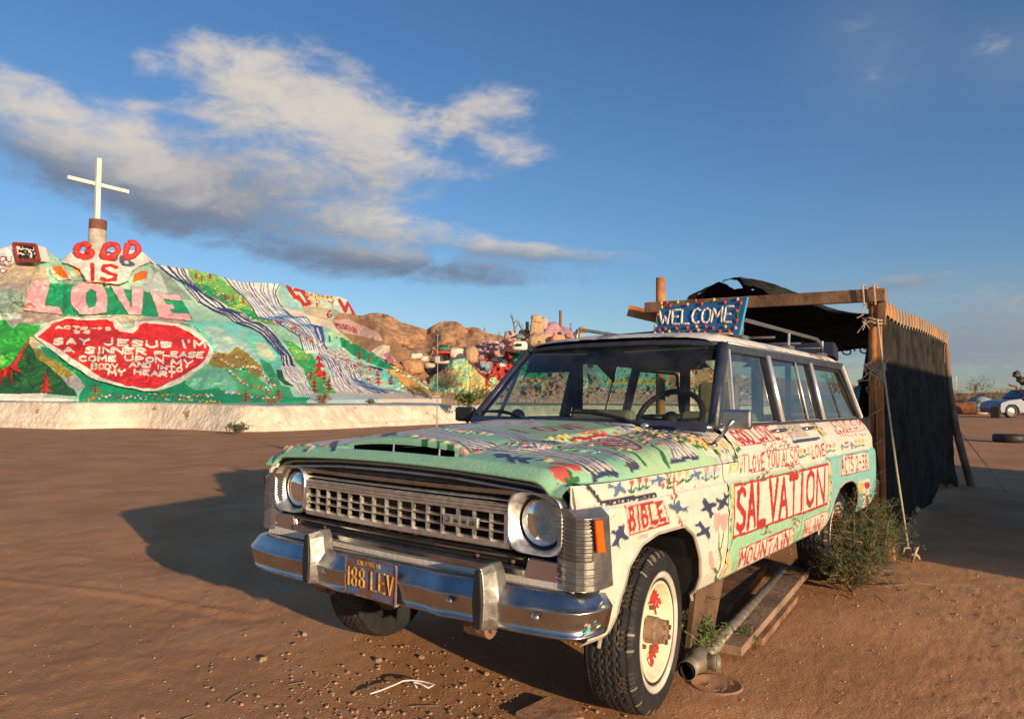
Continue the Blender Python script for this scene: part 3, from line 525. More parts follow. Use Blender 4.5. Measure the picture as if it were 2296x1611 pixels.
    # striped waterfalls
    A1 = mp(H3, (-20, 150), (150, 280), (260, 330), (330, 420), (370, 480), (380, 520), (560, 620), (740, 690), (780, 740), (900, 790), (1020, 830), (1100, 890), (1200, 1000), (1290, 1090), (1300, 1200), (1340, 1260), (1330, 1340), (1450, 1420), (1520, 1500))
    B1 = mp(H3, (320, 195), (345, 290), (470, 440), (540, 470), (700, 550), (760, 620), (900, 650), (1010, 740), (1130, 760), (1230, 870), (1300, 980), (1380, 1060), (1430, 1140), (1440, 1200), (1530, 1250), (1570, 1350), (1590, 1420), (1650, 1490)); c.stripes(A1, B1, 7, 2.6, [NAVY, NAVY, (.08, .12, .26)], WHITE, z=None)
    c.poly(mp(H3, (1290, 1200), (1450, 1200), (1560, 1300), (1590, 1430), (1640, 1500), (1500, 1500), (1430, 1410), (1330, 1340)), WHITE); c.stripes(mp(H3, (1300, 1210), (1340, 1330), (1450, 1400), (1500, 1500)), mp(H3, (1440, 1200), (1570, 1300), (1590, 1400), (1650, 1500)), 8, 1.5, [NAVY, BLUE])
    A2 = mp(H3, (680, 280), (790, 390), (900, 480), (950, 560), (1020, 640), (1040, 700), (1230, 740), (1400, 850), (1480, 900), (1520, 1030)); B2 = mp(H3, (1300, 350), (1250, 450), (1310, 600), (1420, 690), (1560, 690), (1620, 780), (1720, 790), (1740, 900), (1750, 970), (1780, 1040)); c.stripes(A2, B2, 12, 2.5, [BLUE, (.10, .20, .36), NAVY], WHITE)
    c.poly(mp(H3, (1620, 780), (1720, 790), (1745, 960), (1690, 950), (1640, 860)), (.05, .09, .30)); c.stroke(mp(H3, (1665, 810), (1700, 930)), 3, WHITE)
    c.stripes(mp(H3, (1640, 1050), (1740, 1150), (1790, 1250), (1820, 1400), (1890, 1490)), mp(H4, (370, 870), (470, 1010), (560, 1210), (700, 1270), (960, 1310)), 16, 2.1, [(.16, .24, .42), NAVY, BLUE], WHITE); c.poly(mp(H3, (1540, 1045), (1750, 1030), (1980, 1040), (1980, 1060), (1760, 1060), (1560, 1070)), WHITE)
    c.stripes(mp(H4, (60, 880), (200, 960), (440, 1040), (720, 1090)), mp(H4, (330, 870), (420, 930), (560, 990), (760, 1080)), 8, 1.4, [BLUE, NAVY], WHITE); scat(mp(H4, (200, 880), (420, 900), (700, 1060), (650, 1120), (420, 1100), (240, 980)), 70, 2.4); flowers(mp(H3, (1180, 740), (1350, 770), (1420, 800), (1540, 920), (1750, 990)), 26, 3.0)
    # upper right: LOVE and flower garden
    c.poly(mp(H3, (1320, 345), (1640, 440), (1860, 480), (1995, 520), (2060, 680), (1900, 650), (1840, 610), (1650, 595), (1480, 590), (1400, 500)), (.50, .64, .52)); c.poly(mp(H3, (1270, 350), (1340, 350), (1380, 480), (1540, 660), (1470, 670), (1380, 600), (1340, 500)), (.30, .52, .50)); c.poly(mp(H3, (1310, 600), (1540, 650), (1800, 740), (1860, 800), (1900, 870), (1730, 790), (1620, 775), (1560, 690), (1420, 690)), CREAM)
    c.poly(mp(H3, (1500, 580), (1660, 590), (1840, 610), (1770, 730), (1640, 690), (1540, 660)), TAN)
    c.stroke(mp(H3, (1370, 380), (1430, 480), (1500, 530)), [9, 8, 5], RED, .3, c.newid('letter')); c.stroke(mp(H3, (1440, 410), (1510, 420), (1590, 560), (1530, 570), (1470, 480)), 7, RED, .3, c.newid('letter')); c.stroke(mp(H3, (1895, 520), (1955, 630), (1985, 540), (2010, 590), (2035, 660)), [6, 8, 6, 5, 4], RED, .3, c.newid('letter'))
    scat(mp(H3, (1540, 430), (1840, 480), (1840, 590), (1650, 580), (1570, 520)), 55, 2.6, [YEL, YEL, RED, (.7, .65, .3)]); flowers(mp(H3, (1540, 440), (1700, 470), (1820, 490)), 10, 2.4, [RED]); c.text(mp(H3, (1765, 625), (1815, 625), (1815, 705), (1765, 705)), '6', 3, DRED, .1)
    # bare dirt and worn writing right of the painted edge
    dirt = (.36, .20, .10); c.poly(mp(H3, (1820, 720), (1900, 650), (2060, 660), (2500, 700), (3200, 1600), (2900, 1530), (2760, 1440), (2560, 1280), (2090, 1010), (1850, 800)), dirt)
    c.poly(mp(H4, (180, 560), (380, 560), (560, 640), (700, 700), (740, 790), (560, 740), (460, 720), (330, 700)), (.58, .38, .32)); c.text(mp(H4, (215, 585), (455, 640), (465, 705), (265, 640)), 'MOUNTAIN', 1.6, DRED, .05, gap=.15); c.poly(mp(H4, (600, 890), (720, 820), (800, 830), (800, 900), (870, 980), (850, 1010), (700, 960)), CREAM, .3); c.poly(mp(H4, (740, 920), (800, 890), (860, 990), (880, 1030), (780, 1010)), (.55, .2, .22), .3)
    # right edge garden and the ochre stairs
    c.poly(mp(H4, (110, 620), (140, 630), (480, 830), (850, 1050), (1000, 1120), (1250, 1290), (1330, 1340), (1050, 1310), (1030, 1200), (780, 1110), (700, 1060), (430, 990), (350, 870), (250, 870), (140, 800)), (.30, .62, .44), .1); c.poly(mp(H4, (300, 740), (480, 830), (700, 970), (900, 1080), (780, 1080), (600, 1010), (430, 930), (300, 830)), (.02, .27, .12), .1)
    flowers(mp(H4, (175, 715), (270, 725), (345, 760), (410, 805)), 5, 3.2, [YEL]); tree(*H4(490, 970), 22, 8); tree(*H4(590, 1000), 17, 7); tree(*H4(180, 790), 16, 7, DKG); tree(*H4(340, 850), 18, 7, DKG)
    c.poly(mp(H4, (760, 1090), (1000, 1160), (1040, 1310), (860, 1270), (800, 1200)), (.16, .52, .44), .1); tree(*H4(690, 1230), 30, 10, RED); tree(*H4(820, 1230), 22, 9); scat(mp(H4, (480, 1050), (700, 1100), (640, 1200), (480, 1180)), 22, 3); scat(mp(H4, (880, 1160), (1010, 1180), (1020, 1300), (900, 1280)), 22, 3)
    for k in range(9): t0 = k/9; a = (700+560*t0**1.0*.62+0, 1062+28*k); 
    for k in range(11):
        f = k/10; x0 = 760+290*min(1, f*1.15); x1 = 880+430*f; y = 1070+(1330-1070)*f; P = c.newid('stair_step'); c.poly(mp(H4, (x0, y), (x1, y+8), (x1+30, y+30), (x0+12, y+24)), LORG if k % 2 == 0 else (.72, .36, .10), .25+.12*(k % 2), P)
    flowers(mp(H4, (860, 1060), (1000, 1130), (1150, 1200), (1290, 1300)), 26, 2.4); c.poly(mp(H4, (300, 1300), (640, 1320), (1060, 1310), (1400, 1360), (1400, 1420), (100, 1420), (200, 1330)), (.50, .42, .36)); c.poly(mp(H3, (1640, 1500), (2300, 1500), (2300, 1600), (1500, 1600)), (.34, .44, .46))
    for k in range(260):
        x = r.uniform(0, 990); y = r.uniform(600, 890)
    c.soft(1); return c
hill_cv = paint_hill()
crest = [(-560, 800), (-440, 730), (-330, 670), (-240, 630), (-160, 590), (-80, 560), (0, 556), (30, 549), (88, 553), (105, 562), (125, 574), (140, 584), (150, 572), (158, 566), (200, 562), (240, 561), (300, 561), (322, 566), (333, 582), (345, 591), (404, 601), (423, 602), (480, 615), (497, 620), (541, 632), (606, 634), (638, 636), (650, 642), (675, 649), (719, 661), (762, 665), (778, 672), (784, 681), (792, 705), (830, 720), (860, 735), (900, 775), (950, 830), (1003, 880)]
foot = [(-560, 884), (-240, 886), (0, 892), (300, 897), (480, 903), (600, 902), (700, 897), (850, 895), (960, 893), (1003, 893)]
hill = relief('painted_hill', crest, foot, [(-240, 31), (0, 31), (300, 30.5), (500, 29.5), (620, 33), (800, 41), (1003, 47)], [(-240, 40), (0, 40), (240, 43), (420, 49), (600, 56), (790, 62), (860, 58), (1003, 49)], hill_cv, du=1.15, nv=330, amp=.6, fine=.06, back=16, ledge=.6)

# letters GOD standing on the crest, the drum and the cross
L3 = {'G': [((922, 1066), (880, 1033), (822, 1045), (783, 1100), (808, 1152), (870, 1174), (938, 1162), (950, 1114), (890, 1112))], 'O': [((1145, 1035), (1090, 1060), (1065, 1110), (1075, 1170), (1120, 1185), (1180, 1165), (1225, 1105), (1205, 1050), (1145, 1035))], 'D': [((1325, 1030), (1305, 1100), (1290, 1175)), ((1325, 1025), (1390, 1025), (1425, 1060), (1430, 1110), (1380, 1165), (1290, 1180))]}
for k, sts in L3.items():
    mb = MB()
    for st in sts:
        P = [at(*H1(*p), 41.5-.35*math.sin((H1(*p)[0]-150)/180*3.1)) for p in st]; Q = np.array(P); n = 4*len(Q); t = np.linspace(0, len(Q)-1, n); Q = np.stack([np.interp(t, range(len(Q)), Q[:, i]) for i in range(3)], 1); mb.tube(Q, .165+.02*np.sin(t*3), 8)
    mb.build('letter', M['letterpaint'], hill, smooth=True)
dc = at(217, 560, 42.5); hd = 1.78
drum = empty('concrete_drum', dc-np.array([0, 0, .5]), 'grey concrete drum with a brown painted rim on the hilltop holding up the white cross', 'drum')
MB().lathe([(.0, 0), (.50, 0), (.47, .5+hd), (.43, .5+hd), (.40, .35+hd), (0, .35+hd)], dc-np.array([0, 0, .5]), (0, 0, 1), 20).build('drum_wall', M['concrete'], drum, smooth=False)
MB().lathe([(.478, 1.45+.2), (.474, 2.29)], dc-np.array([0, 0, .5]), (0, 0, 1), 20).build('rim_band', mat('brown_drum_rim', (.16, .06, .04), .8), drum)
cross = empty('hilltop_cross', dc+np.array([0, 0, hd-.2]), 'tall plain white cross standing in the drum on top of the painted hill', 'cross')
MB().beam(at(217, 505, 42.5), at(221.5, 355, 42.5), .26, .26, up=(1, 0, 0)).build('upright', M['white'], cross, bevel=.02)
MB().beam(at(151, 397, 41.3), at(288, 430.5, 44.2), .20, .22).build('crossbar', M['white'], cross, bevel=.02)
# bible block
bb = [at(*H1(*p), 39.4) for p in ((150, 1035), (375, 1050), (412, 1205), (185, 1215))]; bn = np.cross(bb[1]-bb[0], bb[3]-bb[0]); bn /= np.linalg.norm(bn)
if bn @ cf > 0: bn = -bn
bib = MB().prism(bb, -bn*.8).build('bible_block', M['white']); tag(bib, 'square white block edged in dark red reading THE HOLY BIBLE on the hilltop', 'block')
fr = MB()
for i in range(4): fr.tube([bb[i]+bn*.06, bb[(i+1) % 4]+bn*.06], .10, 6)
fr.build('painted_border', mat('dark_red_border', (.22, .02, .02), .8), bib)
for q, s_ in (((200, 1050), (350, 1060), (350, 1085), (205, 1080)), 'THE'), (((205, 1095), (365, 1105), (365, 1145), (208, 1125)), 'HOLY'), (((205, 1150), (380, 1155), (375, 1190), (210, 1185)), 'BIBLE'):
    for g in glyphs(mp(H1, *q), s_):
        mb = MB()
        for l in g: mb.tube([at(p[0], p[1], 39.4)+bn*.05 for p in l], .048, 5)
        mb.build('letter', M['black'], bib)

# ================================================================== ADOBE BANK WALL AND TERRACE
wb = [(-480, 958), (-200, 955), (0, 957), (150, 961), (300, 958), (420, 962), (520, 967), (600, 967), (720, 962), (860, 955), (1020, 948), (1150, 943), (1300, 939), (1500, 936), (1760, 931)]
wu = np.arange(-480, 1760, 1.6); wv = np.interp(wu, *np.array(wb, float).T); base = np.array([on(2, 0, a, b) for a, b in zip(wu, wv)])
def smooth1(a, k=9): return np.stack([np.convolve(np.pad(a[:, i], k, 'edge'), np.ones(2*k+1)/(2*k+1), 'valid') for i in range(3)], 1)
base = smooth1(base, 20); tan = np.gradient(base, axis=0); tan[:, 2] = 0; tan /= np.linalg.norm(tan, axis=1)[:, None]; nrm = np.stack([tan[:, 1], -tan[:, 0], 0*tan[:, 0]], 1); nrm *= np.sign((nrm @ (-cf)))[:, None]
prof = [(-.05, -.4), (.02, -.06)]+[(-.42*q**1.3, .92*q) for q in np.linspace(0, 1, 22)]+[(-.55, .955), (-.9, .97), (-1.6, .955)]
al = np.cumsum(np.r_[0, np.linalg.norm(np.diff(base, axis=0), axis=1)])
P = np.zeros((len(prof), len(wu), 3))
for i, (a, b) in enumerate(prof):
    h = .11*fbm(al*.9, 0*al+b*1.5, 5, 4)+.035*fbm(al*5, 0*al+b*5, 8, 3)+.25*fbm(al*.13, 0*al, 6, 2)*(b > .2)
    P[i] = base+nrm*(a+h)[:, None]; P[i, :, 2] = b+(.07*fbm(al*.25, 0*al, 2, 3) if b > .8 else 0)
wall = mesh_np('adobe_bank_wall', P, grid_faces(*P.shape[:2]), M['adobe']); tag(wall, 'long low whitewashed adobe bank along the foot of the painted hill', 'wall')
# terrace behind the wall
tv = np.linspace(0, 1, 30); TU, TT = np.meshgrid(np.arange(len(wu)), tv); b0 = base+nrm*-.8; far_ = at(wu, np.full(len(wu), 880.), np.interp(wu, [-200, 500, 800, 1000, 1500, 1760], [36, 40, 60, 75, 92, 105])); far_[:, 2] = 1.15
far_[wu > 900, 2] = 1.3
Pt = b0[None]*(1-TT[..., None])+far_[None]*TT[..., None]; Pt[..., 2] = .92+(far_[None, :, 2]-.92)*TT+.05*fbm(Pt[..., 0]*.4, Pt[..., 1]*.4, 3, 3)
ct = np.zeros(Pt.shape)+np.array(SANDC)*.9; nn = fbm(Pt[..., 0]*.25, Pt[..., 1]*.25, 21, 3); ct[nn > .10] = (.36, .48, .52); ct[nn < -.16] = (.55, .50, .42); ct[(nn > .0) & (nn < .10)] = (.52, .46, .36)
tag(mesh_np('terrace', Pt, grid_faces(*Pt.shape[:2]), M['hillpaint'], colors=ct), kind='structure')

# ================================================================== BROWN HILLS BEHIND
bc = [(700, 760), (760, 712), (793, 706), (814, 707), (830, 702), (845, 701), (869, 705), (885, 713), (899, 722), (938, 733), (955, 739), (970, 730), (990, 720), (1014, 720), (1025, 721), (1034, 727), (1044, 735), (1060, 733), (1073, 735), (1090, 746), (1101, 748), (1133, 754), (1200, 770), (1300, 800), (1420, 815), (1480, 812), (1530, 806), (1600, 828), (1660, 838), (1760, 848), (1900, 862), (2000, 872)]
relief('brown_hill', bc, [(700, 890), (2000, 905)], [(700, 72), (2000, 110)], [(700, 105), (1100, 125), (2000, 190)], None, du=2.2, nv=110, amp=3.0, nsc=.018, fine=.6, mat_=M['brown'], back=60, seed=31, pw=1.2)
bc2 = [(930, 800), (955, 790), (990, 772), (1030, 776), (1080, 782), (1120, 785), (1180, 790)]
relief('hill_ledge', bc2, [(930, 895), (1180, 900)], [(930, 66), (1180, 66)], [(930, 76), (1180, 80)], None, du=1.5, nv=70, amp=1.6, nsc=.04, fine=.6, mat_=M['brown'], back=16, seed=77)
# low hills all round, so that the land goes on outside the picture
ang = np.radians(np.arange(35, 262, 1.2)); k = np.arange(9)/8
A, K = np.meshgrid(ang, k); Rr = 170+K*120; Hh = (9+7*fbm(A*3, A*0, 5, 3)*2)*np.sin(K*math.pi)*np.clip(np.minimum((A-.61)*3, (4.57-A)*3), 0, 1)
Pz = np.stack([CAMP[0]+Rr*np.sin(A), CAMP[1]+Rr*np.cos(A), Hh+1.6*fbm(A*40, K*4, 6, 3)*np.sin(K*math.pi)-.3], -1)
tag(mesh_np('distant_hills', Pz, grid_faces(*Pz.shape[:2]), M['dune']), kind='structure')
# right hand dunes
rc = [(1650, 888), (1880, 884), (2000, 882), (2060, 880), (2121, 882), (2150, 881), (2180, 881), (2215, 879), (2240, 879), (2255, 880), (2296, 881), (2400, 880), (2520, 884), (2700, 890)]
relief('sand_dunes', rc, [(1650, 914), (1880, 920), (2100, 925), (2296, 930), (2700, 935)], [(1650, 90), (1880, 70), (2100, 55), (2296, 50), (2700, 48)], [(1650, 120), (1880, 105), (2700, 90)], None, du=2, nv=60, amp=3.0, nsc=.03, fine=1.0, mat_=M['dune'], back=60, seed=15)

# ================================================================== ADOBE BUILDINGS OF THE SITE
def blob(c, sz, rz=0, e=.45, n=16, m=10, amp=.06, seed=0, R=None):
    mb = MB(); V = []; sp = lambda v, k: math.copysign(abs(v)**k, v)
    for i in range(m+1):
        th = -math.pi/2+math.pi*i/m
        for j in range(n):
            a = 2*math.pi*j/n; p = np.array([sp(math.cos(th), e)*sp(math.cos(a), e)*sz[0], sp(math.cos(th), e)*sp(math.sin(a), e)*sz[1], sp(math.sin(th), e)*sz[2]])/2
            q = 1+amp*2*float(fbm(p[0]*1.3+seed, p[1]*1.3+p[2]*1.1, seed, 3)); p = p*q; V.append((c[0]+p[0]*math.cos(rz)-p[1]*math.sin(rz), c[1]+p[0]*math.sin(rz)+p[1]*math.cos(rz), c[2]+p[2]))
    mb.add(V, [(i*n+k, i*n+(k+1) % n, (i+1)*n+(k+1) % n, (i+1)*n+k) for i in range(m) for k in range(n)]); return mb
def pxblob(mb_name, x0, y0, x1, y1, D, mat_, parent, dep=None, e=.45, seed=0, amp=.06, f=H5):
    a = f(x0, y0); b = f(x1, y1); s = D/FPX; w_ = abs(b[0]-a[0])*s; h = abs(b[1]-a[1])*s; c = at((a[0]+b[0])/2, (a[1]+b[1])/2, D)
    return blob(c, (w_, dep or max(w_*.8, .8), h), -YAW*0+.663, e, seed=seed, amp=amp).build(mb_name, mat_, parent, smooth=True)
def dome_paint():
    c = Canvas(970, 770, 1180, 910, .4, wob=.7, wsc=.2, seed=8); c.c[:] = (.40, .58, .30); r = random.Random(5)
    c.poly(mp(H5, (0, 1000), (120, 940), (180, 900), (160, 1200), (60, 1300), (-60, 1300)), (.10, .26, .16)); c.poly(mp(H5, (200, 890), (350, 890), (380, 930), (200, 920)), (.25, .52, .46)); c.poly(mp(H5, (390, 1020), (480, 1030), (620, 1200), (640, 1330), (400, 1330), (340, 1230), (360, 1100)), (.62, .55, .22))
    c.stroke(mp(H5, (345, 890), (420, 960), (500, 1050), (570, 1120), (590, 1180), (560, 1210), (620, 1200)), [2, 3, 3.5, 4, 5, 4, 3], RED, .15); c.stroke(mp(H5, (0, 1100), (60, 1060), (140, 1020)), [5, 3, 3], (.4, .03, .05), .1); c.disc(H5(120, 1045), 6, 4, (.75, .12, .02)); c.disc(H5(30, 1000), 9, 5, (.45, .08, .20)); c.disc(H5(-60, 1080), 8, 5, (.4, .08, .16))
    for x, y, s in ((260, 1060, 9), (430, 1045, 7), (290, 1190, 11), (440, 1170, 8), (330, 970, 5), (560, 1220, 9), (220, 1010, 5)):
        p = H5(x, y)
        for a in range(6): c.stroke([p, (p[0]+s*math.cos(a*1.05+.3), p[1]+s*.8*math.sin(a*1.05+.3))], [s*.5, 1], YEL, .05)
    c.stroke(mp(H5, (380, 1280), (385, 1120), (360, 1050)), 1.5, DKG); c.stroke(mp(H5, (385, 1110), (330, 1100), (300, 1080)), 1.2, DKG); c.stroke(mp(H5, (385, 1120), (420, 1080), (440, 1080)), 1.2, DKG); c.stroke(mp(H5, (430, 1300), (450, 1230), (400, 1190)), 1.2, DKG); c.stroke(mp(H5, (210, 1180), (205, 1110)), 1.2, DKG)
    for _ in range(26): c.disc(H5(r.uniform(320, 620), r.uniform(1160, 1300)), 1.3, 1.1, r.choice([RED, DRED, PINK]))
    c.poly(mp(H5, (-80, 1270), (650, 1310), (650, 1500), (-80, 1500)), (.36, .24, .13)); return c
dm = relief('painted_mound', mp(H5, (-80, 1130), (-40, 1080), (30, 1050), (90, 1010), (130, 950), (190, 903), (260, 893), (345, 890), (420, 950), (500, 1040), (600, 1150), (680, 1250)), [(960, 893), (1115, 897)], [(960, 47), (1115, 45)], [(960, 50), (1050, 51), (1115, 48)], dome_paint(), du=.7, nv=120, amp=.25, nsc=.05, fine=.06, back=5, kind=None, names=False, seed=3)
tag(dm, 'round pale green adobe mound painted with big yellow flowers beside the car roof', 'mound')
def site_paint():
    c = Canvas(1030, 740, 1720, 915, .6, wob=1.0, wsc=.15, seed=12); c.c[:] = (.50, .32, .28); r = random.Random(9)
    c.poly([(1030, 700), (1140, 740), (1140, 790), (1050, 830), (1030, 820)], (.42, .27, .30)); c.poly([(1070, 800), (1105, 785), (1160, 790), (1175, 850), (1130, 860), (1085, 850)], (.42, .06, .04)); c.poly([(1085, 850), (1180, 850), (1180, 870), (1100, 880)], (.48, .30, .24))
    c.poly(mp(H5, (620, 900), (660, 870), (740, 880), (810, 920), (800, 970), (740, 990), (720, 930), (640, 915)), (.55, .62, .64), .1); c.poly(mp(H5, (440, 960), (520, 920), (630, 930), (640, 1000), (580, 1080), (500, 1060)), (.26, .32, .36), .1); c.poly(mp(H5, (490, 990), (560, 1000), (550, 1030), (490, 1020)), (.02, .02, .03)); c.poly(mp(H5, (600, 1120), (680, 1090), (700, 1180), (620, 1180)), (.40, .58, .34), .1)
    # behind the windscreen: green and ochre shapes, a flower bank
    c.poly([(1150, 780), (1230, 790), (1260, 830), (1200, 850), (1150, 840)], (.05, .35, .15)); c.poly([(1170, 850), (1235, 845), (1250, 875), (1200, 880)], (.60, .36, .12)); c.poly([(1255, 810), (1330, 800), (1360, 860), (1270, 860)], (.22, .32, .28)); c.poly([(1340, 780), (1540, 800), (1540, 870), (1340, 870)], (.20, .45, .40)); c.poly([(1500, 800), (1720, 830), (1720, 880), (1500, 880)], (.38, .22, .12)); c.poly([(1360, 850), (1500, 850), (1500, 862), (1360, 862)], (.55, .45, .12))
    for _ in range(40): c.poly([(x+r.uniform(6, 22)*math.cos(a), y+r.uniform(3, 10)*math.sin(a)) for x, y in [(r.uniform(1150, 1700), r.uniform(790, 870))] for a in np.linspace(0, 6.28, 8)[:-1]], r.choice([(.12, .30, .28), (.30, .50, .46), (.40, .30, .22), (.08, .2, .12), (.5, .5, .45), (.55, .4, .2), (.15, .18, .2)]))
    for _ in range(170): x = r.uniform(1080, 1700); y = r.uniform(868, 888); c.disc((x, y), r.uniform(2, 6), r.uniform(1, 3), r.choice([DKG, DKG, (.05, .12, .08), (.1, .3, .2), YEL, RED, WHITE, TEAL]))
    c.poly([(1288, 848), (1318, 848), (1318, 870), (1288, 870)], (.62, .62, .58), .1); c.text([(1292, 851), (1314, 851), (1314, 858), (1292, 858)], 'GOD', 1.4, (.02, .02, .02)); c.text([(1293, 861), (1313, 861), (1313, 866), (1293, 866)], 'IS LOVE', .9, (.02, .02, .02)); return c
ab = empty('adobe_museum', at(1200, 893, 60)*np.array([1, 1, 0])+np.array([0, 0, 1.0]), 'rambling pink red and green painted adobe building with boulders and branches behind the car', 'building')
relief('wall', mp(H5, (250, 900), (330, 760), (430, 745), (560, 700), (640, 680), (700, 740), (780, 650), (900, 640), (1040, 650), (1200, 660), (1500, 690), (1750, 720))+[(1400, 790), (1500, 806), (1720, 850)], [(1020, 893), (1720, 905)], [(1020, 56), (1300, 62), (1720, 84)], [(1020, 62), (1300, 70), (1720, 94)], site_paint(), du=1.4, nv=110, amp=.8, nsc=.06, fine=.35, back=8, parent=ab, names=False, seed=23)
sd = 0
for nm, x0, y0, x1, y1, D, mt, e in [('adobe_block', 785, 585, 930, 800, 60, 'pinkadobe', .4), ('adobe_block', 945, 570, 1060, 720, 61, 'pinkadobe', .4), ('adobe_block', 1060, 470, 1230, 700, 60, 'tanadobe', .4), ('adobe_block', 1085, 395, 1200, 480, 60, 'tanadobe', .35), ('adobe_block', 1190, 425, 1270, 560, 61, 'pinkadobe', .7),
    ('adobe_block', 1210, 490, 1420, 720, 62, 'purple', .8), ('adobe_block', 1340, 490, 1450, 560, 63, 'purple', .7), ('adobe_block', 1350, 540, 1570, 720, 62, 'purple', .7), ('adobe_block', 1560, 570, 1690, 700, 62, 'orangeadobe', .6), ('adobe_block', 1620, 525, 1725, 600, 62, 'orangeadobe', .5), ('adobe_block', 1030, 600, 1320, 760, 58, 'tanadobe', .7), ('adobe_block', 1310, 620, 1480, 720, 57, 'orangeadobe', .7),
    ('adobe_block', 560, 675, 660, 740, 57, 'purple', .5), ('adobe_block', 640, 700, 780, 860, 57, 'pinkadobe', .6), ('adobe_block', 600, 760, 700, 860, 56, 'pinkadobe', .45), ('adobe_block', 420, 740, 580, 900, 57, 'purple', .7), ('adobe_block', 330, 770, 470, 930, 55, 'tanadobe', .7), ('adobe_block', 895, 612, 1000, 668, 58, 'turq', .6)]:
    sd += 1; pxblob(nm, x0, y0, x1, y1, D, M[mt] if mt != 'turq' else mat('dark_green_adobe', (.10, .22, .15), .9), ab, e=e, seed=sd, amp=.28)
r = random.Random(77)
for k in range(70):
    x = r.uniform(420, 1700); y0_ = np.interp(x, [420, 560, 780, 1060, 1230, 1420, 1700], [800, 720, 640, 600, 600, 620, 640]); y = y0_+r.uniform(0, 110); s_ = r.uniform(18, 60); sd += 1
    pxblob('adobe_rock', x-s_*.6, y-s_*.4, x+s_*.6, y+s_*.4, 56+3.5*(x > 900)+r.uniform(-1, 1)-(y-y0_)*.012, M[r.choice(['pinkadobe', 'pinkadobe', 'pinkadobe', 'tanadobe', 'purple', 'adobe', 'brown'])], ab, e=r.uniform(.4, .8), seed=sd, amp=.25)
pxblob('gable', 860, 690, 1040, 800, 55.5, M['white'], ab, dep=1, e=.5, seed=40)
for x0, y0, x1, y1, D in ((905, 720, 980, 750, 55.0), (490, 990, 560, 1030, 54.4), (1385, 590, 1430, 640, 58.5), (570, 810, 670, 850, 54.6)): pxblob('window', x0, y0, x1, y1, D, M['dark'], ab, dep=.5, e=.3)
g1 = empty('flat_roofed_shelter', at(*H5(90, 900), 60)*np.array([1, 1, 0])+np.array([0, 0, 1]), 'small cream adobe shelter with a rounded green roof and red fascia', 'shelter')
pxblob('wall', -25, 830, 270, 960, 61, M['white'], g1, dep=2, e=.4, seed=3); pxblob('roof', 10, 755, 200, 830, 60.5, mat('green_painted_roof', (.06, .20, .10), .8), g1, dep=2.5, e=.8, seed=4); pxblob('fascia', -20, 805, 160, 838, 59.6, M['letterpaint'], g1, dep=1, e=.4, seed=5); pxblob('doorway', 80, 845, 145, 910, 59.7, M['dark'], g1, dep=.6, e=.3); pxblob('wall', 150, 770, 320, 900, 60, M['adobe'], g1, dep=2, e=.5, seed=9)
tag(MB().tube([at(*H5(1423, 530), 62), at(*H5(1421, 342), 62)], .13, 10).build('stove_pipe', M['rust'], None), 'tall dark rusty pipe standing up from the top of the pink adobe building', 'pipe')
tag(MB().tube([at(*H5(1040, 590), 60), at(*H5(1040, 470), 60)], .14, 8).build('rusty_post', M['dark'], None), 'short black post on the roof beside the tan adobe tower', 'post')
def snag(base, top, n, lab, nb=4, sd=1, r0=.05):
    r = random.Random(sd); mb = MB(); b = np.array(base); t = np.array(top); L = np.linalg.norm(t-b)
    pts = [b+(t-b)*q+np.array([r.uniform(-1, 1), r.uniform(-1, 1), 0])*L*.06 for q in np.linspace(0, 1, 5)]; mb.tube(pts, np.linspace(r0, r0*.4, 5), 5)
    for k in range(nb): p = pts[1+k % 4]; a = r.uniform(0, 6.28); q = p+np.array([math.cos(a)*.5, math.sin(a)*.5, r.uniform(.2, .7)])*L*r.uniform(.3, .55); mb.tube([p, (p+q)/2+np.array([0, 0, L*.04]), q], [r0*.6, r0*.4, r0*.2], 4)
    return tag(mb.build('bare_branch', M['branch'], None), lab, 'branch', 'bare branches set up on the adobe building')
snag(at(*H5(905, 600), 59), at(*H5(875, 400), 59), 1, 'tallest forked grey branch rising left of the tan tower', 6, 3, .10); snag(at(*H5(1010, 570), 59), at(*H5(920, 480), 59), 1, 'grey bare branch leaning over the pink blocks beside the tan tower', 4, 4, .09)
snag(at(*H5(565, 690), 58), at(*H5(545, 535), 58), 1, 'thin bare branch furthest left on the lilac part of the roof', 3, 5, .08); snag(at(*H5(715, 700), 58), at(*H5(715, 600), 58), 1, 'stubby dark branch crossing above the pink boulder wall', 5, 6, .08); snag(at(*H5(1540, 580), 62), at(*H5(1545, 495), 62), 1, 'small bare twig standing near the orange adobe corner', 4, 7, .07)
# boulders on the brown slope
for i, (x0, y0, x1, y1, D, mt, lab) in enumerate([(860, 780, 1000, 830, 57, 'brown', 'flat slab shaped brown boulder high on the dirt slope'), (985, 820, 1060, 870, 56, 'brown', 'small square brown boulder right of the flat slab'), (780, 730, 870, 820, 58.5, 'brown', 'brown rock outcrop at the top of the dirt gully'), (1010, 895, 1140, 980, 54, 'adobe', 'large whitewashed boulder on the dirt slope'), (1120, 930, 1205, 1000, 54, 'adobe', 'smaller whitewashed rock beside the large white boulder'),
    (960, 980, 1150, 1120, 51, 'brown', 'big rounded brown boulder at the foot of the gully'), (1160, 1000, 1290, 1070, 55, 'concrete', 'pale grey boulder behind the green mound'), (1230, 840, 1275, 880, 59, 'brown', 'little brown rock below the ridge'), (700, 820, 800, 920, 56, 'adobe', 'white painted rock pinnacle above the stairs')]):
    tag(pxblob('boulder', x0, y0, x1, y1, D, M[mt], None, e=.6, seed=50+i, amp=.34, f=H4), lab, 'boulder', 'boulders on the slope')
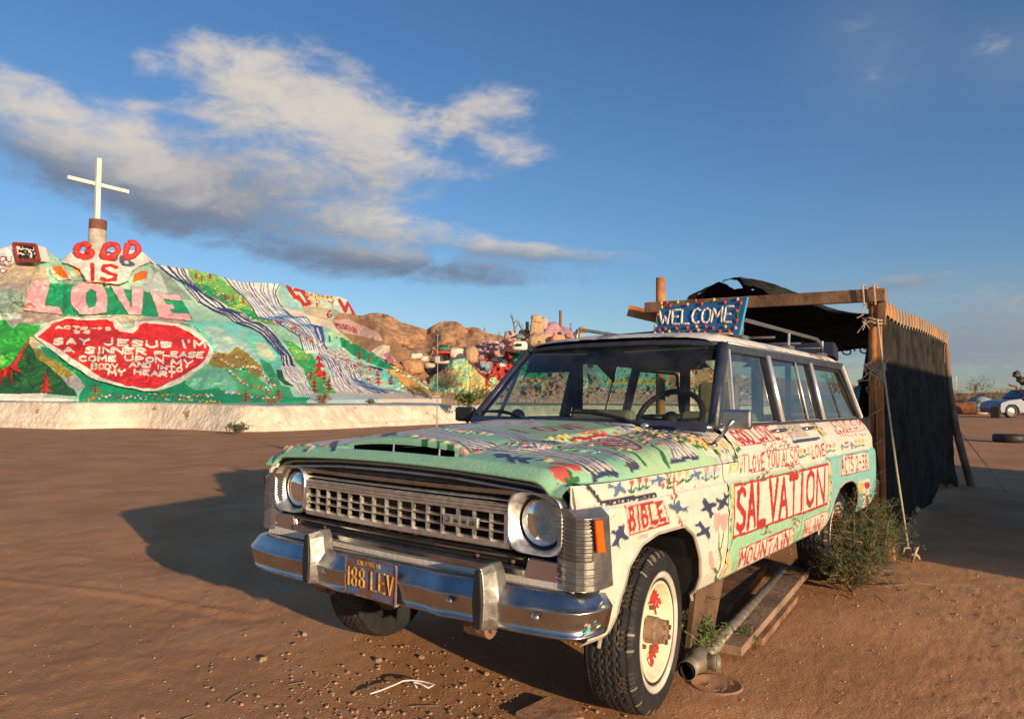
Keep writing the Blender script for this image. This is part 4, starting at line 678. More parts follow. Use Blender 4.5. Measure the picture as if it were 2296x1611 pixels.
# ================================================================== THE STATION WAGON
car = empty('station_wagon', (0, 2.3, 0), 'old station wagon hand painted with red words, flowers, birds and stripes, parked on bare dirt', 'car')
PZ = np.array([(.405,.845),(.43,.878),(.50,.912),(.60,.928),(.72,.932),(.84,.930),(.875,.926),(.885,.913),(.905,.906),(.965,.905),(.985,.902),(1.03,.880),(1.08,.845),(1.125,.800),(1.14,.785)])
PS = np.r_[0, np.cumsum(np.hypot(*np.diff(PZ, axis=0).T))]
def taper(y): return 1-.065*np.clip((.32-y)/.30, 0, 1)**2-.05*np.clip((y-4.40)/.27, 0, 1)**2
def sx(y, z): return np.interp(z, PZ[:, 0], PZ[:, 1])*taper(y)
def z2s(z): return np.interp(z, PZ[:, 0], PS)
def side_hit(p):
    d = raydir(p[0], p[1]); a, b = (.95-CAMP[0])/d[0], (.70-CAMP[0])/d[0]
    for _ in range(22):
        m = (a+b)/2; q = CAMP+d*m
        if q[0] > sx(q[1], q[2]): a = m
        else: b = m
    q = CAMP+d*a; return (q[1], float(z2s(q[2])))
def hz(x, y):
    """height of the bonnet and cowl skin"""
    ax = np.abs(x)/taper(y); q0 = np.clip(y/1.42, 0, 1.1); zt = 1.031+.091*q0-.020*(ax/.8)**2
    a0 = .80-.08*np.clip((y-.1)/1.1, 0, 1); t = np.clip((ax-a0)/(.906-a0), 0, 1); z = zt-(zt-.966)*t**3.0
    xo = np.abs(x+.05); k = np.interp(y, [.1400, .1406, .1420], [0, .58, 1.0])
    low = -.024*sm(.42, .33, xo)*sm(.055, .085, y)
    arch = .043*np.clip(1-(xo/.37)**2, 0, 1)**.55; plat = .030*sm(.50, .43, ax); q = sm(.16, .50, y)
    z = z+low*(1-k)+k*(arch*(1-q)+plat*q)*sm(1.36, 1.25, y)
    f = np.clip((.062-y)/.034, 0, 1); return z-.026*f**1.2
def hood_hit(p):
    d = raydir(p[0], p[1]); a = .8; b = 7.0; prev = None
    t = np.linspace(1.2, 6.5, 500); Q = CAMP+d*t[:, None]; h = Q[:, 2]-hz(Q[:, 0], Q[:, 1]); ok = np.where((h[:-1] > 0) & (h[1:] <= 0) & (Q[1:, 1] > 0) & (Q[1:, 1] < 1.9))[0]
    if len(ok) == 0: k = int(np.argmin(np.abs(h)+9*(Q[:, 1] < 0)+9*(Q[:, 1] > 1.9))); return (float(Q[k, 0]), float(Q[k, 1]))
    i = ok[0]; u_ = h[i]/(h[i]-h[i+1]); q = Q[i]*(1-u_)+Q[i+1]*u_; return (float(q[0]), float(q[1]))
def cA(x, y): return ((880+.26132*x)*.6993, (1310+.26132*y)*.6993)
def cB(x, y): return ((1400+.26132*x)*.6993, (1320+.26132*y)*.6993)
def cC(x, y): return ((1850+.26132*x)*.6993, (1300+.26132*y)*.6993)
def cD(x, y): return ((1850+.26069*x)*.6993, (1480+.26069*y)*.6993)
def c8(x, y): return ((2250+.3723*x)*.6993, (1350+.3723*y)*.6993)
CMINT = (.30, .55, .34); CMINT2 = (.38, .58, .33); CTEAL = (.22, .48, .42); CWHITE = (.66, .60, .50); CRED = (.40, .035, .03); CNAVY = (.04, .055, .12); CBIRD = (.08, .13, .22); LG = (.04, .15, .05); CYEL = (.72, .42, .13); CPINK = (.70, .34, .30); CORR = (.62, .10, .07)
def paint_hood():
    c = Canvas(-.97, -.02, .97, 1.52, .004, T=hood_hit, wob=.004, wsc=9, seed=3); c.c[:] = CMINT; r = random.Random(21)
    yy = c.Y; c.c[yy > .45] = CMINT2
    # white ground of the passenger half and the cowl
    raw = lambda *p: list(p)
    c.poly(raw((-.97, .20), (-.45, .17), (-.30, .24), (-.22, .5), (-.26, 1.3), (-.97, 1.3)), CWHITE, raw=True)
    c.poly(raw((-.97, 1.22), (.97, 1.22), (.97, 1.6), (-.97, 1.6)), (.52, .52, .50), raw=True)
    for k in range(16): x0 = -.92+.045*k; c.stroke([(x0, .40), (x0+.01, .7), (x0-.01, 1.2)], .011, CNAVY, .001, raw=True) if (k % 3) else None
    for k in range(14): a = r.uniform(-.9, -.35); b = r.uniform(.5, 1.15); bx, by = a, b; c.stroke([(bx-.07, by+.05), (bx, by), (bx+.08, by+.02)], [.01, .05, .015], CNAVY, .001, raw=True)
    def stripes(A, B, n, w=.0085): c.stripes(A, B, max(4, n-1), w, [CNAVY, CNAVY, (.08, .11, .20)], CWHITE, z=None, jit=.15)
    stripes(mp(cB, (-330, 225), (0, 235), (300, 285), (520, 330), (620, 362), (750, 402), (1300, 430), (1650, 488), (1930, 540), (2100, 640), (2200, 710)), mp(cB, (-330, 300), (0, 328), (260, 372), (370, 455), (700, 492), (1150, 530), (1600, 592), (1760, 660), (1880, 740)), 6)
    stripes(mp(cB, (500, 188), (820, 240), (1050, 278), (1170, 340), (1500, 362), (1900, 422), (2250, 505))+mp(cC, (520, 570), (650, 640), (750, 715)), mp(cB, (300, 205), (600, 258), (850, 305), (950, 368), (1400, 402), (1800, 455), (2100, 530))+mp(cC, (430, 610), (550, 660), (620, 700)), 5)
    stripes(mp(cB, (1500, 78), (2000, 108), (2296, 165))+mp(cC, (750, 258), (800, 310), (1050, 350), (1300, 442), (1420, 540), (1500, 600)), mp(cB, (1500, 100), (1900, 132), (2150, 190), (2260, 245))+mp(cC, (540, 322), (800, 372), (1000, 432), (1120, 520), (1170, 650)), 7)
    # blue edge strips at the bonnet sides
    for q in (((1905, 760), (2200, 700), (2215, 770), (1915, 820)),): c.poly(mp(cB, *q), CNAVY)
    c.poly(mp(cC, (1150, 650), (1490, 600), (1500, 650), (1150, 710)), CNAVY); c.poly(mp(cC, (590, 690), (740, 690), (780, 770), (650, 800)), CNAVY); c.poly(mp(cC, (570, 735), (600, 690), (700, 680), (755, 725), (640, 750)), (.10, .08, .05)); c.poly(mp(cB, (1880, 700), (1960, 715), (1900, 760)), (.10, .08, .05))
    # red writing and hearts
    c.poly(mp(cB, (430, 155), (700, 120), (900, 105), (1260, 120), (1350, 150), (1260, 175), (900, 168), (700, 172)), CWHITE)
    for k in range(24): x = r.uniform(450, 1250); y = r.uniform(115, 168); c.stroke(mp(cB, (x, y), (x+r.uniform(30, 90), y+r.uniform(-6, 6))), .012, CRED, .001)
    c.text(mp(cB, (900, 212), (1750, 150), (1985, 198), (1140, 262)), 'LOVE', .022, CRED, .002, gap=.45)
    hp = mp(cB, (1645, 345), (1700, 322), (1790, 318), (1870, 330), (1890, 300), (2080, 292), (2296, 300))+mp(cC, (450, 375), (640, 425), (770, 492), (785, 530), (720, 537), (560, 505), (350, 470))+mp(cB, (2200, 430), (1950, 392), (1800, 372), (1690, 362)); c.poly(hp, CWHITE); c.stroke(hp+[hp[0]], .016, CRED, .002)
    for i, (a, b, d, e) in enumerate([((1780, 335), (2200, 322), (2200, 340), (1780, 350)), ((1880, 352), (2300, 345), (2300, 362), (1880, 366)), ((1950, 372), (2380, 372), (2380, 390), (1950, 385)), ((2050, 395), (2430, 400), (2430, 418), (2050, 408))]): c.text(mp(cB, a, b, d, e), ['SAY JESUS', 'IM A SINNER', 'COME UPON', 'MY HEART'][i], .0075, CRED, .001, gap=.2)
    def rose(p, col, s=.014, leaf=True, raw_=False):
        q = p if raw_ else hood_hit(p)
        if leaf: c.stroke([(q[0]-s*.2, q[1]-s*.4), (q[0]-s*1.2, q[1]-s*1.4), (q[0]-s*1.9, q[1]-s*1.0)], s*.8, LG, .002, raw=True)
        c.disc(q, s, s*1.1, col, .007, raw=True); c.disc((q[0]+s*.2, q[1]), s*.45, s*.5, tuple(min(1, v*1.25) for v in col), .009, raw=True)
    for x, y, cl in [(135, 470, CYEL), (180, 480, CPINK), (280, 452, CPINK), (335, 452, CORR), (425, 447, CYEL), (465, 466, CPINK), (590, 447, CPINK), (645, 452, CORR), (885, 357, CYEL), (1000, 345, CPINK), (1090, 335, CPINK), (1175, 322, CORR), (1710, 342, CYEL), (1800, 362, CORR), (1930, 385, CPINK), (2105, 412, CYEL), (2240, 455, CPINK), (540, 380, CYEL), (620, 370, CORR), (700, 362, CPINK)]: rose(cA(x, y), cl, .017)
    for x, y, cl in [(340, 480, CPINK), (495, 495, CORR), (1365, 597, CYEL)]: rose(cB(x, y), cl, .018)
    for p0, p1, n in (((100, 215), (700, 290), 14), ((880, 385), (2000, 500), 26)):
        for k in range(n): f = (k+.5)/n; rose(cB(p0[0]*(1-f)+p1[0]*f, p0[1]*(1-f)+p1[1]*f+r.uniform(-14, 14)), r.choice([CPINK, CORR, CYEL, (.14, .38, .42), (.14, .38, .42), LG]), .010, k % 2 == 0)
    c.stroke(mp(cC, (240, 580), (330, 600), (460, 670)), .012, (.14, .40, .42))
    vine = mp(cB, (1360, 320), (1500, 340), (1600, 330), (1700, 380), (1900, 410), (2100, 430)); c.stroke(vine, .012, LG, .002); vine2 = mp(cC, (350, 500), (520, 540), (640, 565), (740, 610), (790, 660), (830, 710)); c.stroke(vine2, [.01, .012, .014, .02, .02, .03], LG, .002)
    v3 = mp(cC, (130, 340), (350, 350), (600, 370), (800, 420), (940, 500), (1050, 580), (1100, 700)); c.stroke(v3, [.01, .01, .012, .014, .016, .024, .03], LG, .002)
    for x, y, cl in [(1400, 322, CYEL), (1500, 296, CYEL), (1575, 288, CYEL), (1520, 362, CYEL), (1715, 384, CYEL), (1560, 320, CYEL), (1900, 412, CYEL), (1800, 268, CORR), (1870, 250, CORR), (1950, 248, CORR), (2050, 265, CORR), (2200, 270, CORR)]: rose(cB(x, y), cl, .013, False)
    for x, y, cl in [(190, 490, CYEL), (525, 540, CYEL), (620, 542, CYEL), (10, 462, CYEL), (75, 345, CORR), (150, 325, CORR), (235, 325, CORR), (340, 342, CORR), (640, 365, CORR), (720, 405, CORR), (815, 390, CORR), (870, 410, CORR), (815, 447, CORR), (890, 475, CORR), (1015, 482, CORR)]: rose(cC(x, y), cl, .013, False)
    # birds and the big red bloom on the front edge
    c.poly(mp(cB, (690, 525), (750, 512), (890, 518), (930, 560), (1040, 528), (1000, 558), (1220, 565), (1120, 598), (1165, 640), (1050, 625), (980, 580), (978, 636), (900, 602), (860, 560), (750, 570)), CNAVY, .002); c.disc(cB(790, 530), .006, .006, CRED); c.poly(mp(cA, (1300, 330), (1380, 290), (1470, 275), (1540, 290), (1480, 310), (1530, 330), (1440, 325), (1350, 345)), CNAVY, .002); c.poly(mp(cA, (690, 520), (670, 440), (730, 400), (800, 385), (770, 440), (750, 510)), CNAVY, .002)
    for x, y, a, b in ((1520, 690, .045, .035), (1500, 635, .03, .025), (1640, 655, .045, .025)): c.disc(cB(x, y), a, b, CORR, .003)
    c.stroke(mp(cB, (1620, 690), (1670, 760), (1690, 840)), .013, LG, .002); c.stroke(mp(cB, (1600, 745), (1670, 770), (1720, 745)), .018, LG, .002); c.stroke(mp(cB, (1610, 830), (1680, 870), (1730, 860)), .018, LG, .002)
    # cream corner by the cowl, thick with yellow flowers
    c.poly(mp(cC, (640, 225), (1000, 235), (1640, 262), (1720, 300), (2000, 520), (2000, 650), (1620, 640), (1560, 560), (1420, 470), (1240, 390), (800, 285)), CWHITE)
    for k in range(60):
        x = r.uniform(720, 1980); f = (x-720)/1260; y = 250+f*300+r.uniform(-45, 75); p = cC(x, y)
        c.stroke([p, cC(x+r.uniform(-60, 60), y+r.uniform(10, 40))], .014, LG, .002)
    for k in range(75): x = r.uniform(720, 1990); f = (x-720)/1270; rose(cC(x, 240+f*290+r.uniform(-45, 85)), r.choice([CYEL, CYEL, (.74, .50, .20)]), .014, False)
    for k in range(500): x = r.uniform(-.95, .95); y = r.uniform(1.26, 1.5); c.stroke([(x, y), (x+r.uniform(-.06, .06), y+r.uniform(-.01, .01))], .006, r.choice([CWHITE, CWHITE, (.12, .13, .17), (.35, .38, .42), (.60, .40, .2)]), None, raw=True)
    for k in range(170): x = r.uniform(-.9, .95); y = r.uniform(.05, 1.3); c.disc((x, y), r.uniform(.001, .004), r.uniform(.001, .003), (.20, .16, .11), raw=True)
    c.soft(1); return c
hcv = paint_hood()
def skin(name, ys, xs, parent, mask=None, bottom=None):
    X, Y = np.meshgrid(xs, ys); Z = hz(X, Y); T = taper(Y); c_, z_, _ = hcv.sample(X*T, Y); P = np.stack([X*T, Y, Z+z_], -1)
    F = grid_faces(*X.shape, mask); V, F, C = compact(P, F, c_); return mesh_np(name, V, F, M['carpaint'], parent, C)
ys = np.r_[np.arange(.028, .139, .005), .1395, .1400, .1406, .1413, .1420, np.arange(.146, 1.262, .005)]; xs = np.linspace(-.906, .906, 345)
yc = (ys[:-1]+ys[1:])/2; xc = (xs[:-1]+xs[1:])/2; cut = ((yc[:, None] > .1400) & (yc[:, None] < .1406) & (np.abs(xc[None]+.05) < .315*np.ones_like(yc)[:, None]))
hood = skin('bonnet', ys, xs, car, ~cut)
# rolled front lip of the bonnet
lx = np.linspace(-.906, .906, 140); tp = taper(.028); z0 = hz(lx, .028); lip = np.array([[(x*tp, yy_, z+dz) for x, z in zip(lx, z0)] for yy_, dz in ((.028, 0), (.022, -.004), (.019, -.010), (.022, -.017), (.040, -.019))])
mesh_np('front_lip', lip, grid_faces(*lip.shape[:2]), mat('mint_body_paint', CMINT, .45, var=.1, bump=.3), hood)
MB().box((0, .30, .99), (.86, .3, .05)).build('vent_opening', M['dark'], hood)
for x in (-.10, .17): MB().tube([(x, .142, hz(x, .10)-.003), (x, .146, hz(x, .10)+.05)], .004, 6).build('vent_strut', M['chrome2'], hood)
skin('cowl', np.arange(1.268, 1.475, .006), xs, car)
# ---- side skin
def paint_side():
    c = Canvas(-.05, -.02, 4.75, PS[-1]+.03, .004, T=side_hit, wob=.0035, wsc=10, seed=6); c.c[:] = CWHITE; r = random.Random(8); raw = lambda *p: [(a, float(z2s(b))) for a, b in p]
    S_ = lambda z: float(z2s(z))
    def rawpoly(pts, col, z=None): c.poly(raw(*pts), col, z, raw=True)
    rawpoly([(1.272, .40), (3.1, .40), (3.1, .875), (1.272, .875)], CMINT); rawpoly([(3.0, .40), (4.7, .40), (4.7, .895), (3.0, .895)], CTEAL); rawpoly([(2.2, .57), (3.1, .57), (3.1, .875), (2.6, .875)], (.26, .50, .38)); rawpoly([(1.04, .40), (3.1, .40), (3.1, .432), (1.04, .432)], (.30, .52, .48)); rawpoly([(1.06, .38), (1.2, .38), (1.27, .45), (1.27, .40)], (.30, .52, .48))
    # worn, sun-bleached patches on the shoulder
    rawpoly([(2.40, 1.04), (2.80, 1.04), (2.80, 1.14), (2.30, 1.14)], (.44, .38, .31)); rawpoly([(2.4, 1.012), (3.0, 1.012), (3.0, 1.028), (2.4, 1.028)], CNAVY, .004)
    def plate(q, word, w, gap=.28, bw=None, fill=CWHITE, inset=.14, **k):
        P = mp(c8, *q); c.poly(P, fill, .001); c.stroke(P+[P[0]], bw or w*.7, CRED, .003)
        cx = sum(p[0] for p in P)/4; cy = sum(p[1] for p in P)/4
        f = lambda a, b, u: (a[0]*(1-u)+b[0]*u, a[1]*(1-u)+b[1]*u)
        def B(u, v): t = f(P[0], P[1], u); b = f(P[3], P[2], u); return f(t, b, v)
        iu = inset*.35; c.text([B(iu, inset), B(1-iu, inset), B(1-iu, 1-inset), B(iu, 1-inset)], word, w, CRED, .004, gap=gap, name='letter', **k)
    plate([(275, 550), (1088, 368), (1078, 708), (268, 1000)], 'SALVATION', .036, .42, bw=.014, inset=.10)
    plate([(322, 1100), (777, 912), (762, 1068), (290, 1288)], 'MOUNTAIN', .0145, .45, bw=.008, inset=.12)
    plate([(880, 850), (1080, 768), (1060, 918), (858, 1008)], 'NILAND.', .0105, .4, bw=.008, inset=.12)
    plate([(345, 295), (835, 212), (838, 362), (345, 452)], 'I LOVE YOU ALSO', .0125, .38, bw=.005, inset=.10)
    plate([(1190, 300), (1428, 262), (1438, 412), (1195, 468)], 'ACTS 2-38', .015, .38, bw=.007, inset=.12)
    c.text(mp(c8, (945, 215), (1050, 190), (1060, 290), (950, 318)), 'LOVE', .013, CRED, .004, name='letter')
    P = mp(c8, (215, 80), (640, 20), (700, 150), (330, 212)); c.poly(P, CWHITE); c.stroke(P+[P[0]], .008, CRED, .003); c.text(mp(c8, (225, 90), (560, 32), (660, 140), (345, 190)), 'GOD LOVE', .020, CRED, .004, gap=.4, name='letter')
    P = mp(c8, (1060, 0), (1400, -20), (1445, 60), (1165, 105)); c.poly(P, CWHITE); c.stroke(P+[P[0]], .008, CRED, .003); c.text(mp(c8, (1075, 5), (1390, -15), (1430, 55), (1150, 95)), 'JESUS IS MY', .012, CRED, .004, gap=.2, name='letter')
    def bl(f, cx, cy, s, ang, col=CBIRD):
        q = lambda a, b: f(cx+s*(a*math.cos(ang)-b*math.sin(ang)), cy+s*(a*math.sin(ang)+b*math.cos(ang)))
        c.poly([q(*p) for p in ((-1, -.05), (-.8, -.25), (-.55, -.2), (-.3, -.15), (-.2, -.75), (.12, -.9), (.2, -.5), (.15, -.15), (.5, -.15), (1.1, -.45), (.88, -.05), (1.15, .3), (.5, .2), (.2, .25), (.1, .62), (-.15, .7), (-.18, .25), (-.55, .2), (-.8, .15))], col, .003); c.poly([q(-.18+.72*math.cos(t), .02+.30*math.sin(t)) for t in np.linspace(0, 6, 12)], col, .004); c.disc(q(-.72, -.08), .004, .004, CRED)
    def tulip(f, x, y, s, col, h=1.7):
        c.stroke([f(x, y), f(x, y+s*h)], .008, LG, .002); c.stroke([f(x-s*.7, y+s*h*.75), f(x, y+s*h), f(x+s*.7, y+s*h*.75)], .009, LG, .002); c.poly([f(x-s*.5, y-s*.4), f(x-s*.2, y-s*.9), f(x, y-s*.6), f(x+s*.3, y-s*.95), f(x+s*.5, y-s*.3), f(x+s*.3, y+s*.4), f(x-s*.3, y+s*.4)], col, .004)
    # front wing: sky-blue washes, birds, tulips
    for q in (((370, 235), (620, 190), (760, 170), (600, 235)), ((520, 320), (900, 310), (1000, 340), (620, 370)), ((1250, 80), (1500, 30), (1560, 60), (1420, 110)), ((1400, 230), (1620, 190), (1760, 110), (1780, 60), (1560, 140)), ((240, 560), (400, 560), (420, 620), (300, 640)), ((330, 1350), (420, 1180), (440, 1400), (380, 1500))): c.poly(mp(cD, *q), (.42, .52, .58))
    bl(cD, 490, 330, 120, math.pi+.3+math.pi*0, (.10, .18, .28)); bl(cD, 1000, 225, 95, math.pi-.2, (.10, .18, .28)); bl(cD, 1460, 150, 85, math.pi-.5, (.10, .18, .28)); bl(cD, 1235, 560, 125, .15); bl(cD, 510, 890, 150, 1.9-math.pi+math.pi*1.0, CNAVY); bl(cD, 1605, 560, 135, 1.1, CNAVY); bl(cD, 1790, 500, 120, -1.1, CNAVY); bl(cD, 1560, 840, 125, -2.2, CNAVY)
    for x, y, s, cl in ((665, 265, 62, CORR), (765, 225, 62, CORR), (850, 220, 55, CORR), (1140, 150, 70, CYEL), (1255, 140, 70, CYEL), (1345, 130, 62, CYEL), (1580, 100, 70, CPINK), (1690, 75, 70, CPINK)): tulip(cD, x, y, s, cl)
    c.stroke(mp(cD, (1080, 100), (1130, 230), (1100, 330), (1180, 300), (1200, 100)), .010, LG, .003); c.stroke(mp(cD, (1180, 300), (1190, 500)), .012, LG, .003); c.stroke(mp(cD, (1240, 660), (1290, 740), (1300, 820)), .008, LG, .003)
    for x, y in ((1080, 105), (1195, 80), (1100, 235), (1195, 215), (1055, 290), (1235, 260), (1180, 320), (1160, 430), (1210, 400), (1255, 720), (1280, 790)): c.disc(cD(x, y), .011, .014, CORR, .005)
    P = mp(cD, (588, 545), (1045, 480), (1135, 745), (635, 890)); c.poly(P, (.68, .58, .44)); c.stroke(P+[P[0]], .008, CRED, .004); c.text(mp(cD, (635, 570), (1030, 510), (1085, 700), (650, 830)), 'BIBLE', .0165, CRED, .005, gap=.5, name='letter')
    # black line of the lost side moulding
    c.stroke(mp(cD, (115, 285), (220, 400), (310, 520), (600, 460), (960, 405)), [.016, .018, .022, .024, .022], (.035, .035, .045), .003); c.poly(mp(cD, (800, 890), (880, 880), (870, 920), (740, 950)), (.55, .35, .33))
    for x in np.arange(.1, 1.27, .02): c.disc((x+r.uniform(-.01, .01), S_(.888)+r.uniform(-.006, .006)), r.uniform(.004, .012), .003, r.choice([(.25, .2, .16), (.4, .4, .42), CWHITE]), raw=True)
    # tall tulips at the rear of the wing
    c.stroke(mp(cD, (1740, 850), (1740, 1050), (1770, 1200), (1700, 1400), (1690, 1520)), [.010, .014, .014, .018, .030], LG, .004); c.stroke(mp(cD, (1800, 870), (1770, 1050), (1745, 1100)), .012, LG, .004); c.stroke(mp(cD, (1650, 1280), (1720, 1360)), [.02, .014], LG, .004)
    for x0, x1 in ((1670, 1760), (1755, 1850)):
        c.poly(mp(cD, (x0, 660), (x0+20, 630), ((x0+x1)/2, 650), (x1-10, 630), (x1, 700), (x1-15, 800), ((x0+x1)/2, 870), (x0, 780)), CPINK, .004)
    c.poly(mp(cD, (1610, 1090), (1650, 1080), (1680, 1200), (1685, 1300), (1640, 1310), (1615, 1240)), CPINK, .004); c.poly(mp(cD, (1790, 1050), (1850, 1050), (1850, 1400), (1740, 1460), (1770, 1250)), (.72, .60, .42))
    # yellow vines down the door edges
    for X0, y0, y1 in ((1.30, .42, .86), (2.93+.12, .44, .95), (2.30, .45, .57)):
        pts = [(X0+.018*math.sin(k*1.3), S_(y0+(y1-y0)*k/14)) for k in range(15)]; c.stroke(pts, .009, LG, .003, raw=True)
        for k in range(int((y1-y0)*60)): q = r.uniform(0, 1); c.disc((X0+r.uniform(-.035, .035), S_(y0+(y1-y0)*q)), .010, .013, r.choice([CYEL, CYEL, CPINK] if X0 != 2.30 else [CPINK, LG]), .005, raw=True)
    for x, y in ((540, 440), (800, 400), (530, 935), (820, 860), (590, 215), (720, 190)):
        for k in range(9): p = c8(x+r.uniform(-45, 45), y+r.uniform(-30, 30)); c.stroke([p, (p[0]+r.uniform(-8, 8), p[1]+r.uniform(2, 8))], .008, LG, .003)
        for k in range(6): c.disc(c8(x+r.uniform(-45, 45), y+r.uniform(-30, 30)), .009, .009, r.choice([CORR, CPINK]), .004)
    for f, x, y, s, cl in ((c8, 850, 255, 32, CYEL), (c8, 882, 255, 26, CORR), (c8, 915, 240, 30, CPINK), (c8, 1080, 215, 28, CPINK), (c8, 1105, 215, 22, CORR), (c8, 1135, 205, 30, CYEL), (c8, 1235, 185, 22, CORR), (c8, 1252, 185, 20, CORR), (c8, 1325, 175, 26, CYEL), (c8, 1355, 172, 26, CYEL), (c8, 1385, 168, 26, CYEL), (c8, 1375, 590, 60, CYEL), (c8, 1420, 580, 60, CPINK)): tulip(f, x, y, s, cl)
    bl(c8, 1205, 215, 30, 1.4, (.14, .2, .34)); bl(c8, 1290, 205, 32, 1.4, (.14, .2, .34)); c.poly(mp(c8, (1355, 520), (1445, 490), (1440, 640), (1420, 760), (1360, 790)), CWHITE); tulip(c8, 1375, 560, 50, CYEL); tulip(c8, 1420, 560, 50, CRED)
    for k in range(60): c.disc(c8(r.uniform(1350, 1440), r.uniform(640, 790)), .010, .010, r.choice([CRED, CPINK, LG, CRED]), .004)
    # shoulder between wing and mirror, and over the rear door
    for k in range(40): c.stroke([c8(r.uniform(700, 830), r.uniform(30, 150)), c8(r.uniform(700, 830), r.uniform(30, 150))], .004, r.choice([LG, CPINK, CWHITE, (.5, .4, .3)]), .002)
    for k in range(60): f = r.random(); p = c8(930+130*f+r.uniform(-25, 25), 10+110*f+r.uniform(-15, 15)); c.disc(p, .013, .013, r.choice([CYEL, CYEL, LG, LG]), .005)
    for k in range(40): f = r.random(); c.disc(c8(1190+240*f, 122-12*f+r.uniform(-8, 8)), .009, .007, r.choice([CRED, CPINK, LG, (.2, .2, .4)]), .004)
    for k in range(60): f = r.random(); p = c8(200+130*r.random(), 170+260*f); c.disc(p, .011, .013, r.choice([CYEL, CYEL, LG, CWHITE]), .005)
    for k in range(700): x = r.uniform(0, 4.7); s_ = r.uniform(0, PS[-1]); c.disc((x, s_), r.uniform(.001, .0035), r.uniform(.001, .003), r.choice([(.3, .24, .17), (.5, .42, .32)]), raw=True)
    c.soft(1); return c
scv = paint_side()
ARF = [(.262, .38), (.285, .56), (.33, .66), (.42, .725), (.55, .748), (.80, .745), (.90, .69), (.97, .58), (1.03, .43), (1.05, .38)]
ARR = [(3.07, .38), (3.10, .50), (3.17, .60), (3.30, .675), (3.45, .70), (3.66, .70), (3.80, .665), (3.90, .55), (3.95, .43), (3.97, .38)]
def inside(P, x, y):
    m = np.zeros(np.shape(x), bool); n = len(P)
    for i in range(n):
        (xa, ya), (xb, yb) = P[i], P[(i+1) % n]
        if ya != yb: m ^= ((ya > y) != (yb > y)) & (x < (xb-xa)*(y-ya)/(yb-ya)+xa)
    return m
def side_panel(name, y0, y1, z0, z1, parent, cuts=(), sgn=1, step=.006, ids=True, slant=None):
    s = np.linspace(z2s(z0), z2s(z1), int((z2s(z1)-z2s(z0))/step)+2); y = np.linspace(y0, y1, int((y1-y0)/step)+2); Y, SS = np.meshgrid(y, s)
    Z = np.interp(SS, PS, PZ[:, 0])
    if sgn > 0: c_, z_, id_ = scv.sample(Y, SS)
    else: c_ = np.zeros(Y.shape+(3,))+np.array(CWHITE); z_ = 0*Y; id_ = np.zeros(Y.shape, int)
    X = sx(Y, Z); P = np.stack([sgn*(X+z_), Y, Z], -1)
    yc = (Y[:-1, :-1]+Y[1:, 1:])/2; zc = (Z[:-1, :-1]+Z[1:, 1:])/2; m = np.ones(yc.shape, bool)
    for a in cuts: m &= ~inside(a, yc, zc)
    fid = id_[:-1, :-1]; F = grid_faces(*Y.shape, m & (fid == 0)); V, F, C = compact(P, F, c_); o = mesh_np(name, V, F, M['carpaint'], parent, C)
    for k in np.unique(fid[m]):
        if k == 0: continue
        F = grid_faces(*Y.shape, m & (fid == k))
        if len(F) > 2: V, F, C = compact(P, F, c_); mesh_np(scv.names[k], V, F, M['carpaint'], o, C)
    return o
for sg, st in ((1, .0055), (-1, .03)):
    side_panel('front_wing', .055, 1.264, .405, .963, car, [ARF, [(.0, .38), (.16, .38), (.16, .60), (.10, .88), (.0, .88)]], sg, st); MB().prism([(sg*.848, .066, .87), (sg*.846, .070, .935), (sg*.828, .072, .955), (sg*.868, .058, .958), (sg*.885, .058, .87)], (0, .03, 0)).build('wing_nose', mat('white_wing_nose', (.72, .64, .52), .5, bump=.3), car); d1 = side_panel('front_door', 1.272, 2.447, .432, 1.14, car, [[(1.2, .965), (1.47, .965), (1.47, 1.2), (1.2, 1.2)]], sg, st)
    d2 = side_panel('rear_door', 2.455, 3.062, .432, 1.14, car, [ARR], sg, st); side_panel('rear_quarter_panel', 3.070, 4.64, .405, 1.14, car, [ARR], sg, st); side_panel('sill', 1.03, 3.10, .405, .430, car, [ARF, ARR], sg, st)
    for A in (ARF, ARR):
        q = np.array(A); t = np.linspace(0, len(q)-1, 50); q = np.stack([np.interp(t, range(len(q)), q[:, 0]), np.interp(t, range(len(q)), q[:, 1])], 1)
        MB().tube([(sg*(sx(a, max(b, .41))-.004), a, b) for a, b in q], .008, 6).build('wheel_arch_edge', mat('arch_edge', (.40, .36, .30), .6), car)
        MB().add([(sg*(sx(a, max(b, .41))-.006), a, b) for a, b in q]+[(sg*.60, a, b) for a, b in q], [(i, i+1, i+51, i+50) for i in range(49)]).build('wheel_arch_liner', M['dark'], car)
    if sg > 0:
        for dd, yy_ in ((d1, 2.30), (d2, 2.88)): MB().tube([(sx(yy_, 1.085)+.004, yy_-.11, 1.085), (sx(yy_, 1.085)+.022, yy_-.09, 1.090), (sx(yy_, 1.085)+.024, yy_+.03, 1.090), (sx(yy_, 1.085)+.004, yy_+.05, 1.085)], .012, 8).build('handle', M['chrome'], dd, smooth=True)
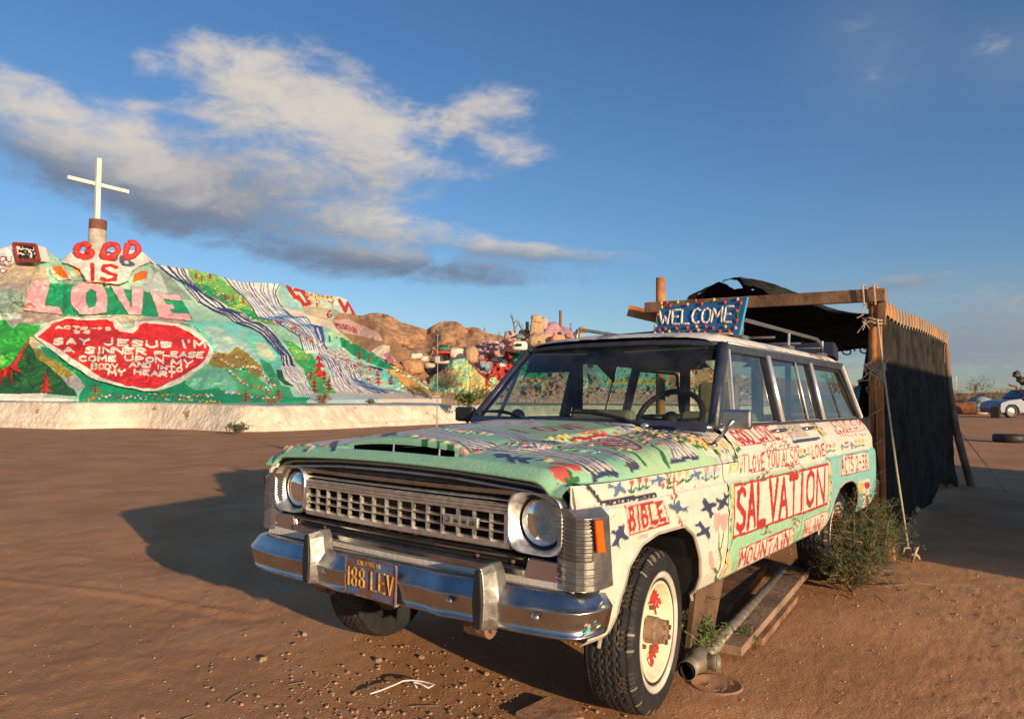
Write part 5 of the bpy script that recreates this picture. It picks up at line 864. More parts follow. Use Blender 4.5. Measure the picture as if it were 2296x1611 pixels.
# under-structure
u = MB(); u.box((0, .73, .70), (1.16, 1.10, .42)).box((0, 2.15, .62), (1.66, 1.72, .36)).box((0, 3.85, .70), (1.16, 1.5, .30)).box((0, 2.4, .88), (1.7, 4.2, .06)).box((0, .70, .90), (1.70, 1.1, .05)).box((0, 4.3, .7), (1.66, .55, .3)); u.build('underbody', M['dark'], car)
MB().beam((-.45, .2, .44), (-.45, 4.4, .46), .08, .12).beam((.45, .2, .44), (.45, 4.4, .46), .08, .12).build('chassis_rail', M['dark'], car)
for yy_ in (.72, 3.51): MB().tube([(-.70, yy_, .345), (.70, yy_, .345)], .045, 10).ball((.1 if yy_ < 2 else 0, yy_, .345), .14, 12, 8).build('axle', M['rust'], car, smooth=True)
for sx_ in (-.40, .50):
    mb = MB()
    for k in range(4): mb.beam((sx_, .10+.08*k, .425-.012*k), (sx_, 1.2-.1*k, .40-.012*k), .065, .009)
    mb.box((sx_, .34, .405), (.085, .05, .055)); mb.build('leaf_spring', mat('dusty_spring', (.30, .19, .11), .9, var=.3, bump=.4), car); MB().lathe([(0, -.05), (.038, -.05), (.038, .05), (0, .05)], (sx_-.03, .06, .43), (1, 0, 0), 14).lathe([(0, .05), (.018, .05), (.018, .065), (0, .065)], (sx_-.03, .06, .43), (1, 0, 0), 8).build('spring_bush', M['rust'], car)
# ---- front end
B1 = MB().box((0, .26, .80), (1.62, .12, .34)).build('radiator_support', M['dark'], car)
MB().box((-.10, .178, .80), (.42, .01, .12)).box((.0, .178, .69), (.9, .01, .05)).build('radiator_core', mat('brown_radiator', (.10, .065, .035), .9, var=.4, bump=.6), car)
def band(pts, r, f=1): return MB().tube(pts, r, 6, flat=f)
def fy(x): return .055+.030*(abs(x)/.8)**2
arch1 = [(-.838, .72), (-.842, .84), (-.822, .90), (-.78, .935), (-.70, .953), (-.35, .975), (0, .981), (.35, .975), (.70, .953), (.78, .935), (.822, .90), (.842, .84), (.846, .72)]
for k, (dz, dx, r) in enumerate(((0, 0, .009), (-.024, .022, .0075))):
    P = np.array(arch1); t = np.linspace(0, 12, 60); X = np.interp(t, range(13), P[:, 0]); Z = np.interp(t, range(13), P[:, 1]); band([(x*(1-dx), fy(x)-.005, z+dz) for x, z in zip(X, Z)], r).build('grille_surround', M['chrome'] if k else M['alu'], car, smooth=True)
MB().add([(x, fy(x)+.012, z) for x in np.linspace(-.80, .80, 24) for z in (.905, .975)], [(2*i, 2*i+2, 2*i+3, 2*i+1) for i in range(23)]).build('black_upper_panel', M['black'], car)
grille = empty('grille', (0, .06, .8), None, None); grille.parent = car; grille.matrix_parent_inverse = Matrix.Translation((0, -2.3, 0))
def strip(name, z0, z1, xa, xb, m_, y=-.0, ridges=0, par=grille):
    mb = MB(); n = 20; X = np.linspace(xa, xb, n); k = max(1, ridges)
    for j in range(k):
        a = z0+(z1-z0)*j/k; b = z0+(z1-z0)*(j+1)/k; pf = [(a, .010), (a+(b-a)*.2, 0), (a+(b-a)*.8, -.002), (b, .010), (b, .03), (a, .03)]
        V = [(x, fy(x)+y+d, z) for x in X for z, d in pf]; mb.add(V, [(i*6+q, i*6+(q+1) % 6, (i+1)*6+(q+1) % 6, (i+1)*6+q) for i in range(n-1) for q in range(6)]+[tuple(range(6)), tuple((n-1)*6+q for q in range(6))[::-1]])
    return mb.build(name, m_, par, smooth=False)
strip('top_bar', .906, .930, -.64, .63, M['chrome'], -.012); strip('thin_bar', .884, .892, -.59, .59, M['chrome2']); strip('ribbed_bar', .838, .876, -.59, .59, M['chrome2'], -.012, 3); strip('bottom_bar', .716, .744, -.585, .60, M['chrome2'], -.012, 1); strip('thin_bar', .694, .700, -.60, .62, M['alu'], .0)
for z in (.806, .775): strip('cross_bar', z-.0042, z+.0042, -.585, .585, M['chrome2'], -.010)
for s_ in (-.585, .588): MB().box((s_, fy(s_)-.002, .79), (.018, .03, .10)).build('end_bar', M['chrome2'], grille)
for row, (z0, z1, sl) in enumerate(((.838, .810, 0), (.802, .779, .0), (.771, .744, .0))):
    for k in range(1, 15): x = -.585+.0782*k; MB().box((x, fy(x)-.001, (z0+z1)/2), (.0062, .018, z0-z1+.004)).build('upright_bar', M['chrome2'], grille)
bdg = MB().box((.385, fy(.39)-.022, .799), (.172, .012, .036)).build('badge', M['chrome2'], car, bevel=.002)
for i, ch in enumerate('Jeep'):
    x0 = .307+.041*i; MB().box((x0+.018, fy(.39)-.0285, .799), (.036, .002, .029)).build('badge_tile', mat('badge_face', (.40, .37, .30), .4, .5), bdg)
    for g in glyphs([(x0+.009, .809), (x0+.029, .809), (x0+.029, .791), (x0+.009, .791)], ch if ch != 'J' else 'J'):
        mb = MB()
        for l in g: mb.tube([(p[0], fy(.39)-.0305, p[1]) for p in l], .0019, 4)
        mb.build('badge_letter', M['black'], bdg)
def headlight(sgn):
    cx_, cz_ = sgn*.706, .822; h = empty('headlight', (cx_, .07, cz_), None, None); h.parent = car; h.matrix_parent_inverse = Matrix.Translation((0, -2.3, 0)); N = 40; V = []; prof = [(1.0, .03, 0), (1.0, -.012, 0), (.93, -.020, 0), (.80, -.012, .2), (.40, .012, .8), (0, .035, 1)]
    for q, dy, _ in prof:
        for k in range(N):
            a = 2*math.pi*k/N; ca, sa = math.cos(a), math.sin(a); e = .25; ox = math.copysign(abs(ca)**(e*2), ca)*.118; oz = math.copysign(abs(sa)**(e*2), sa)*.106; ix, iz = ca*.0925, sa*.0925; f = q
            x = ix*(1-f)+ox*f; z = iz*(1-f)+oz*f; V.append((cx_+x+sgn*.004, fy(cx_)+dy-.008, cz_+z))
    F = [(i*N+k, i*N+(k+1) % N, (i+1)*N+(k+1) % N, (i+1)*N+k) for i in range(len(prof)-1) for k in range(N)]
    MB().add(V, F).build('bezel', M['chrome2'], h, smooth=True); y0 = fy(cx_)+.028
    MB().lathe([(0, .05), (.03, .045), (.06, .028), (.088, 0)], (cx_, y0, cz_), (0, 1, 0), 28).build('reflector', M['lampsilver'], h, smooth=True)
    MB().lathe([(.094, .004), (.0925, -.006), (.088, -.010), (.087, .0)], (cx_, y0, cz_), (0, 1, 0), 28).build('retaining_ring', M['black'], h, smooth=True)
    mb = MB().lathe([(.087, -.004), (.075, -.013), (.05, -.021), (.025, -.025), (.001, -.026)], (cx_, y0, cz_), (0, 1, 0), 28); mb.build('lens', M['lampglass'], h, smooth=True)
    mb = MB()
    for k in range(0): x = .014*k; L = math.sqrt(max(0, .078**2-x*x)); mb.box((cx_+x, y0-.012+.0015*abs(k)/2, cz_-.02), (.0016, .002, L*1.1))
    for z in (-.035, 0, .03): mb.box((cx_, y0-.016, cz_+z), (.11, .002, .0016))
    mb.build('lens_ribs', M['lampglass'], h)
headlight(1); headlight(-1)
# lower chrome band, slots, valance, parking lamps
MB().box((0, .085, .628), (1.74, .05, .055)).build('valance', mat('white_valance', (.66, .60, .52), .6, var=.1, bump=.3), car)
strip('lower_chrome_band', .689, .700, -.67, .66, M['chrome'], -.015, par=car); strip('lower_chrome_band', .632, .664, -.67, .66, M['chrome'], -.022, par=car); strip('slot_backing', .66, .692, -.67, .66, M['black'], .01, par=car)
for s_ in (-.46, .44, .60): MB().lathe([(0, -.006), (.008, -.004), (.010, 0)], (s_, fy(s_)+.008, .676), (0, 1, 0), 8).build('bolt', M['rust'], car)
for sg in (1, -1):
    P = [(sg*.655, .625), (sg*.675, .700), (sg*.880, .700), (sg*.865, .628)]
    MB().prism([(x, .068, z) for x, z in P], (0, .05, 0)).build('parking_lamp_surround', M['chrome'], car, bevel=.006)
    q = MB().prism([(sg*.662, .058, .632), (sg*.680, .060, .696), (sg*.868, .062, .696), (sg*.858, .060, .634)], (0, .02, 0)).build('parking_lamp', M['lens'], car, bevel=.004)
    # wrap-round corner housing with ribs
    pa = np.array([(.792, .078), (.84, .052), (.885, .048), (.915, .062), (.932, .09), (.938, .13), (.936, .175)]); t = np.linspace(0, 6, 30); px_ = np.interp(t, range(7), pa[:, 0]); py_ = np.interp(t, range(7), pa[:, 1]); zs = np.linspace(.622, .888, 90); V = []
    for z in zs:
        rib = .0035*(1 if (z*1000 % 13.0) < 7 else -1)*(.72 < z < .862) + .004*((z < .70) and (z*1000 % 26) < 19); top = 1-.035*max(0, (z-.86)/.03)
        for x, y in zip(px_, py_): rr = rib if (x < .93 or z < .7) else 0; V.append((sg*(x*top+rr*.6), y-rr*.8+.0+.075*0+max(0, (.75-z))*.12*0, z))
    n = 30; V = [(v[0], v[1]+(.03*(.888-v[2])/.26)*(v[1] > .14), v[2]) for v in V]
    ch = MB().add(V, [(i*n+k, i*n+k+1, (i+1)*n+k+1, (i+1)*n+k) for i in range(89) for k in range(29)]+[tuple(range(89*n, 90*n))]).build('corner_lamp_housing', M['alu'], car)
    am = [(.072, .858), (.116, .852), (.138, .745), (.088, .752)]; MB().prism([(sg*.938, y, z) for y, z in am], (sg*.010, 0, 0)).build('side_marker_lens', M['amber'], ch, bevel=.003); MB().tube([(sg*.944, y, z) for y, z in am+am[:1]], .0035, 5).build('lens_rim', mat('red_lens_rim', (.4, .04, .02), .5), ch)
# bumper
bx = np.r_[np.linspace(-.865, .85, 60)]; path = [(-.918, .17), (-.918, .125), (-.910, .085), (-.890, .050)]+[(x, .015-.020*(1-(x/.9)**2)+.028*max(0, (abs(x)-.62)/.25)**2) for x in bx]+[(.872, .050), (.890, .085), (.898, .125), (.898, .17)]
path = np.array(path); path[:, 1] += .02*path[:, 0]; tg = np.gradient(path, axis=0); tg /= np.linalg.norm(tg, axis=1)[:, None]; nn_ = np.stack([tg[:, 1], -tg[:, 0]], 1)
bp = [(-.05, .452), (0, .450), (.018, .455), (.026, .466), (.026, .466), (.036, .50), (.046, .545), (.048, .551), (.048, .551), (.036, .566), (.020, .586), (.010, .600), (-.002, .607), (-.05, .605)]
def mound(x): return .014*(math.exp(-((x-.35)/.06)**2)+math.exp(-((x+.22)/.07)**2))
V = [(p[0]+n_[0]*(o+mound(p[0])*(o > 0)), p[1]+n_[1]*(o+mound(p[0])*(o > 0)), z+.010*p[0]) for p, n_ in zip(path, nn_) for o, z in bp]; k_ = len(bp)
bump = MB().add(V, [(i*k_+q, (i+1)*k_+q, (i+1)*k_+q+1, i*k_+q+1) for i in range(len(path)-1) for q in range(k_-1)]+[tuple(range(k_)), tuple((len(path)-1)*k_+q for q in range(k_))[::-1]]).build('front_bumper', M['chrome'], car, smooth=True)
for x in (.77, .415, -.285, -.78): MB().lathe([(.0, -.010), (.010, -.008), (.016, 0)], (x, .015-.020*(1-(x/.9)**2)+.018*(abs(x) > .7)-.046-mound(x), .525+.01*x), (0, 1, 0), 12).build('bumper_bolt', M['chrome'], bump, smooth=True)
r = random.Random(31)
for k in range(14):
    t_ = r.uniform(0, 1); p0 = np.array([.872+.026*t_+.044, .075+.07*t_, r.uniform(.49, .585)]); p1 = p0+np.array([-.004, -.030*r.uniform(.4, 1), -.008*r.uniform(.3, 1.6)])
    MB().tube([p0, (p0+p1)/2, p1], [.001, .0035, .001], 5, flat=1.3).build('paint_scrape', [M['turq'], mat('mint_scrape', (.35, .55, .42), .6), M['pink']][k % 3], bump)
for gx in (.585, -.367):
    g = MB(); pr = [(-.036, .462), (-.044, .50), (-.046, .56), (-.040, .62), (-.028, .668), (-.012, .684), (.012, .684), (.030, .66), (.042, .61), (.046, .56), (.040, .50), (.028, .462)]
    A_ = [(gx+a*.80, -.025, z) for a, z in pr]; B_ = [(gx-.004+a*.50, -.083, .573+(z-.573)*.93) for a, z in pr]; g.add(A_+B_+[(gx+a*.80, .02, z) for a, z in pr], [(i, (i+1) % 12, 12+(i+1) % 12, 12+i) for i in range(12)]+[tuple(range(12, 24))]+[(i, 24+i, 24+(i+1) % 12, (i+1) % 12) for i in range(12)]); go = g.build('bumper_guard', M['alu'], bump, bevel=.003)
    MB().prism([(gx-.022, -.091, .474), (gx-.029, -.091, .56), (gx-.018, -.091, .670), (gx+.006, -.091, .670), (gx+.015, -.091, .56), (gx+.010, -.091, .474)], (0, .02, 0)).build('rubber_strip', M['black'], go, bevel=.004)
# number plate
pl = MB().box((-.005, -.052, .540), (.302, .006, .150)).build('number_plate', M['plate'], car, bevel=.004)
MB().tube([(-.153, -.056, .467), (.143, -.056, .467), (.143, -.056, .613), (-.153, -.056, .613), (-.153, -.056, .467)], .004, 5).build('plate_frame', M['rust'], pl)
for word, q, r in (('CALIFORNIA', [(-.08, .603), (.055, .603), (.055, .588), (-.08, .588)], .0022), ('188 LEV', [(-.137, .572), (.130, .572), (.130, .500), (-.137, .500)], .0046)):
    for g in glyphs(q, word, .35, jit=0):
        mb = MB()
        for l in g: mb.tube([(p[0], -.0565, p[1]) for p in l], r, 6)
        mb.build('plate_character', M['gold'], pl)
# ---- wheels
def tyre_mesh():
    NA = 300; R = .326; prof = []   # (radius, x) from outer bead round the tread to the inner bead; outer face at +x
    for t in np.linspace(0, 1, 12): prof.append((.190+(.278-.190)*t, .086+.020*math.sin(t*math.pi*.55)))
    for t in np.linspace(0, 1, 9)[1:]: prof.append((.278+.041*math.sin(t*1.35), .105-.030*(1-math.cos(t*1.35))))
    side = len(prof)
    for x in np.linspace(.078, -.078, 64): prof.append((R-.010*(abs(x)/.078)**3, x))
    tread_end = len(prof)
    for r_, x in prof[:side][::-1]: prof.append((r_, -x))
    A = np.linspace(0, 2*math.pi, NA, endpoint=False); pr = np.array(prof); Rr = pr[:, 0][:, None]+0*A; X = pr[:, 1][:, None]+0*A; C = np.zeros(Rr.shape+(3,))+np.array((.020, .020, .021))
    isT = (np.arange(len(pr)) >= side) & (np.arange(len(pr)) < tread_end)
    zig = .0055*np.sign(np.sin(A*52))*np.abs(np.sin(A*52))**.4; g = np.zeros(Rr.shape)
    for x0 in (-.045, -.015, .015, .045): g = np.maximum(g, np.exp(-(((X-x0)-zig[None])/.0035)**2))
    sl = (np.sin(A*104)[None] > .86)*(np.abs(X) > .050)+(np.sin(A*104+1.2)[None] > .93)*(np.abs(X) < .050)*.5; g = np.maximum(g, np.clip(sl, 0, 1))*isT[:, None]
    Rr = Rr-.008*g; C[g > .5] = (.10, .075, .055); C[(isT[:, None] & (g <= .5))] = (.030, .029, .028)
    sh = (Rr > .300) & ~isT[:, None]; lug = sh & (np.sin(A*104)[None] > .75); C[lug] = (.055, .045, .038); X = X-np.sign(X)*.003*lug
    ww = (pr[:, 1] > 0) & (pr[:, 0] > .213) & (pr[:, 0] < .231) & (np.arange(len(pr)) < side); C[ww] = (.55, .50, .44); X[ww] += .002
    for k in range(26):
        a = int(rng.integers(0, NA)); C[14:side, a] = (.33, .29, .25)
    C[:, (np.sin(A-1.0) < -.93)] = C[:, (np.sin(A-1.0) < -.93)]*.8+np.array((.10, .06, .04))*.25
    V = np.stack([X, Rr*np.cos(A), Rr*np.sin(A)], -1); n = NA; m = len(pr); i = np.arange(m*n).reshape(m, n); j = np.roll(i, -1, 1); F = np.stack([i[:-1], j[:-1], j[1:], i[1:]], -1).reshape(-1, 4)
    return V, F, C
TV, TF, TC = tyre_mesh(); wheels = []
def wheel(cx_, cy_, s, steer=0):
    w = empty('wheel', (cx_, cy_, .318), None, None); w.parent = car; w.matrix_parent_inverse = Matrix.Translation((0, -2.3, 0)); V = TV.copy(); V[..., 0] *= s; F = TF if s > 0 else TF[:, ::-1]
    sq = V[..., 2].copy(); V[..., 2] = np.where(V[..., 2] < -.312, -.312+(V[..., 2]+.312)*.4, V[..., 2])
    mesh_np('tyre', V, F, M['rubber'], w, TC, world=False)
    ax = (s, 0, 0); c = (0, 0, 0); rm = MB().lathe([(.193, .080), (.197, .092), (.190, .096), (.183, .088), (.174, .060), (.158, .040), (.138, .034), (.100, .046), (.080, .050), (.06, .046), (.0, .046)], c, ax, 48).build('rim', M['rim'], w, smooth=True, world=False)
    MB().lathe([(.205, -.09), (.19, -.04), (.16, .02), (.0, .03)], c, ax, 32).build('inner_rim', M['rust'] if s > 0 else mat('dusty_inner_rim', (.50, .38, .26), .9), w, smooth=True, world=False)
    MB().lathe([(.054, .045), (.053, .09), (.048, .10), (.046, .128), (.0, .130)], c, ax, 20).build('hub', mat('rusty_hub', (.30, .21, .14), .7, .3, var=.3, bump=.5, col2=(.16, .07, .03), c2scale=30), w, world=False)
    for k in range(6): a = k*math.pi/3+.3; MB().lathe([(.010, 0), (.010, .012), (0, .014)], (s*.124, .038*math.cos(a), .038*math.sin(a)), ax, 6).build('hub_bolt', M['rust'], w, world=False)
    for k in range(5): a = k*math.pi*.4; MB().lathe([(.011, 0), (.009, .02), (0, .022)], (s*.046, .085*math.cos(a), .085*math.sin(a)), ax, 6).build('wheel_nut', M['rust'], w, world=False)
    if s > 0:
        for word, a0, a1 in (('LOVE', -8, 72), ('BIBLE', 168, 100)):
            n = len(word)
            for i, ch in enumerate(word):
                am = math.radians(a0+(a1-a0)*(i+.5)/n); hw_ = .015; d_ = 1 if a1 > a0 else -1
                for g in glyphs([(0, 0), (1, 0), (1, 1), (0, 1)], ch, jit=0):
                    mb = MB()
                    for l in g:
                        P = []
                        for p in l:
                            rr = (.166-.064*p[1]) if d_ > 0 else (.166-.064*p[1]); tt = (p[0]-.5)*2*hw_; c_, s_ = math.cos(am), math.sin(am); P.append((s*.052, rr*s_+tt*c_*d_, rr*c_-tt*s_*d_))
                        mb.tube(P, .0048, 5)
                    mb.build('letter', M['redpaint'], rm, world=False)
    w.rotation_euler.z = steer; return w
wheel(.742, .735, 1, math.radians(7.5)); wheel(-.765, .70, -1, math.radians(7.5)); wheel(.765, 3.51, 1); wheel(-.765, 3.51, -1)
# ---- greenhouse
def wsb(f): x = -.785+1.57*f; return np.array([x, 1.352+.105*(abs(x)/.785)**2.4, 1.128-.008*(abs(x)/.785)**2])
def wst(f): x = -.672+1.344*f; return np.array([x, 1.795+.070*(abs(x)/.672)**2.4, 1.588-.022*(abs(x)/.672)**4])
n = 30; fs = np.linspace(.03, .97, n); V = [wsb(f)*(1-v)+wst(f)*v+np.array([0, -.015*math.sin(v*math.pi), 0]) for v in np.linspace(.045, .955, 8) for f in fs]
wsg = mesh_np('windscreen', V, grid_faces(8, n), M['glass'], car)
fr = MB(); fr.tube([wsb(f) for f in np.linspace(0, 1, 24)], .024, 8); fr.tube([wst(f) for f in np.linspace(0, 1, 24)], .020, 8); fr.tube([wsb(0), wst(0)], .030, 8); fr.tube([wsb(1), wst(1)], .030, 8); fr.build('windscreen_frame', M['frame'], car, smooth=True)
MB().tube([wsb(f)+np.array([0, -.022, .004]) for f in np.linspace(0, 1, 24)], .010, 6).build('chrome_trim', M['chrome'], car, smooth=True)
MB().add([tuple(wsb(f)+np.array([0, o, z])) for o, z in ((-.07, -.028), (-.01, .028)) for f in np.linspace(.01, .99, 24)], [(i, i+1, i+25, i+24) for i in range(23)]).build('black_cowl_strip', M['frame'], car)
def sg_(y, v, s=1): return np.array([s*(.785-.095*v), y, 1.135+.405*v])
def pane(name, ya, yb, yta, ytb, s, m_=None, parent=car): return MB().quad(sg_(ya, .02, s), sg_(yb, .02, s), sg_(ytb, .98, s), sg_(yta, .98, s)).build(name, m_ or M['sideglass'], parent)
for s in (1, -1):
    pane('vent_window', 1.475, 1.70, 1.845, 1.86, s); pane('front_door_window', 1.71, 2.43, 1.87, 2.46, s); pane('rear_door_window', 2.52, 3.06, 2.54, 3.09, s); pane('rear_door_window', 3.08, 3.36, 3.11, 3.38, s); pane('quarter_window', 3.45, 4.50, 3.47, 4.25, s)
    o = .008*s
    MB().beam(sg_(1.705, 0, s)+(o, 0, 0), sg_(1.868, 1, s)+(o*1.6, 0, 0), .020, .016, up=(0, 1, 0)).build('vent_bar', M['bright'], car, smooth=False)
    MB().beam(sg_(2.475, 0, s), sg_(2.50, 1, s), .04, .085, up=(0, 1, 0)).build('centre_pillar', M['frame'], car); MB().beam(sg_(3.405, 0, s), sg_(3.425, 1, s), .04, .075, up=(0, 1, 0)).build('rear_pillar', M['frame'], car)
    for ya, yb in ((2.462, 2.486), (2.490, 2.514), (3.395, 3.415), (3.422, 3.442)): MB().tube([sg_(ya, 0, s)+(o*3.0, 0, 0), sg_(yb, 1, s)+(o*3.0, 0, 0)], .0105, 6).build('chrome_trim', M['bright'], car, smooth=True)
    MB().tube([sg_(3.07, 0, s)+(o, 0, 0), sg_(3.10, 1, s)+(o, 0, 0)], .008, 6).build('chrome_trim', M['bright'], car, smooth=True)
    MB().beam(sg_(1.46, .02, s), sg_(1.86, 1.0, s), .03, .035, up=(0, 1, 0)).build('door_frame', M['frame'], car)
    MB().beam(sg_(1.85, 1.03, s), sg_(4.40, 1.03, s), .045, .050).build('roof_rail', M['frame'], car, bevel=.006); MB().tube([sg_(1.86, 1.09, s)+(o*2.5, 0, 0), sg_(4.40, 1.09, s)+(o*2.5, 0, 0)], .010, 6).build('drip_moulding', M['alu'], car, smooth=True)
    MB().tube([sg_(3.47, .05, s)+(o, 0, 0), sg_(3.50, .93, s)+(o, 0, 0), sg_(4.20, .93, s)+(o, 0, 0), sg_(4.26, .88, s)+(o, 0, 0), sg_(4.50, .05, s)+(o, 0, 0)], .013, 6).build('window_seal', M['black'], car)
    MB().beam(sg_(1.46, -.02, s)+(0, 0, 0), sg_(4.60, -.02, s), .04, .022).build('belt_seal', M['frame'], car)
    MB().beam(sg_(4.57, 0, s)+(-.012*s, 0, 0), sg_(4.36, 1.05, s)+(-.012*s, 0, 0), .06, .10, up=(0, 1, 0)).build('tail_pillar', M['frame'], car); MB().beam(sg_(4.585, 0, s)+(.016*s, 0, 0), sg_(4.375, 1.05, s)+(.018*s, 0, 0), .03, .035, up=(0, 1, 0)).build('pillar_trim', M['white'], car)
rx = np.sin(np.linspace(-1, 1, 110)*math.pi/2); ry = np.linspace(1.765, 4.47, 170); X, Y = np.meshgrid(rx, ry); hw = .703-.020*sm(2.0, 1.76, Y); e = np.abs(X)
Z = 1.664-.080*e**14-.020*e**2-.040*np.clip((1.98-Y)/.2, 0, 1)**2*(1-.0*e)-.03*np.clip((Y-4.25)/.22, 0, 1)**2; Y2 = Y+.085*(e**2.4)*np.clip((2.4-Y)/.6, 0, 1)
cc = np.zeros(X.shape+(3,))+np.array((.70, .65, .56)); nz_ = fbm(X*6+Y*2, Y*3-X*2, 4, 4); cc[nz_ > .20] = (.36, .44, .52); cc[nz_ < -.46] = (.35, .26, .18); cc[(fbm(X*9, Y*2, 8, 3) > .42)] = (.5, .5, .5)
cc[(Y < 1.80) & (np.abs(X+.1) < .7) & (fbm(X*3, Y*0, 2, 2) > -.1)] = (.28, .16, .09)
Zb = Z+.003*fbm(X*40, Y*26, 3, 3); roof = mesh_np('roof', np.stack([X*hw, Y2, Zb], -1), grid_faces(*X.shape), M['carpaint'], car, cc)
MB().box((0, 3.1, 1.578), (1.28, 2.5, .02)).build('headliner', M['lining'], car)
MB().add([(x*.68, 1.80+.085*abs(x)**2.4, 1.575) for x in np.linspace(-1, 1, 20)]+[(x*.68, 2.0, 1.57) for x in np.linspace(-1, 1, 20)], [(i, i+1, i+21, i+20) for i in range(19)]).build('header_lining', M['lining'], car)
MB().quad((-.86, 4.655, .45), (.86, 4.655, .45), (.86, 4.655, 1.14), (-.86, 4.655, 1.14)).build('tailgate', M['frame'], car); MB().quad((-.70, 4.60, 1.15), (.70, 4.60, 1.15), (.60, 4.42, 1.57), (-.60, 4.42, 1.57)).build('rear_window', M['glass'], car)
MB().box((0, 4.70, .55), (1.80, .10, .14)).build('rear_bumper', M['chrome'], car, bevel=.02)
# cabin
MB().box((0, 1.62, 1.02), (1.46, .32, .16)).box((0, 1.50, 1.10), (1.46, .2, .03)).build('dashboard', M['lining'], car, bevel=.03)
for x in (-.42, .42):
    st = MB().box((x, 2.42, .98), (.50, .12, .42)).box((x, 2.22, .76), (.52, .46, .14)).build('seat', M['beige'], car, bevel=.04); (MB().box((x, 2.44, 1.28), (.26, .09, .19)).build('headrest', M['beige'], st, bevel=.03) if x > 0 else None)
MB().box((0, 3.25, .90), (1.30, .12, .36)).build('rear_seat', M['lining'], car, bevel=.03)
c = np.array([.37, 1.83, 1.155]); nrm_ = np.array([0, -.80, .60]); a1 = np.array([1, 0, 0.]); a2 = np.cross(nrm_, a1)
sw = MB().tube([c+.195*(math.cos(t)*a1+math.sin(t)*a2) for t in np.linspace(0, 2*math.pi, 40)], .017, 8, cap=False).build('steering_wheel', M['black'], car, smooth=True); MB().tube([c-.19*a1, c-.0*a2-nrm_*.03, c+.19*a1], .011, 6).tube([c-nrm_*.03, c+.19*a2*-1], .011, 6).lathe([(0, .02), (.05, .0), (.05, -.03), (.02, -.3)], c, nrm_, 14).build('wheel_spoke', M['black'], sw, smooth=True)
for xa, xb in ((-.62, -.10), (.06, .60)):
    s2 = 1 if xa < 0 else -1; P = [(xa, 1.83, 1.555), (xb, 1.83, 1.555), (xb-(.14 if xa < 0 else 0), 1.76, 1.425), (xa+(.0 if xa < 0 else .13), 1.76, 1.425)]
    MB().prism(P, (0, .02, .005)).build('sun_visor', mat('green_brown_visor', (.075, .070, .045), .8, bump=.1), car, bevel=.006)
MB().prism([(-.16, 1.78, 1.54), (.06, 1.78, 1.54), (.02, 1.80, 1.36)], (0, .01, 0)).build('hanging_pennant', M['lining'], car)
MB().prism([(.50, 2.00, 1.50), (.66, 2.30, 1.49), (.60, 2.05, 1.38)], (-.01, 0, 0)).build('folded_paper', mat('pale_green_paper', (.40, .44, .34), .8), car)
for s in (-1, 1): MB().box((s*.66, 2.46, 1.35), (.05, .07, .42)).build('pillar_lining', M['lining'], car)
MB().ball((-.52, 1.56, 1.15), .045, 10, 8).tube([(-.52, 1.56, 1.1), (-.64, 1.52, 1.06)], .03, 8).build('dashboard_lamp', mat('clear_bottle', (.2, .24, .2), .2), car, smooth=True)
# outside fittings
mr = empty('door_mirror', (1.0, 1.2, 1.16), None, None); mr.parent = car; mr.matrix_parent_inverse = Matrix.Translation((0, -2.3, 0))
mc = np.array([.995, 1.215, 1.172]); Rm = np.array([[.97, -.2, 0], [.2, .97, 0], [0, 0, 1.]]); MB().box(mc, (.130, .035, .090), Rm).build('mirror_shell', M['chrome'], mr, bevel=.013); MB().tube([(.868, 1.235, 1.052), (.93, 1.20, 1.10), (.985, 1.185, 1.168)], .0085, 8).ball((.868, 1.235, 1.05), .022, 10, 6, (1.3, 1.3, .5)).build('mirror_arm', M['chrome'], mr, smooth=True)
m2 = empty('door_mirror', (-1.0, 1.2, 1.16), None, None); m2.parent = car; m2.matrix_parent_inverse = Matrix.Translation((0, -2.3, 0)); MB().box((-.90, 1.50, 1.155), (.155, .05, .095)).build('mirror_shell', M['black'], m2, bevel=.018); MB().tube([(-.86, 1.50, 1.04), (-.89, 1.50, 1.12)], .010, 6).build('mirror_arm', M['black'], m2)
MB().tube([(-.79, 1.12, 1.07), (-.79, 1.12, 1.34), (-.795, 1.12, 1.63)], [.0035, .0028, .0022], 6).ball((-.795, 1.12, 1.632), .004).build('radio_antenna', M['chrome2'], car)
for a, b, t0 in (((-.24, 1.33, 1.128), (-.72, 1.44, 1.175), 0), ((.47, 1.335, 1.125), (-.06, 1.365, 1.185), 1)):
    a = np.array(a); b = np.array(b); wp = MB().tube([a, a*.7+b*.3+(0, 0, .02), a*.35+b*.65+(0, 0, .018)], [.011, .009, .006], 6).build('wiper_arm', M['frame'], car); MB().tube([b, a*.45+b*.55+(0, -.006, .028), a*.8+b*.2+(0, -.01, .020)], [.004, .007, .004], 5, flat=1.6).build('wiper_blade', M['black'], wp); MB().ball(a+(0, 0, .0), .018, 10, 6, (1.4, 1, .8)).build('wiper_pivot', M['chrome2'], wp, smooth=True)
for x in (-.02,): MB().ball((x, 1.30, 1.135), .011, 8, 6, (1.3, 1, .8)).build('washer_nozzle', M['chrome'], car, smooth=True)
rk = empty('roof_rack', (0, 3, 1.65), None, None); rk.parent = car; rk.matrix_parent_inverse = Matrix.Translation((0, -2.3, 0))
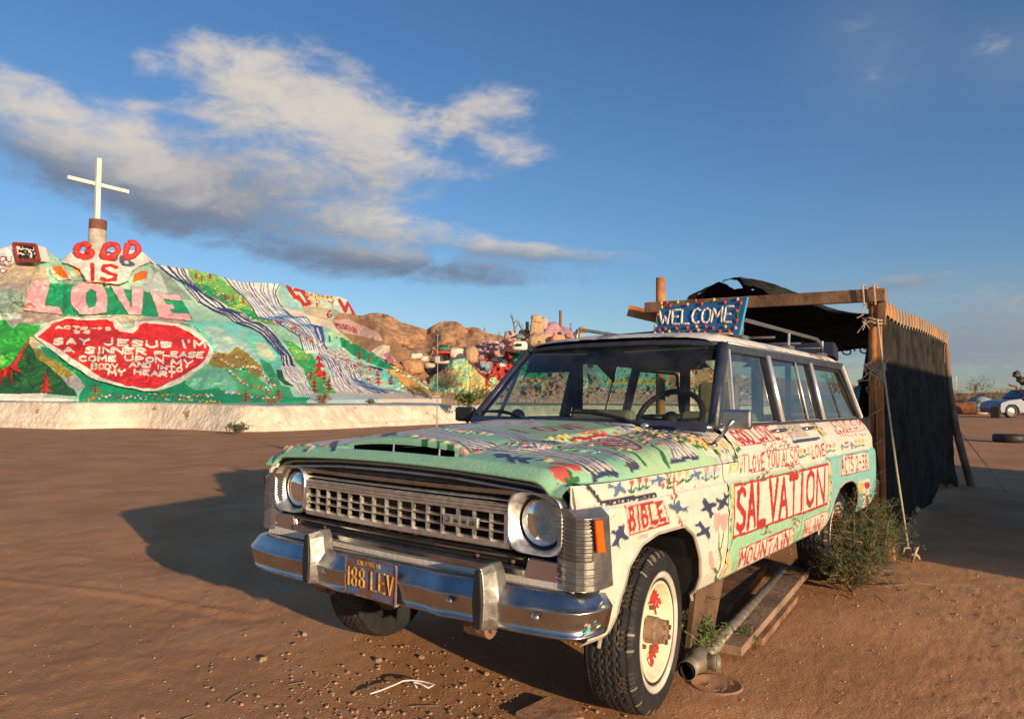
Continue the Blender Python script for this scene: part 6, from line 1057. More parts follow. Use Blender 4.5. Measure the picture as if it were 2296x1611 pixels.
for s in (1, -1):
    MB().tube([(s*.60, 2.34, 1.655), (s*.60, 2.36, 1.755), (s*.60, 2.44, 1.765), (s*.60, 4.02, 1.765), (s*.60, 4.14, 1.745), (s*.60, 4.20, 1.655)], .013, 8).build('side_rail', M['alu'], rk, smooth=True)
    for y in (2.36, 3.30, 4.19): MB().box((s*.60, y, 1.650), (.05, .12, .022)).tube([(s*.60, y, 1.65), (s*.60, y+.02, 1.76)], .010, 6).build('rail_foot', M['alu'], rk)
for y in (2.40, 3.0, 3.6, 4.15): MB().tube([(-.60, y, 1.70), (0, y, 1.715), (.60, y, 1.70)], .010, 6).build('cross_bar', M['frame'], rk, smooth=True)
MB().prism([(-.62, 4.46, 1.66), (.64, 4.46, 1.66), (.60, 4.60, 1.79), (-.58, 4.60, 1.79)], (0, .12, -.05)).build('rear_air_deflector', M['frame'], car, bevel=.02)
# ================================================================== WELCOME SIGN on the roof
def v6(x, y): return ((2000+.24826*x)*.6993, (850+.24826*y)*.6993)
SB = [np.array(p) for p in ((.070, 2.2, 1.665), (.640, 2.2, 1.650), (.685, 2.215, 1.876), (.124, 2.215, 1.852))]
sgn_ = empty('welcome_sign', (.38, 2.2, 1.65), 'blue board with raised white word WELCOME in a border of small flowers on the roof', 'sign')
MB().prism(SB, (0, .022, 0)).build('board', M['signblue'], sgn_)
MB().prism([SB[1]+(.001, 0, 0), SB[1]+(.001, .024, 0), SB[2]+(.001, .024, 0), SB[2]+(.001, 0, 0)], (.004, 0, 0)).build('board_edge', M['signedge'], sgn_)
def onS(p): q = on(1, 2.205, *v6(*p)); return q
for g in glyphs([(462, 590), (1420, 530), (1392, 735), (462, 765)], 'WELCOME', .18, jit=.02):
    mb = MB()
    for l in g:
        P = np.array([onS(p) for p in l]); n = 5*len(P); t = np.linspace(0, len(P)-1, n); Q = np.stack([np.interp(t, range(len(P)), P[:, i]) for i in range(3)], 1); Q[:, 1] = 2.200+(Q[:, 2]-1.65)*.06; mb.tube(Q, .0072+.0012*np.sin(t*7+len(l)), 7)
    mb.build('letter', M['white'], sgn_, smooth=True)
FL = [(478, 487, 'pink'), (548, 477, 'red'), (487, 541, 'yellow'), (594, 521, 'red'), (690, 475, 'yellow'), (817, 503, 'pink'), (921, 455, 'red'), (1001, 499, 'red'), (1158, 444, 'yellow'), (1301, 477, 'red'), (1464, 437, 'pink'), (1506, 489, 'red'), (1455, 587, 'red'), (1461, 710, 'red'), (1446, 810, 'pink'), (1363, 855, 'red'), (1313, 793, 'yellow'), (1242, 853, 'red'), (1153, 809, 'red'), (1045, 869, 'red'), (1059, 793, 'red'), (965, 838, 'pink'), (940, 793, 'yellow'), (862, 867, 'red'), (821, 807, 'red'), (713, 875, 'red'), (681, 817, 'red'), (591, 855, 'yellow'), (536, 821, 'red'), (503, 880, 'pink'), (464, 840, 'red'), (406, 877, 'yellow'), (412, 781, 'pink'), (436, 638, 'red')]
fm = {}
for x, y, cl in FL:
    p = onS((x, y)); p[1] = 2.196+(p[2]-1.65)*.06; s = .0112
    if cl not in fm: o = MB().ball((0, 0, 0), s, 10, 6, (1, .7, 1)).lathe([(.002, -.008), (.006, -.0075), (.004, -.004)], (0, 0, 0), (0, 1, 0), 10).build('flower', M[cl], sgn_, smooth=True); fm[cl] = o; o.location = p
    else: o = fm[cl].copy(); COL.objects.link(o); o.location = p
order = [(487, 541), (478, 487), (548, 477), (620, 500), (690, 475), (760, 470), (817, 503), (921, 455), (940, 480), (1001, 499), (1060, 490), (1158, 444), (1220, 470), (1301, 477), (1400, 440), (1464, 437), (1525, 470), (1506, 510), (1490, 540), (1480, 600), (1465, 640), (1480, 690), (1455, 750), (1430, 790), (1410, 830), (1363, 840), (1300, 820), (1220, 850), (1190, 850), (1115, 840), (1059, 830), (1000, 835), (930, 830), (900, 850), (800, 850), (770, 855), (681, 840), (640, 850), (591, 855), (536, 840), (464, 850), (400, 850), (405, 800), (430, 750), (420, 700), (440, 600), (470, 560)]
P = []; 
for q in order: p = onS(q); p[1] = 2.199+(p[2]-1.65)*.06; P.append(p)
MB().tube(P, .0028, 5).build('vine', M['green'], sgn_)
lf = MB()
for p in P[1::2]:
    for k in range(4): a = random.uniform(0, 6.28); lf.tube([p, p+np.array([math.cos(a)*.013, -.001, math.sin(a)*.010])], [.003, .001], 4)
lf.build('leaves', M['green'], sgn_)
tag(MB().tube([(.02, 2.17, 1.662), (.10, 2.16, 1.668), (.06, 2.2, 1.675)], .010, 6).box((.36, 2.17, 1.658), (.50, .05, .012)).build('sign_packing_rag', mat('tan_rag', (.42, .28, .17), .9, bump=.5), None), 'tan folded rag packed under the blue sign on the car roof', 'rag')

# ================================================================== SHADE SHELTER BEHIND THE CAR
sh = empty('shade_shelter', (-.2, 7.3, 0), 'open lean-to of wooden poles roofed and walled with torn black shade cloth behind the car', 'shelter')
MB().tube([(.828, 5.02, -.1), (.822, 5.02, 1.0), (.836, 5.02, 2.29)], [.050, .048, .044], 14).build('pole', M['wood2'], sh, smooth=True)
MB().beam((.885, 5.0, .0), (.872, 5.0, 2.16), .035, .045, up=(1, 0, 0)).build('batten', M['wood2'], sh, bevel=.003); MB().beam((.90, 4.98, 1.95), (.915, 4.98, 2.27), .04, .06, up=(1, 0, 0)).build('batten', M['wood'], sh)
MB().tube([(-1.296, 5.1, -.1), (-1.29, 5.1, 2.60)], .050, 12).build('pole', M['wood2'], sh, smooth=True)
MB().beam((-1.40, 4.955, 2.262), (.945, 4.935, 2.208), .05, .115).build('front_beam', M['wood'], sh, bevel=.006)
MB().beam((-1.66, 5.05, 2.262), (-1.34, 5.15, 2.172), .035, .125).build('beam_offcut', M['wood2'], sh, bevel=.004)
for p in ((-1.3, 9.6), (.80, 9.6)): MB().tube([(p[0], p[1], -.1), (p[0], p[1], 2.16)], .045, 10).build('pole', M['wood2'], sh)
MB().beam((-1.35, 9.6, 2.13), (.85, 9.6, 2.13), .05, .10).build('rear_beam', M['wood'], sh); MB().beam((-1.27, 5.1, 2.16), (-1.27, 9.6, 2.13), .05, .09).build('side_beam', M['wood'], sh)
n = 13; ytop = np.linspace(5.10, 9.75, n+1)
def wz(y): return 2.175-.045*math.exp(-((y-6.1)/.8)**2)+.012*(y-7)*.4
for i in range(n): MB().beam((.845, ytop[i]+.006, wz(ytop[i])), (.845, ytop[i+1]-.006, wz(ytop[i+1])), .05, .125 if i < n-1 else .15).build('top_rail_board', M['wood2'] if i % 4 == 1 else M['plank'], sh, bevel=.004)
l0 = MB().tube([(.875, 0, .075), (.885, .03, 0), (.870, .045, -.09), (.825, .05, -.1), (.81, .04, .06), (.875, .06, .078)], .0055, 5).build('lashing', M['rope'], sh)
for i in range(26):
    y = 5.12+i*.178; o = l0 if i == 0 else l0.copy()
    if i: COL.objects.link(o)
    o.location = (0, y, wz(y))
# cloth wall, roof and the flap behind the car
yy = np.linspace(5.02, 9.85, 150); vv = np.linspace(0, 1, 60); Y, Vv = np.meshgrid(yy, vv); zt = np.array([wz(a) for a in yy])-.04; zb = .10+.10*fbm(yy*1.1, 0*yy, 4, 3)+.03*np.sin(yy*3)+.05*(yy > 8)
Z = zt[None]*Vv+zb[None]*(1-Vv); X = .842+.05*fbm(Y*.9, Z*1.1, 7, 4)*(1-Vv)*2+.10*(1-Vv)**2*sm(8.8, 9.85, Y)+.006*np.sin(Y*4+Z*2)*(1-Vv); Y3 = Y-.14*(1-Vv)*np.sin(Vv*3.1)*sm(5.6, 5.0, Y)
mesh_np('wall_cloth', np.stack([X, Y3, Z], -1), grid_faces(*X.shape), M['cloth'], sh)
Xf, Zf = np.meshgrid(np.linspace(0, 1, 24), np.linspace(.25, 2.15, 50)); xl = .78-.13*np.sin(np.clip((2.0-Zf)/1.6, 0, 1)*2.2); P = np.stack([xl+(.85-xl)*Xf, 5.13+.04*np.sin(Zf*5+Xf*6), Zf], -1); mesh_np('side_flap', P, grid_faces(*Xf.shape), M['cloth'], sh)
X, Y = np.meshgrid(np.linspace(-1.30, .86, 90), np.linspace(4.93, 9.75, 170)); Z = 2.205-.17*sm(-.5, .8, X)*sm(6.5, 4.95, Y)-.05*np.sin((X+1.3)/2.16*3.14)*np.sin((Y-4.93)/4.8*3.14)-.06*sm(5, 9, Y)+.02*fbm(X*3, Y*3, 3, 3)
bl_ = np.exp(-((X+.52)/.74)**2-((Y-5.55)/.75)**2); Z = Z+.38*bl_+.05*fbm(X*5, Y*5, 8, 3)*bl_; Z = Z-.16*np.exp(-((X+1.25)/.22)**2)*sm(8.6, 6.0, Y)-.14*np.exp(-((X+1.2)/.3)**2-((Y-9.2)/.6)**2)
m = np.ones((169, 89), bool); xc = (X[:-1, :-1]+X[1:, 1:])/2; yc = (Y[:-1, :-1]+Y[1:, 1:])/2
m &= ~((yc < 5.30) & (xc < .75) & (yc < 5.12+.10*np.sin(xc*9)+.06*np.sin(xc*23))); m &= ~((np.abs(xc+.66) < .05) & (yc < 5.75)); hol = rng.random(m.shape) < .006; m &= ~(hol & ((xc < -.75) | (yc < 5.9)))
mesh_np('roof_cloth', np.stack([X, Y, Z], -1), grid_faces(*X.shape, m), M['cloth'], sh)
scr = MB()
for k in range(5):
    c0 = np.array([-.35+.28*k, 9.3-.2*k, 2.02]); t = np.linspace(0, 9, 26); scr.tube([c0+np.array([math.cos(a)*.10*(1-a/11), 0, math.sin(a)*.08*(1-a/11)]) for a in t], .010, 4)
scr.tube([(-1.2, 9.2, 1.93), (0, 8.6, 2.03), (.8, 8.3, 2.02)], .018, 5); scr.build('curled_ironwork', M['dark'], sh)
MB().tube([(.835, 9.78, 2.17), (.86, 9.82, 1.5), (.93, 9.85, .9), (1.10, 9.9, .05)], [.04, .045, .05, .05], 8).build('bent_pole', M['plank'], sh, smooth=True)
# ropes
rp = MB()
t = np.linspace(0, 1, 90); rp.tube([(.828+.066*math.cos(a*2*math.pi*4.6), 5.02+.066*math.sin(a*2*math.pi*4.6), .15+1.25*a) for a in t], .0065, 5)
for z0 in (1.55, 1.58, 1.97, 2.0, 2.20): rp.tube([(.84+.078*math.cos(a), 5.0+.078*math.sin(a), z0+.015*math.sin(a*2)) for a in np.linspace(0, 6.5, 16)], .008, 5)
r = random.Random(4)
for k in range(12): a = np.array([.86+r.uniform(-.05, .06), 4.92, 1.56+r.uniform(-.02, .1)]); rp.tube([a, a+(r.uniform(-.09, .07), -.04, r.uniform(-.12, .06)), a+(r.uniform(-.14, .10), -.03, r.uniform(-.16, -.02))], .0065, 4)
for x in (.78, .87): rp.tube([(x, 4.89, 2.12), (x-.01, 4.885, 2.30), (x, 4.96, 2.31), (x+.01, 5.0, 2.1)], .008, 5)
for k in range(10): a = np.array([.80+r.uniform(-.04, .04), 4.90, 1.95+r.uniform(0, .2)]); rp.tube([a, a+(r.uniform(-.06, .04), -.02, r.uniform(-.1, .0))], .004, 4)
rp.build('wound_rope', M['rope'], sh)
g = empty('guy_rope', (1.14, 4.6, 0), 'pale twisted guy rope running from the corner pole down to a knotted peg', 'rope')
MB().tube([(.875, 4.93, 2.0), (.94, 4.86, 1.45), (1.04, 4.73, .7), (1.135, 4.61, .06)], .0085, 6).build('rope_line', M['rope'], g, smooth=True)
kn = MB()
for k in range(9): a = r.uniform(0, 6.28); c0 = np.array([1.15, 4.6, .05]); kn.tube([c0+(r.uniform(-.03, .03), r.uniform(-.03, .03), r.uniform(-.03, .05)), c0+(r.uniform(-.06, .06), r.uniform(-.05, .05), r.uniform(-.02, .06)), c0+(r.uniform(-.07, .07), r.uniform(-.04, .04), r.uniform(-.04, .0))], .009, 5)
kn.build('knot', M['rope'], g, smooth=True); MB().tube([(1.17, 4.58, -.05), (1.155, 4.60, .10)], .012, 6).build('peg', M['rust'], g)
g = empty('far_guy_rope', (1.3, 9.9, 0), 'thin dark guy rope pegged beyond the bent pole of the black cloth wall', 'rope'); MB().tube([(.93, 9.85, .95), (1.5, 9.7, .12)], .006, 5).build('rope_line', M['rope'], g); MB().ball((1.5, 9.7, .12), .03, 6, 5, jit=.3).build('knot', M['rope'], g)

# mailbox seen between the car and the cloth
mbx = empty('mailbox', at(1924, 905, 9.2)*np.array([1, 1, 0]), 'turquoise arched mailbox on a post behind the rear of the car', 'mailbox'); c0 = at(1924, 885, 9.2)
pf = [(-.07, -.11), (-.07, .06), (-.05, .10), (0, .125), (.05, .10), (.07, .06), (.07, -.11)]; ex = np.array([.90, -.43, 0])*.4; ax_ = np.array([.788, .616, 0])
MB().prism([c0+ax_*a+np.array([0, 0, b]) for a, b in pf], ex).build('box', M['turq'], mbx, bevel=.006); MB().prism([c0-ex*.02+ax_*a*.82+np.array([0, 0, b*.85-.01]) for a, b in pf], -ex*.02).build('opening', M['dark'], mbx); MB().beam(c0-(0, 0, .11)+ex*.5, c0*np.array([1, 1, 0])+ex*.5, .08, .08, up=(1, 0, 0)).build('post', M['turq'], mbx); MB().box(c0+(.03, 0, .16), (.05, .02, .08)).build('flag', M['redpaint'], mbx)

# ================================================================== THINGS LYING BY THE CAR
pp = empty('metal_pipe', (.8, 1.3, 0), 'grey metal pipe with a tee fitting lying along the boards beside the front wheel', 'pipe'); gm = mat('zinc_pipe', (.25, .21, .16), .6, .5, var=.25, scale=20, bump=.3)
pm = MB().tube([(.800, 1.33, .06), (.585, 3.2, .075)], .034, 14); pm.build('pipe_length', gm, pp, smooth=True)
MB().lathe([(.040, 0), (.043, .0), (.043, .10), (.052, .12), (.055, .19), (.043, .21), (.036, .21)], (.800, 1.10, .05), (-.09, 1, .02), 20).build('tee_fitting', gm, pp, smooth=True); MB().lathe([(.030, 0), (.030, .10)], (.802, 1.095, .05), (-.09, 1, .02), 16).build('bore', M['dark'], pp); MB().lathe([(.030, .0), (.034, .05), (.040, .075), (.034, .078), (.025, .06)], (.805, 1.26, .05), (1, .05, .1), 16).build('tee_branch', gm, pp, smooth=True)
bd = MB().beam((.835, 1.50, .045), (.63, 3.62, .085), .135, .045).build('long_board', M['plank'], None, bevel=.004); tag(bd, 'long weathered board lying on the dirt beside the metal pipe', 'board')
b2 = MB().beam((.885, 1.78, .022), (.79, 2.72, .030), .05, .035).build('thin_board', M['wood'], None, bevel=.003); tag(b2, 'short dark strip of wood lying outside the long board', 'board')
b3 = MB().beam((.55, 1.7, .03), (.30, 3.5, .06), .20, .04).build('wide_board', M['wood'], None, bevel=.003); tag(b3, 'wide dark plank lying in the shade under the car', 'board')
b4 = MB().prism([(.74, 1.24, -.02), (.74, 1.50, -.02), (.775, 1.63, .40), (.775, 1.28, .40)], (-.03, 0, 0)).build('leaning_board', mat('brown_board', (.13, .075, .042), .85, var=.25, bump=.4), None, bevel=.003); tag(b4, 'brown board propped upright under the sill behind the front wheel', 'board')
dk = MB().lathe([(0, .001), (.10, .002), (.108, .008), (.114, .007), (.12, -.01)], (.90, 1.19, gz(np.array(.90), np.array(1.19)).item()), (0, 0, 1), 30).build('iron_disc', mat('dusty_lid', (.38, .21, .12), .8, .2, bump=.3), None, smooth=True); tag(dk, 'round dusty iron disc half sunk in the dirt by the pipe end', 'disc')
st_ = MB().tube([(-.165, .10, .012), (-.15, .15, .016), (-.155, .22, .013), (-.145, .27, .02), (-.12, .30, .02), (-.07, .32, .02), (-.02, .335, .014), (-.02, .30, .012), (-.07, .30, .018), (-.10, .285, .02), (-.06, .27, .012)], .0038, 6).build('white_string', M['white'], None, smooth=True); tag(st_, 'knotted piece of white string lying on the dirt before the bumper', 'string')
sl_ = MB().prism([(.40, .36, -.012), (.58, .34, -.016), (.64, .50, -.016), (.56, .57, -.012), (.42, .55, -.008)], (0, 0, .022)).build('flat_stone_slab', mat('dirt_slab', (.38, .20, .11), .9, var=.3, bump=.8, bscale=20), None, bevel=.008); tag(sl_, 'flat reddish slab of stone set in the ground in front of the tyre', 'stone')
bk = MB().box((1.0, 4.62, .05), (.09, .16, .13), None, .8).build('broken_brick', mat('orange_brick', (.50, .24, .13), .9, bump=.5), None, bevel=.008); tag(bk, 'chunk of orange brick beside the knotted peg', 'brick')

# stones and gravel
def stone_mesh(seed, sq=(1, .8, .6)):
    r = random.Random(seed); mb = MB().ball((0, 0, 0), 1, 8, 6, sq); mb.v = [tuple(np.array(p)*(1+.22*math.sin(p[0]*5+seed)*math.cos(p[1]*4+seed*2)+r.uniform(-.10, .10))) for p in mb.v]; o = mb.build('stone', M['stone'], None); me = o.data; bpy.data.objects.remove(o); return me
SM = [stone_mesh(i, [(1, .8, .6), (1, .6, .45), (.9, .9, .7), (1, .7, .3)][i % 4]) for i in range(8)]
big = [(848, 1475, 17, 'round tan stone right of the passenger front tyre'), (592, 1472, 20, 'largest flat stone left of the passenger front tyre'), (683, 1417, 13, 'round stone close to the passenger front tyre on its left'), (1035, 1422, 14, 'stone with a long shadow in front of the number plate'), (945, 1468, 13, 'pale lump in the gravel in front of the bumper centre'), (1055, 1495, 13, 'angular stone near the shadow edge before the driver guard'), (1090, 1505, 12, 'low stone just inside the shadow edge before the driver guard'), (1125, 1535, 14, 'flat pale stone before the shadow of the bumper'), (746, 1547, 9, 'small stone at the lower left edge of the gravel patch'), (800, 1588, 14, 'stone at the bottom of the picture left of the string'), (870, 1590, 11, 'stone at the bottom of the picture below the string'), (1010, 1590, 12, 'low stone at the bottom centre of the picture'), (780, 1500, 9, 'small pale pebble left of the string'), (640, 1575, 9, 'little stone at the bottom left of the gravel patch')]
for i, (px, py, s, lab) in enumerate(big):
    g0 = on(2, .0, px, py); dd = (g0-CAMP) @ cf; rr = s/2*dd/FPX*1.15; z = gz(g0[0], g0[1]); o = bpy.data.objects.new('stone', SM[i % 8]); COL.objects.link(o); o.location = (g0[0], g0[1], float(z)+rr*.25); o.scale = (rr,)*3; o.rotation_euler = (0, 0, i*1.7); tag(o, lab, 'stone', 'stones on the dirt in front of the car')
def gravel(name, n, gen, smin, smax, lab=None):
    mb = []; V = []; F = []; base = [(1, 0, -.3), (0, .8, -.3), (-.9, 0, -.3), (0, -.9, -.3), (.6, .5, .4), (-.5, .5, .45), (-.5, -.5, .4), (.5, -.5, .45)]; fc = [(0, 1, 5, 4), (1, 2, 6, 5), (2, 3, 7, 6), (3, 0, 4, 7), (4, 5, 6, 7)]
    B = np.array(base); P = gen(n); n = len(P); s = smin+(smax-smin)*rng.random(n)**3.5; a = rng.random(n)*6.28; J = 1+.5*(rng.random((n, 8, 3))-.5); L = B[None]*J*s[:, None, None]
    X = L[..., 0]*np.cos(a)[:, None]-L[..., 1]*np.sin(a)[:, None]+P[:, 0, None]; Y = L[..., 0]*np.sin(a)[:, None]+L[..., 1]*np.cos(a)[:, None]+P[:, 1, None]; Z = L[..., 2]+gz(P[:, 0], P[:, 1])[:, None]+.0005
    Vv = np.stack([X, Y, Z], -1).reshape(-1, 3); Fv = (np.array(fc)[None]+8*np.arange(n)[:, None, None]).reshape(-1, 4); o = mesh_np(name, Vv, Fv, M['stone'], smooth=False); tag(o, kind='stuff'); return o
def genA(n):
    r_ = np.exp(rng.uniform(math.log(1.8), math.log(14), n)); a = np.radians(rng.uniform(-78, 4, n)); return np.stack([CAMP[0]+r_*np.sin(a), CAMP[1]+r_*np.cos(a)], 1)
gravel('gravel', 6000, genA, .001, .009)
gravel('gravel', 1500, lambda n: np.stack([rng.normal(0, .55, n)-.05, rng.normal(.1, .40, n)], 1), .0012, .014)
gravel('gravel', 600, lambda n: np.stack([rng.normal(1.4, .8, n), rng.normal(3.9, .7, n)], 1), .002, .014)

# ================================================================== PLANTS
def shrub(name, c, h, spread, n_st, n_lf, ls, lw, mt, lab, cat='bush', seed=1, droop=.25, stem_r=.004, up=.8, group=None, parts=True, bias=(0, 0)):
    R_ = np.random.default_rng(seed); root = empty(name, c, lab, cat, group); c = np.array(c, float); st = MB(); paths = []
    for k in range(n_st):
        a = R_.uniform(0, 6.28); q = R_.uniform(.15, 1)**.7; end = np.array([math.cos(a)*spread*q+bias[0], math.sin(a)*spread*q+bias[1], h*(1-.55*q*q)*R_.uniform(.55, 1.0)]); mid = end*np.array([.45, .45, up*.75])+R_.normal(0, .04*h, 3)
        P = [c+np.zeros(3), c+mid*.6, c+mid, c+end*.85+(0, 0, h*.06), c+end-(0, 0, droop*h*q*.3)]; P = np.array(P); t = np.linspace(0, 4, 14); Q = np.stack([np.interp(t, range(5), P[:, i]) for i in range(3)], 1)+R_.normal(0, .008*h, (14, 3)); paths.append(Q); st.tube(Q[::2], np.linspace(stem_r, stem_r*.3, 7), 4, cap=False)
        for j in range(3): b0 = Q[R_.integers(5, 12)]; d = R_.normal(0, 1, 3)*.16*h+np.array([0, 0, .10*h]); tt = np.linspace(0, 1, 8)[:, None]; q2 = b0+d*tt; paths.append(q2); st.tube(q2[::3], [stem_r*.5, stem_r*.35, stem_r*.2], 3, cap=False)
    st.build('stems', M['twig'], root)
    PT = [p for p in paths]; idx = R_.integers(0, len(PT), n_lf); pos = np.array([PT[i][R_.integers(len(PT[i])//4, len(PT[i]))] for i in idx])+R_.normal(0, .012*h, (n_lf, 3)); d = R_.normal(0, 1, (n_lf, 3)); d[:, 2] += .5; d /= np.linalg.norm(d, axis=1)[:, None]; s = np.cross(d, R_.normal(0, 1, (n_lf, 3))); s /= np.linalg.norm(s, axis=1)[:, None]; L = ls*R_.uniform(.5, 1.3, n_lf)[:, None]; wv_ = lw*R_.uniform(.6, 1.3, n_lf)[:, None]
    V = np.stack([pos, pos+d*L*.5+s*wv_, pos+d*L, pos+d*L*.5-s*wv_], 1).reshape(-1, 3); o = mesh_np('foliage', V, np.arange(4*n_lf).reshape(-1, 4), mt, root, smooth=False); return root
shrub('desert_shrub', (.95, 3.50, 0), .66, .29, 60, 20000, .020, .0020, M['leaf'], 'big feathery grey green bush growing against the rear wheel of the car', seed=3, bias=(.03, .02), stem_r=.006)
shrub('desert_shrub', (1.0, 3.28, 0), .42, .30, 34, 9000, .020, .0022, M['leaf'], 'lower sprawling grey green bush in front of the rear wheel', seed=13, bias=(.05, -.12))
shrub('weedy_plant', (.98, 4.60, 0), .45, .16, 20, 1500, .030, .0022, M['leaf2'], 'thin leggy green weed beside the shelter pole', seed=5, cat='weed')
shrub('weedy_plant', (.74, 1.36, 0), .32, .11, 22, 1000, .034, .0036, M['leaf2'], 'leafy green weed growing behind the front wheel', seed=6, cat='weed')
shrub('weedy_plant', (.86, 1.72, 0), .13, .05, 9, 300, .018, .004, M['leaf2'], 'small green seedling at the end of the long board', seed=7, cat='weed')
def far_shrub(px, py, D, h, sp, n, lab, mt='leaf', seed=1, **k): c = at(px, py, D); shrub('desert_shrub', c, h, sp, 26, n, .05*k.pop('k', 1), .010*k.pop('kw', 1), M[mt], lab, seed=seed, **k)
g_ = on(2, 0, 530, 973); shrub('desert_shrub', g_, .42, .45, 40, 3000, .05, .010, M['leaf'], 'grey green bush at the foot of the white bank', seed=21)
far_shrub(722, 906, 31, .55, .45, 2600, 'dry reddish bush on top of the white bank', 'twig', 22, k=1.2); far_shrub(612, 906, 27.5, .3, .35, 900, 'small dry tuft on the bank below the heart', 'twig', 23); far_shrub(832, 906, 33, .28, .3, 900, 'tiny green tuft on the bank near the stairs', 'leaf', 24)
far_shrub(1055, 912, 36, 1.0, 1.15, 9000, 'broad dark green bush on the bank beside the car roof pillar', 'leaf2', 25, k=1.3); far_shrub(1100, 900, 38, .95, .9, 5000, 'brownish bush right of the broad green bush', 'twig', 26, k=1.4); far_shrub(1010, 880, 44, 1.7, 1.1, 6000, 'tall dry reddish brown brush left of the green mound', 'twig', 27, k=1.4)
far_shrub(1015, 870, 43, .6, .8, 1400, 'low brown scrub in front of the mound foot', 'leaf', 29); far_shrub(190, 630, 41, 1.0, .75, 3200, 'dry bush growing beside the letter I on the hill', 'leaf', 28, k=1.4)
for i, (px, py, D, h, sp, mt, lab) in enumerate([(2150, 921, 52, 1.6, 1.5, 'twig', 'brown desert bush behind the rusty trough'), (2195, 884, 75, 1.9, 1.8, 'leaf', 'dark bush standing on the dune skyline'), (2240, 915, 58, 1.9, 1.5, 'twig', 'tan bush on the dune left of the parked car'), (2195, 924, 46, .75, 1.3, 'leaf', 'green weeds at the foot of the painted rocks'), (2222, 906, 62, 1.2, 1.2, 'twig', 'small tan bush behind the painted rocks'), (2130, 905, 66, 1.4, 1.7, 'twig', 'low tan bush at the far edge of the black cloth'), (2270, 895, 70, 1.2, 1.6, 'twig', 'tan bush behind the parked car bonnet')]): far_shrub(px, py, D, h, sp, 3000, lab, mt, 60+i, k=1.6, kw=1.2)
tg = MB()
r = random.Random(12)
for k in range(14): a = np.array([r.uniform(.98, 1.35), r.uniform(3.0, 4.0), .015]); tg.tube([a, a+(r.uniform(-.1, .1), r.uniform(-.1, .1), .02), a+(r.uniform(-.2, .2), r.uniform(-.2, .2), .004)], .003, 4)
tag(tg.build('dry_stalks', M['twig'], None), kind='stuff')

# ================================================================== FAR RIGHT
def gat(px, py, D): p = at(px, py, D); p[2] = float(gz(p[0], p[1])); return p
tp = gat(2263, 990, 17.8); ty = MB().lathe([(.20, .03), (.24, .0), (.32, .0), (.355, .03), (.362, .10), (.355, .17), (.32, .20), (.24, .20), (.20, .17), (.21, .15), (.30, .17), (.33, .10), (.30, .03), (.21, .05), (.20, .03)], tp, (0, 0, 1), 40).build('old_tyre', M['black'], None, smooth=True); tag(ty, 'worn black tyre lying flat on the open dirt', 'tyre')
tro = empty('rusty_trough', gat(2150, 926, 44), 'long rusty metal trough lying open at the dune foot', 'trough'); a0 = at(2095, 929, 45); b0 = at(2181, 928, 44)
pr = [(-.42, .78), (-.36, .10), (-.15, 0), (.25, 0), (.42, .20), (.46, .78), (.40, .78), (.34, .22), (.2, .08), (-.12, .08), (-.30, .16), (-.36, .78)]; MB().prism([b0+cf*np.array([1, 1, 0])*x+np.array([0, 0, z*.92]) for x, z in pr], a0-b0).build('trough_shell', mat('red_rust', (.30, .10, .05), .85, var=.4, scale=3, bump=.5, bscale=10), tro); MB().prism([b0+cf*np.array([1, 1, 0])*x*.9+cr*.03+np.array([0, 0, z*.9]) for x, z in pr[:6]], cr*.05).build('end_plate', M['dark'], tro)
pk = empty('painted_rock_pile', gat(2195, 915, 50), 'heap of rocks splashed with blue white and red paint', 'rocks')
for i, (x, y, s, mt) in enumerate([(2180, 912, 26, 'bluegrey'), (2200, 902, 30, 'bluegrey'), (2217, 905, 22, 'orangeadobe'), (2172, 915, 20, 'white'), (2195, 916, 28, 'white'), (2215, 914, 20, 'bluegrey'), (2186, 908, 16, 'redadobe'), (2206, 912, 16, 'white')]): blob(at(x, y, 50+i*.3), (s*.031*1.5, 1.0, s*.031*.8), .66, .7, seed=80+i, amp=.3).build('painted_rock', M[mt], pk, smooth=True)
bx_ = MB().box(gat(2232, 935, 38)+(0, 0, .30), (.40, .4, .62), None, .92).build('black_bin', M['dark'], None, bevel=.03); tag(bx_, 'small square black bin standing left of the parked car', 'bin')
D0 = 38.5; sv = empty('parked_car', gat(2300, 936, D0), 'pale blue and white car parked at the right edge of the picture', 'car'); org = at(2270, 936, D0); ux = np.array([.788, .616, 0]); uy = np.array([-.616, .788, 0])
def CP(x, y, z): return org+ux*x+uy*y+np.array([0, 0, z])
body = [(-.62, .25), (-.66, .50), (-.60, .80), (-.20, .95), (.55, 1.05), (1.15, 1.55), (2.6, 1.62), (3.4, 1.50), (3.6, .95), (3.62, .35), (3.3, .25), (3.15, .25), (3.1, .52), (2.95, .66), (2.7, .70), (2.45, .62), (2.36, .30), (.40, .25), (.34, .52), (.18, .68), (0, .70), (-.18, .68), (-.33, .52), (-.38, .25)]
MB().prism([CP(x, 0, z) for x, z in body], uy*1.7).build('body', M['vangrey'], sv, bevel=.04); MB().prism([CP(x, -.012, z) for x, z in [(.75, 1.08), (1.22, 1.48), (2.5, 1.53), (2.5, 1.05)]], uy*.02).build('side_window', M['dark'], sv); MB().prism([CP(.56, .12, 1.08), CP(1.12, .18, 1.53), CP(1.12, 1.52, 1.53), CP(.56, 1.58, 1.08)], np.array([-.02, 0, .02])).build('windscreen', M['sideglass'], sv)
MB().box(CP(.72, -.10, 1.02), (.2, .12, .13), None).build('door_mirror', M['dark'], sv, bevel=.02); MB().box(CP(-.64, .25, .66), (.06, .3, .14)).build('headlight', M['lampglass'], sv); MB().box(CP(-.66, .3, .5), (.08, .2, .08)).build('fog_lamp', M['redpaint'], sv)
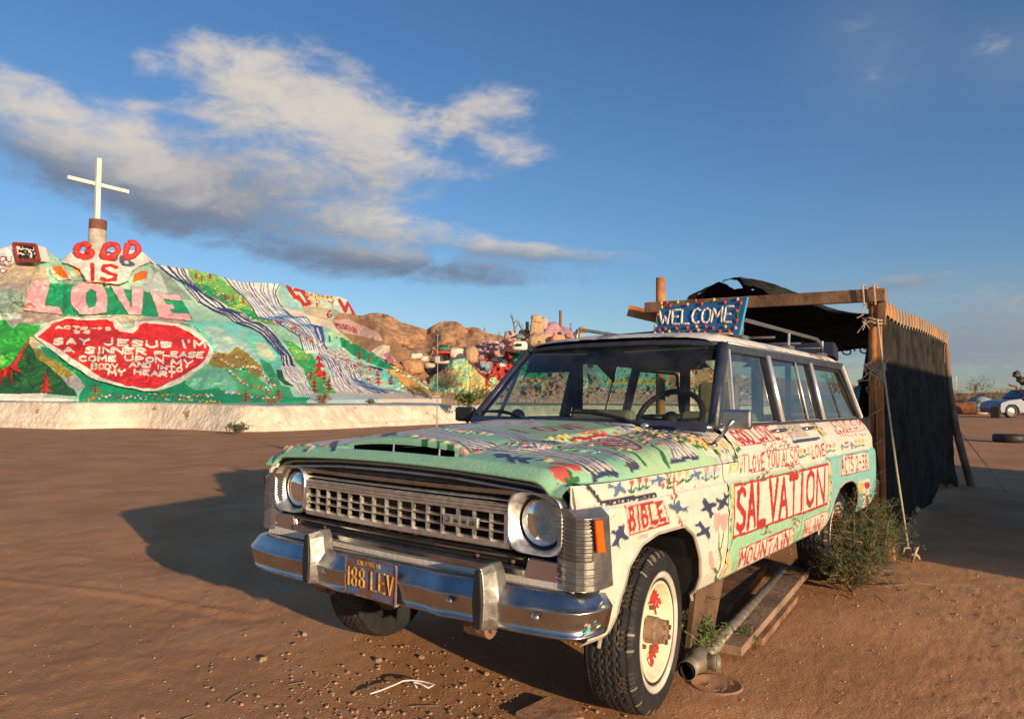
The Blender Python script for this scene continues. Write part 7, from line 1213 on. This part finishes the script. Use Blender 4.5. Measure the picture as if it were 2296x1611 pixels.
for x in (0, 2.75):
    w_ = MB().lathe([(.22, .02), (.30, -.01), (.34, .02), (.345, .2), (.25, .22)], CP(x, .03, .335), uy, 24).build('wheel', M['black'], sv, smooth=True); MB().lathe([(.22, .02), (.20, .05), (.06, .02), (0, .015)], CP(x, .03, .335), uy, 10).build('hub_cap', M['alu'], w_)
for g in glyphs([(0, .78), (1, .78), (1, .62), (0, .62)], 'LIFE IS'):
    mb = MB()
    for l in g: mb.tube([CP(.75+1.2*p[0], -.012, p[1]) for p in l], .022, 4)
    mb.build('letter', M['frame'], sv)
sg2 = empty('driftwood_figure', CP(1.2, .6, 1.5), 'knobbly brown and green driftwood figure on thin legs at the far right edge', 'sculpture')
nb = MB(); hc = at(2290, 850, 39.5)
for k in range(12): nb.ball(hc+np.array([r.uniform(-.22, .25), r.uniform(-.15, .15), r.uniform(-.22, .28)]), r.uniform(.10, .2), 8, 6, jit=.25)
nb.build('knobbly_mass', mat('mossy_wood', (.10, .09, .055), .95, var=.5, scale=6, bump=.8, bscale=15), sg2, smooth=False); MB().tube([at(2279, 892, 39.5), at(2281, 876, 39.5), at(2279, 866, 39.5), at(2266, 864, 39.5), at(2262, 861, 39.5)], [.07, .06, .06, .07, .03], 6).tube([at(2290, 892, 39.6), at(2284, 878, 39.6), at(2291, 868, 39.6)], .05, 6).build('thin_legs', M['rust'], sg2)
mast = [(2133, 846, 882), (2143, 843, 882)]
for i, (x, y0, y1) in enumerate(mast):
    o = empty('far_mast', at(x, y1+3, 420), ['left hand pale mast of the far pair on the horizon', 'right hand pale mast of the far pair on the horizon'][i], 'mast', 'pair of pale masts on the horizon'); MB().tube([at(x, y1+6, 420), at(x, y0, 420)], .32, 5).build('mast_pole', M['haze_pole'], o)
    for k in range(3): MB().beam(at(x-3.2, y0+2+4*k, 420), at(x+3.2, y0+2+4*k, 420), .25, .25).build('cross_arm', M['haze_pole'], o)
up_ = empty('utility_pole', at(2188, 884, 130), 'dark wooden utility pole rising behind the dune', 'pole'); MB().tube([at(2188, 890, 130), at(2187, 861, 130)], .16, 6).build('pole_shaft', M['wood'], up_); MB().beam(at(2184.5, 863, 130), at(2190.5, 863, 130), .12, .12).build('cross_arm', M['wood'], up_)
wr = empty('power_lines', at(2200, 865, 200), 'faint thin power lines crossing the sky above the dune', 'wires')
for k in range(2): MB().tube([at(2120, 865+k*8, 420), at(2160, 868+k*7, 300), at(2187, 863+k*1.0, 130), at(2240, 870+k*2, 150), at(2330, 868+k*3, 160)], .03, 4).build('wire', M['branch'], wr)
# travel trailer parked to the right, out of the frame; its shadow lies across the dirt and the cloth
tl = empty('travel_trailer', (8.2, 6.6, 0), 'long white travel trailer parked well to the right of the painted car', 'trailer')
MB().box((8.3, 6.5, 1.75), (2.3, 7.2, 2.35)).build('body', M['trailer'], tl, bevel=.15); MB().box((8.3, 6.5, .50), (1.9, 6.0, .2)).build('chassis', M['dark'], tl)
for y in (4.2, 6.3, 8.4): MB().box((7.14, y, 2.0), (.03, 1.0, .6)).build('window', M['dark'], tl, bevel=.01)
for y in (6.2, 7.0): MB().lathe([(.0, 0), (.22, .0), (.34, .02), (.34, .2), (0, .2)], (7.2, y, .34), (1, 0, 0), 20).build('wheel', M['black'], tl)

tw = MB(); r = random.Random(91)
for k in range(70):
    q = genA(1)[0]; z = float(gz(q[0], q[1])); a_ = r.uniform(0, 6.28); L = r.uniform(.015, .07); v = np.array([math.cos(a_)*L, math.sin(a_)*L, 0]); p = np.array([q[0], q[1], z+.003]); tw.tube([p-v, p+(0, 0, .002), p+v], .0016, 4)
tag(tw.build('twig_litter', M['twig'], None), kind='stuff')
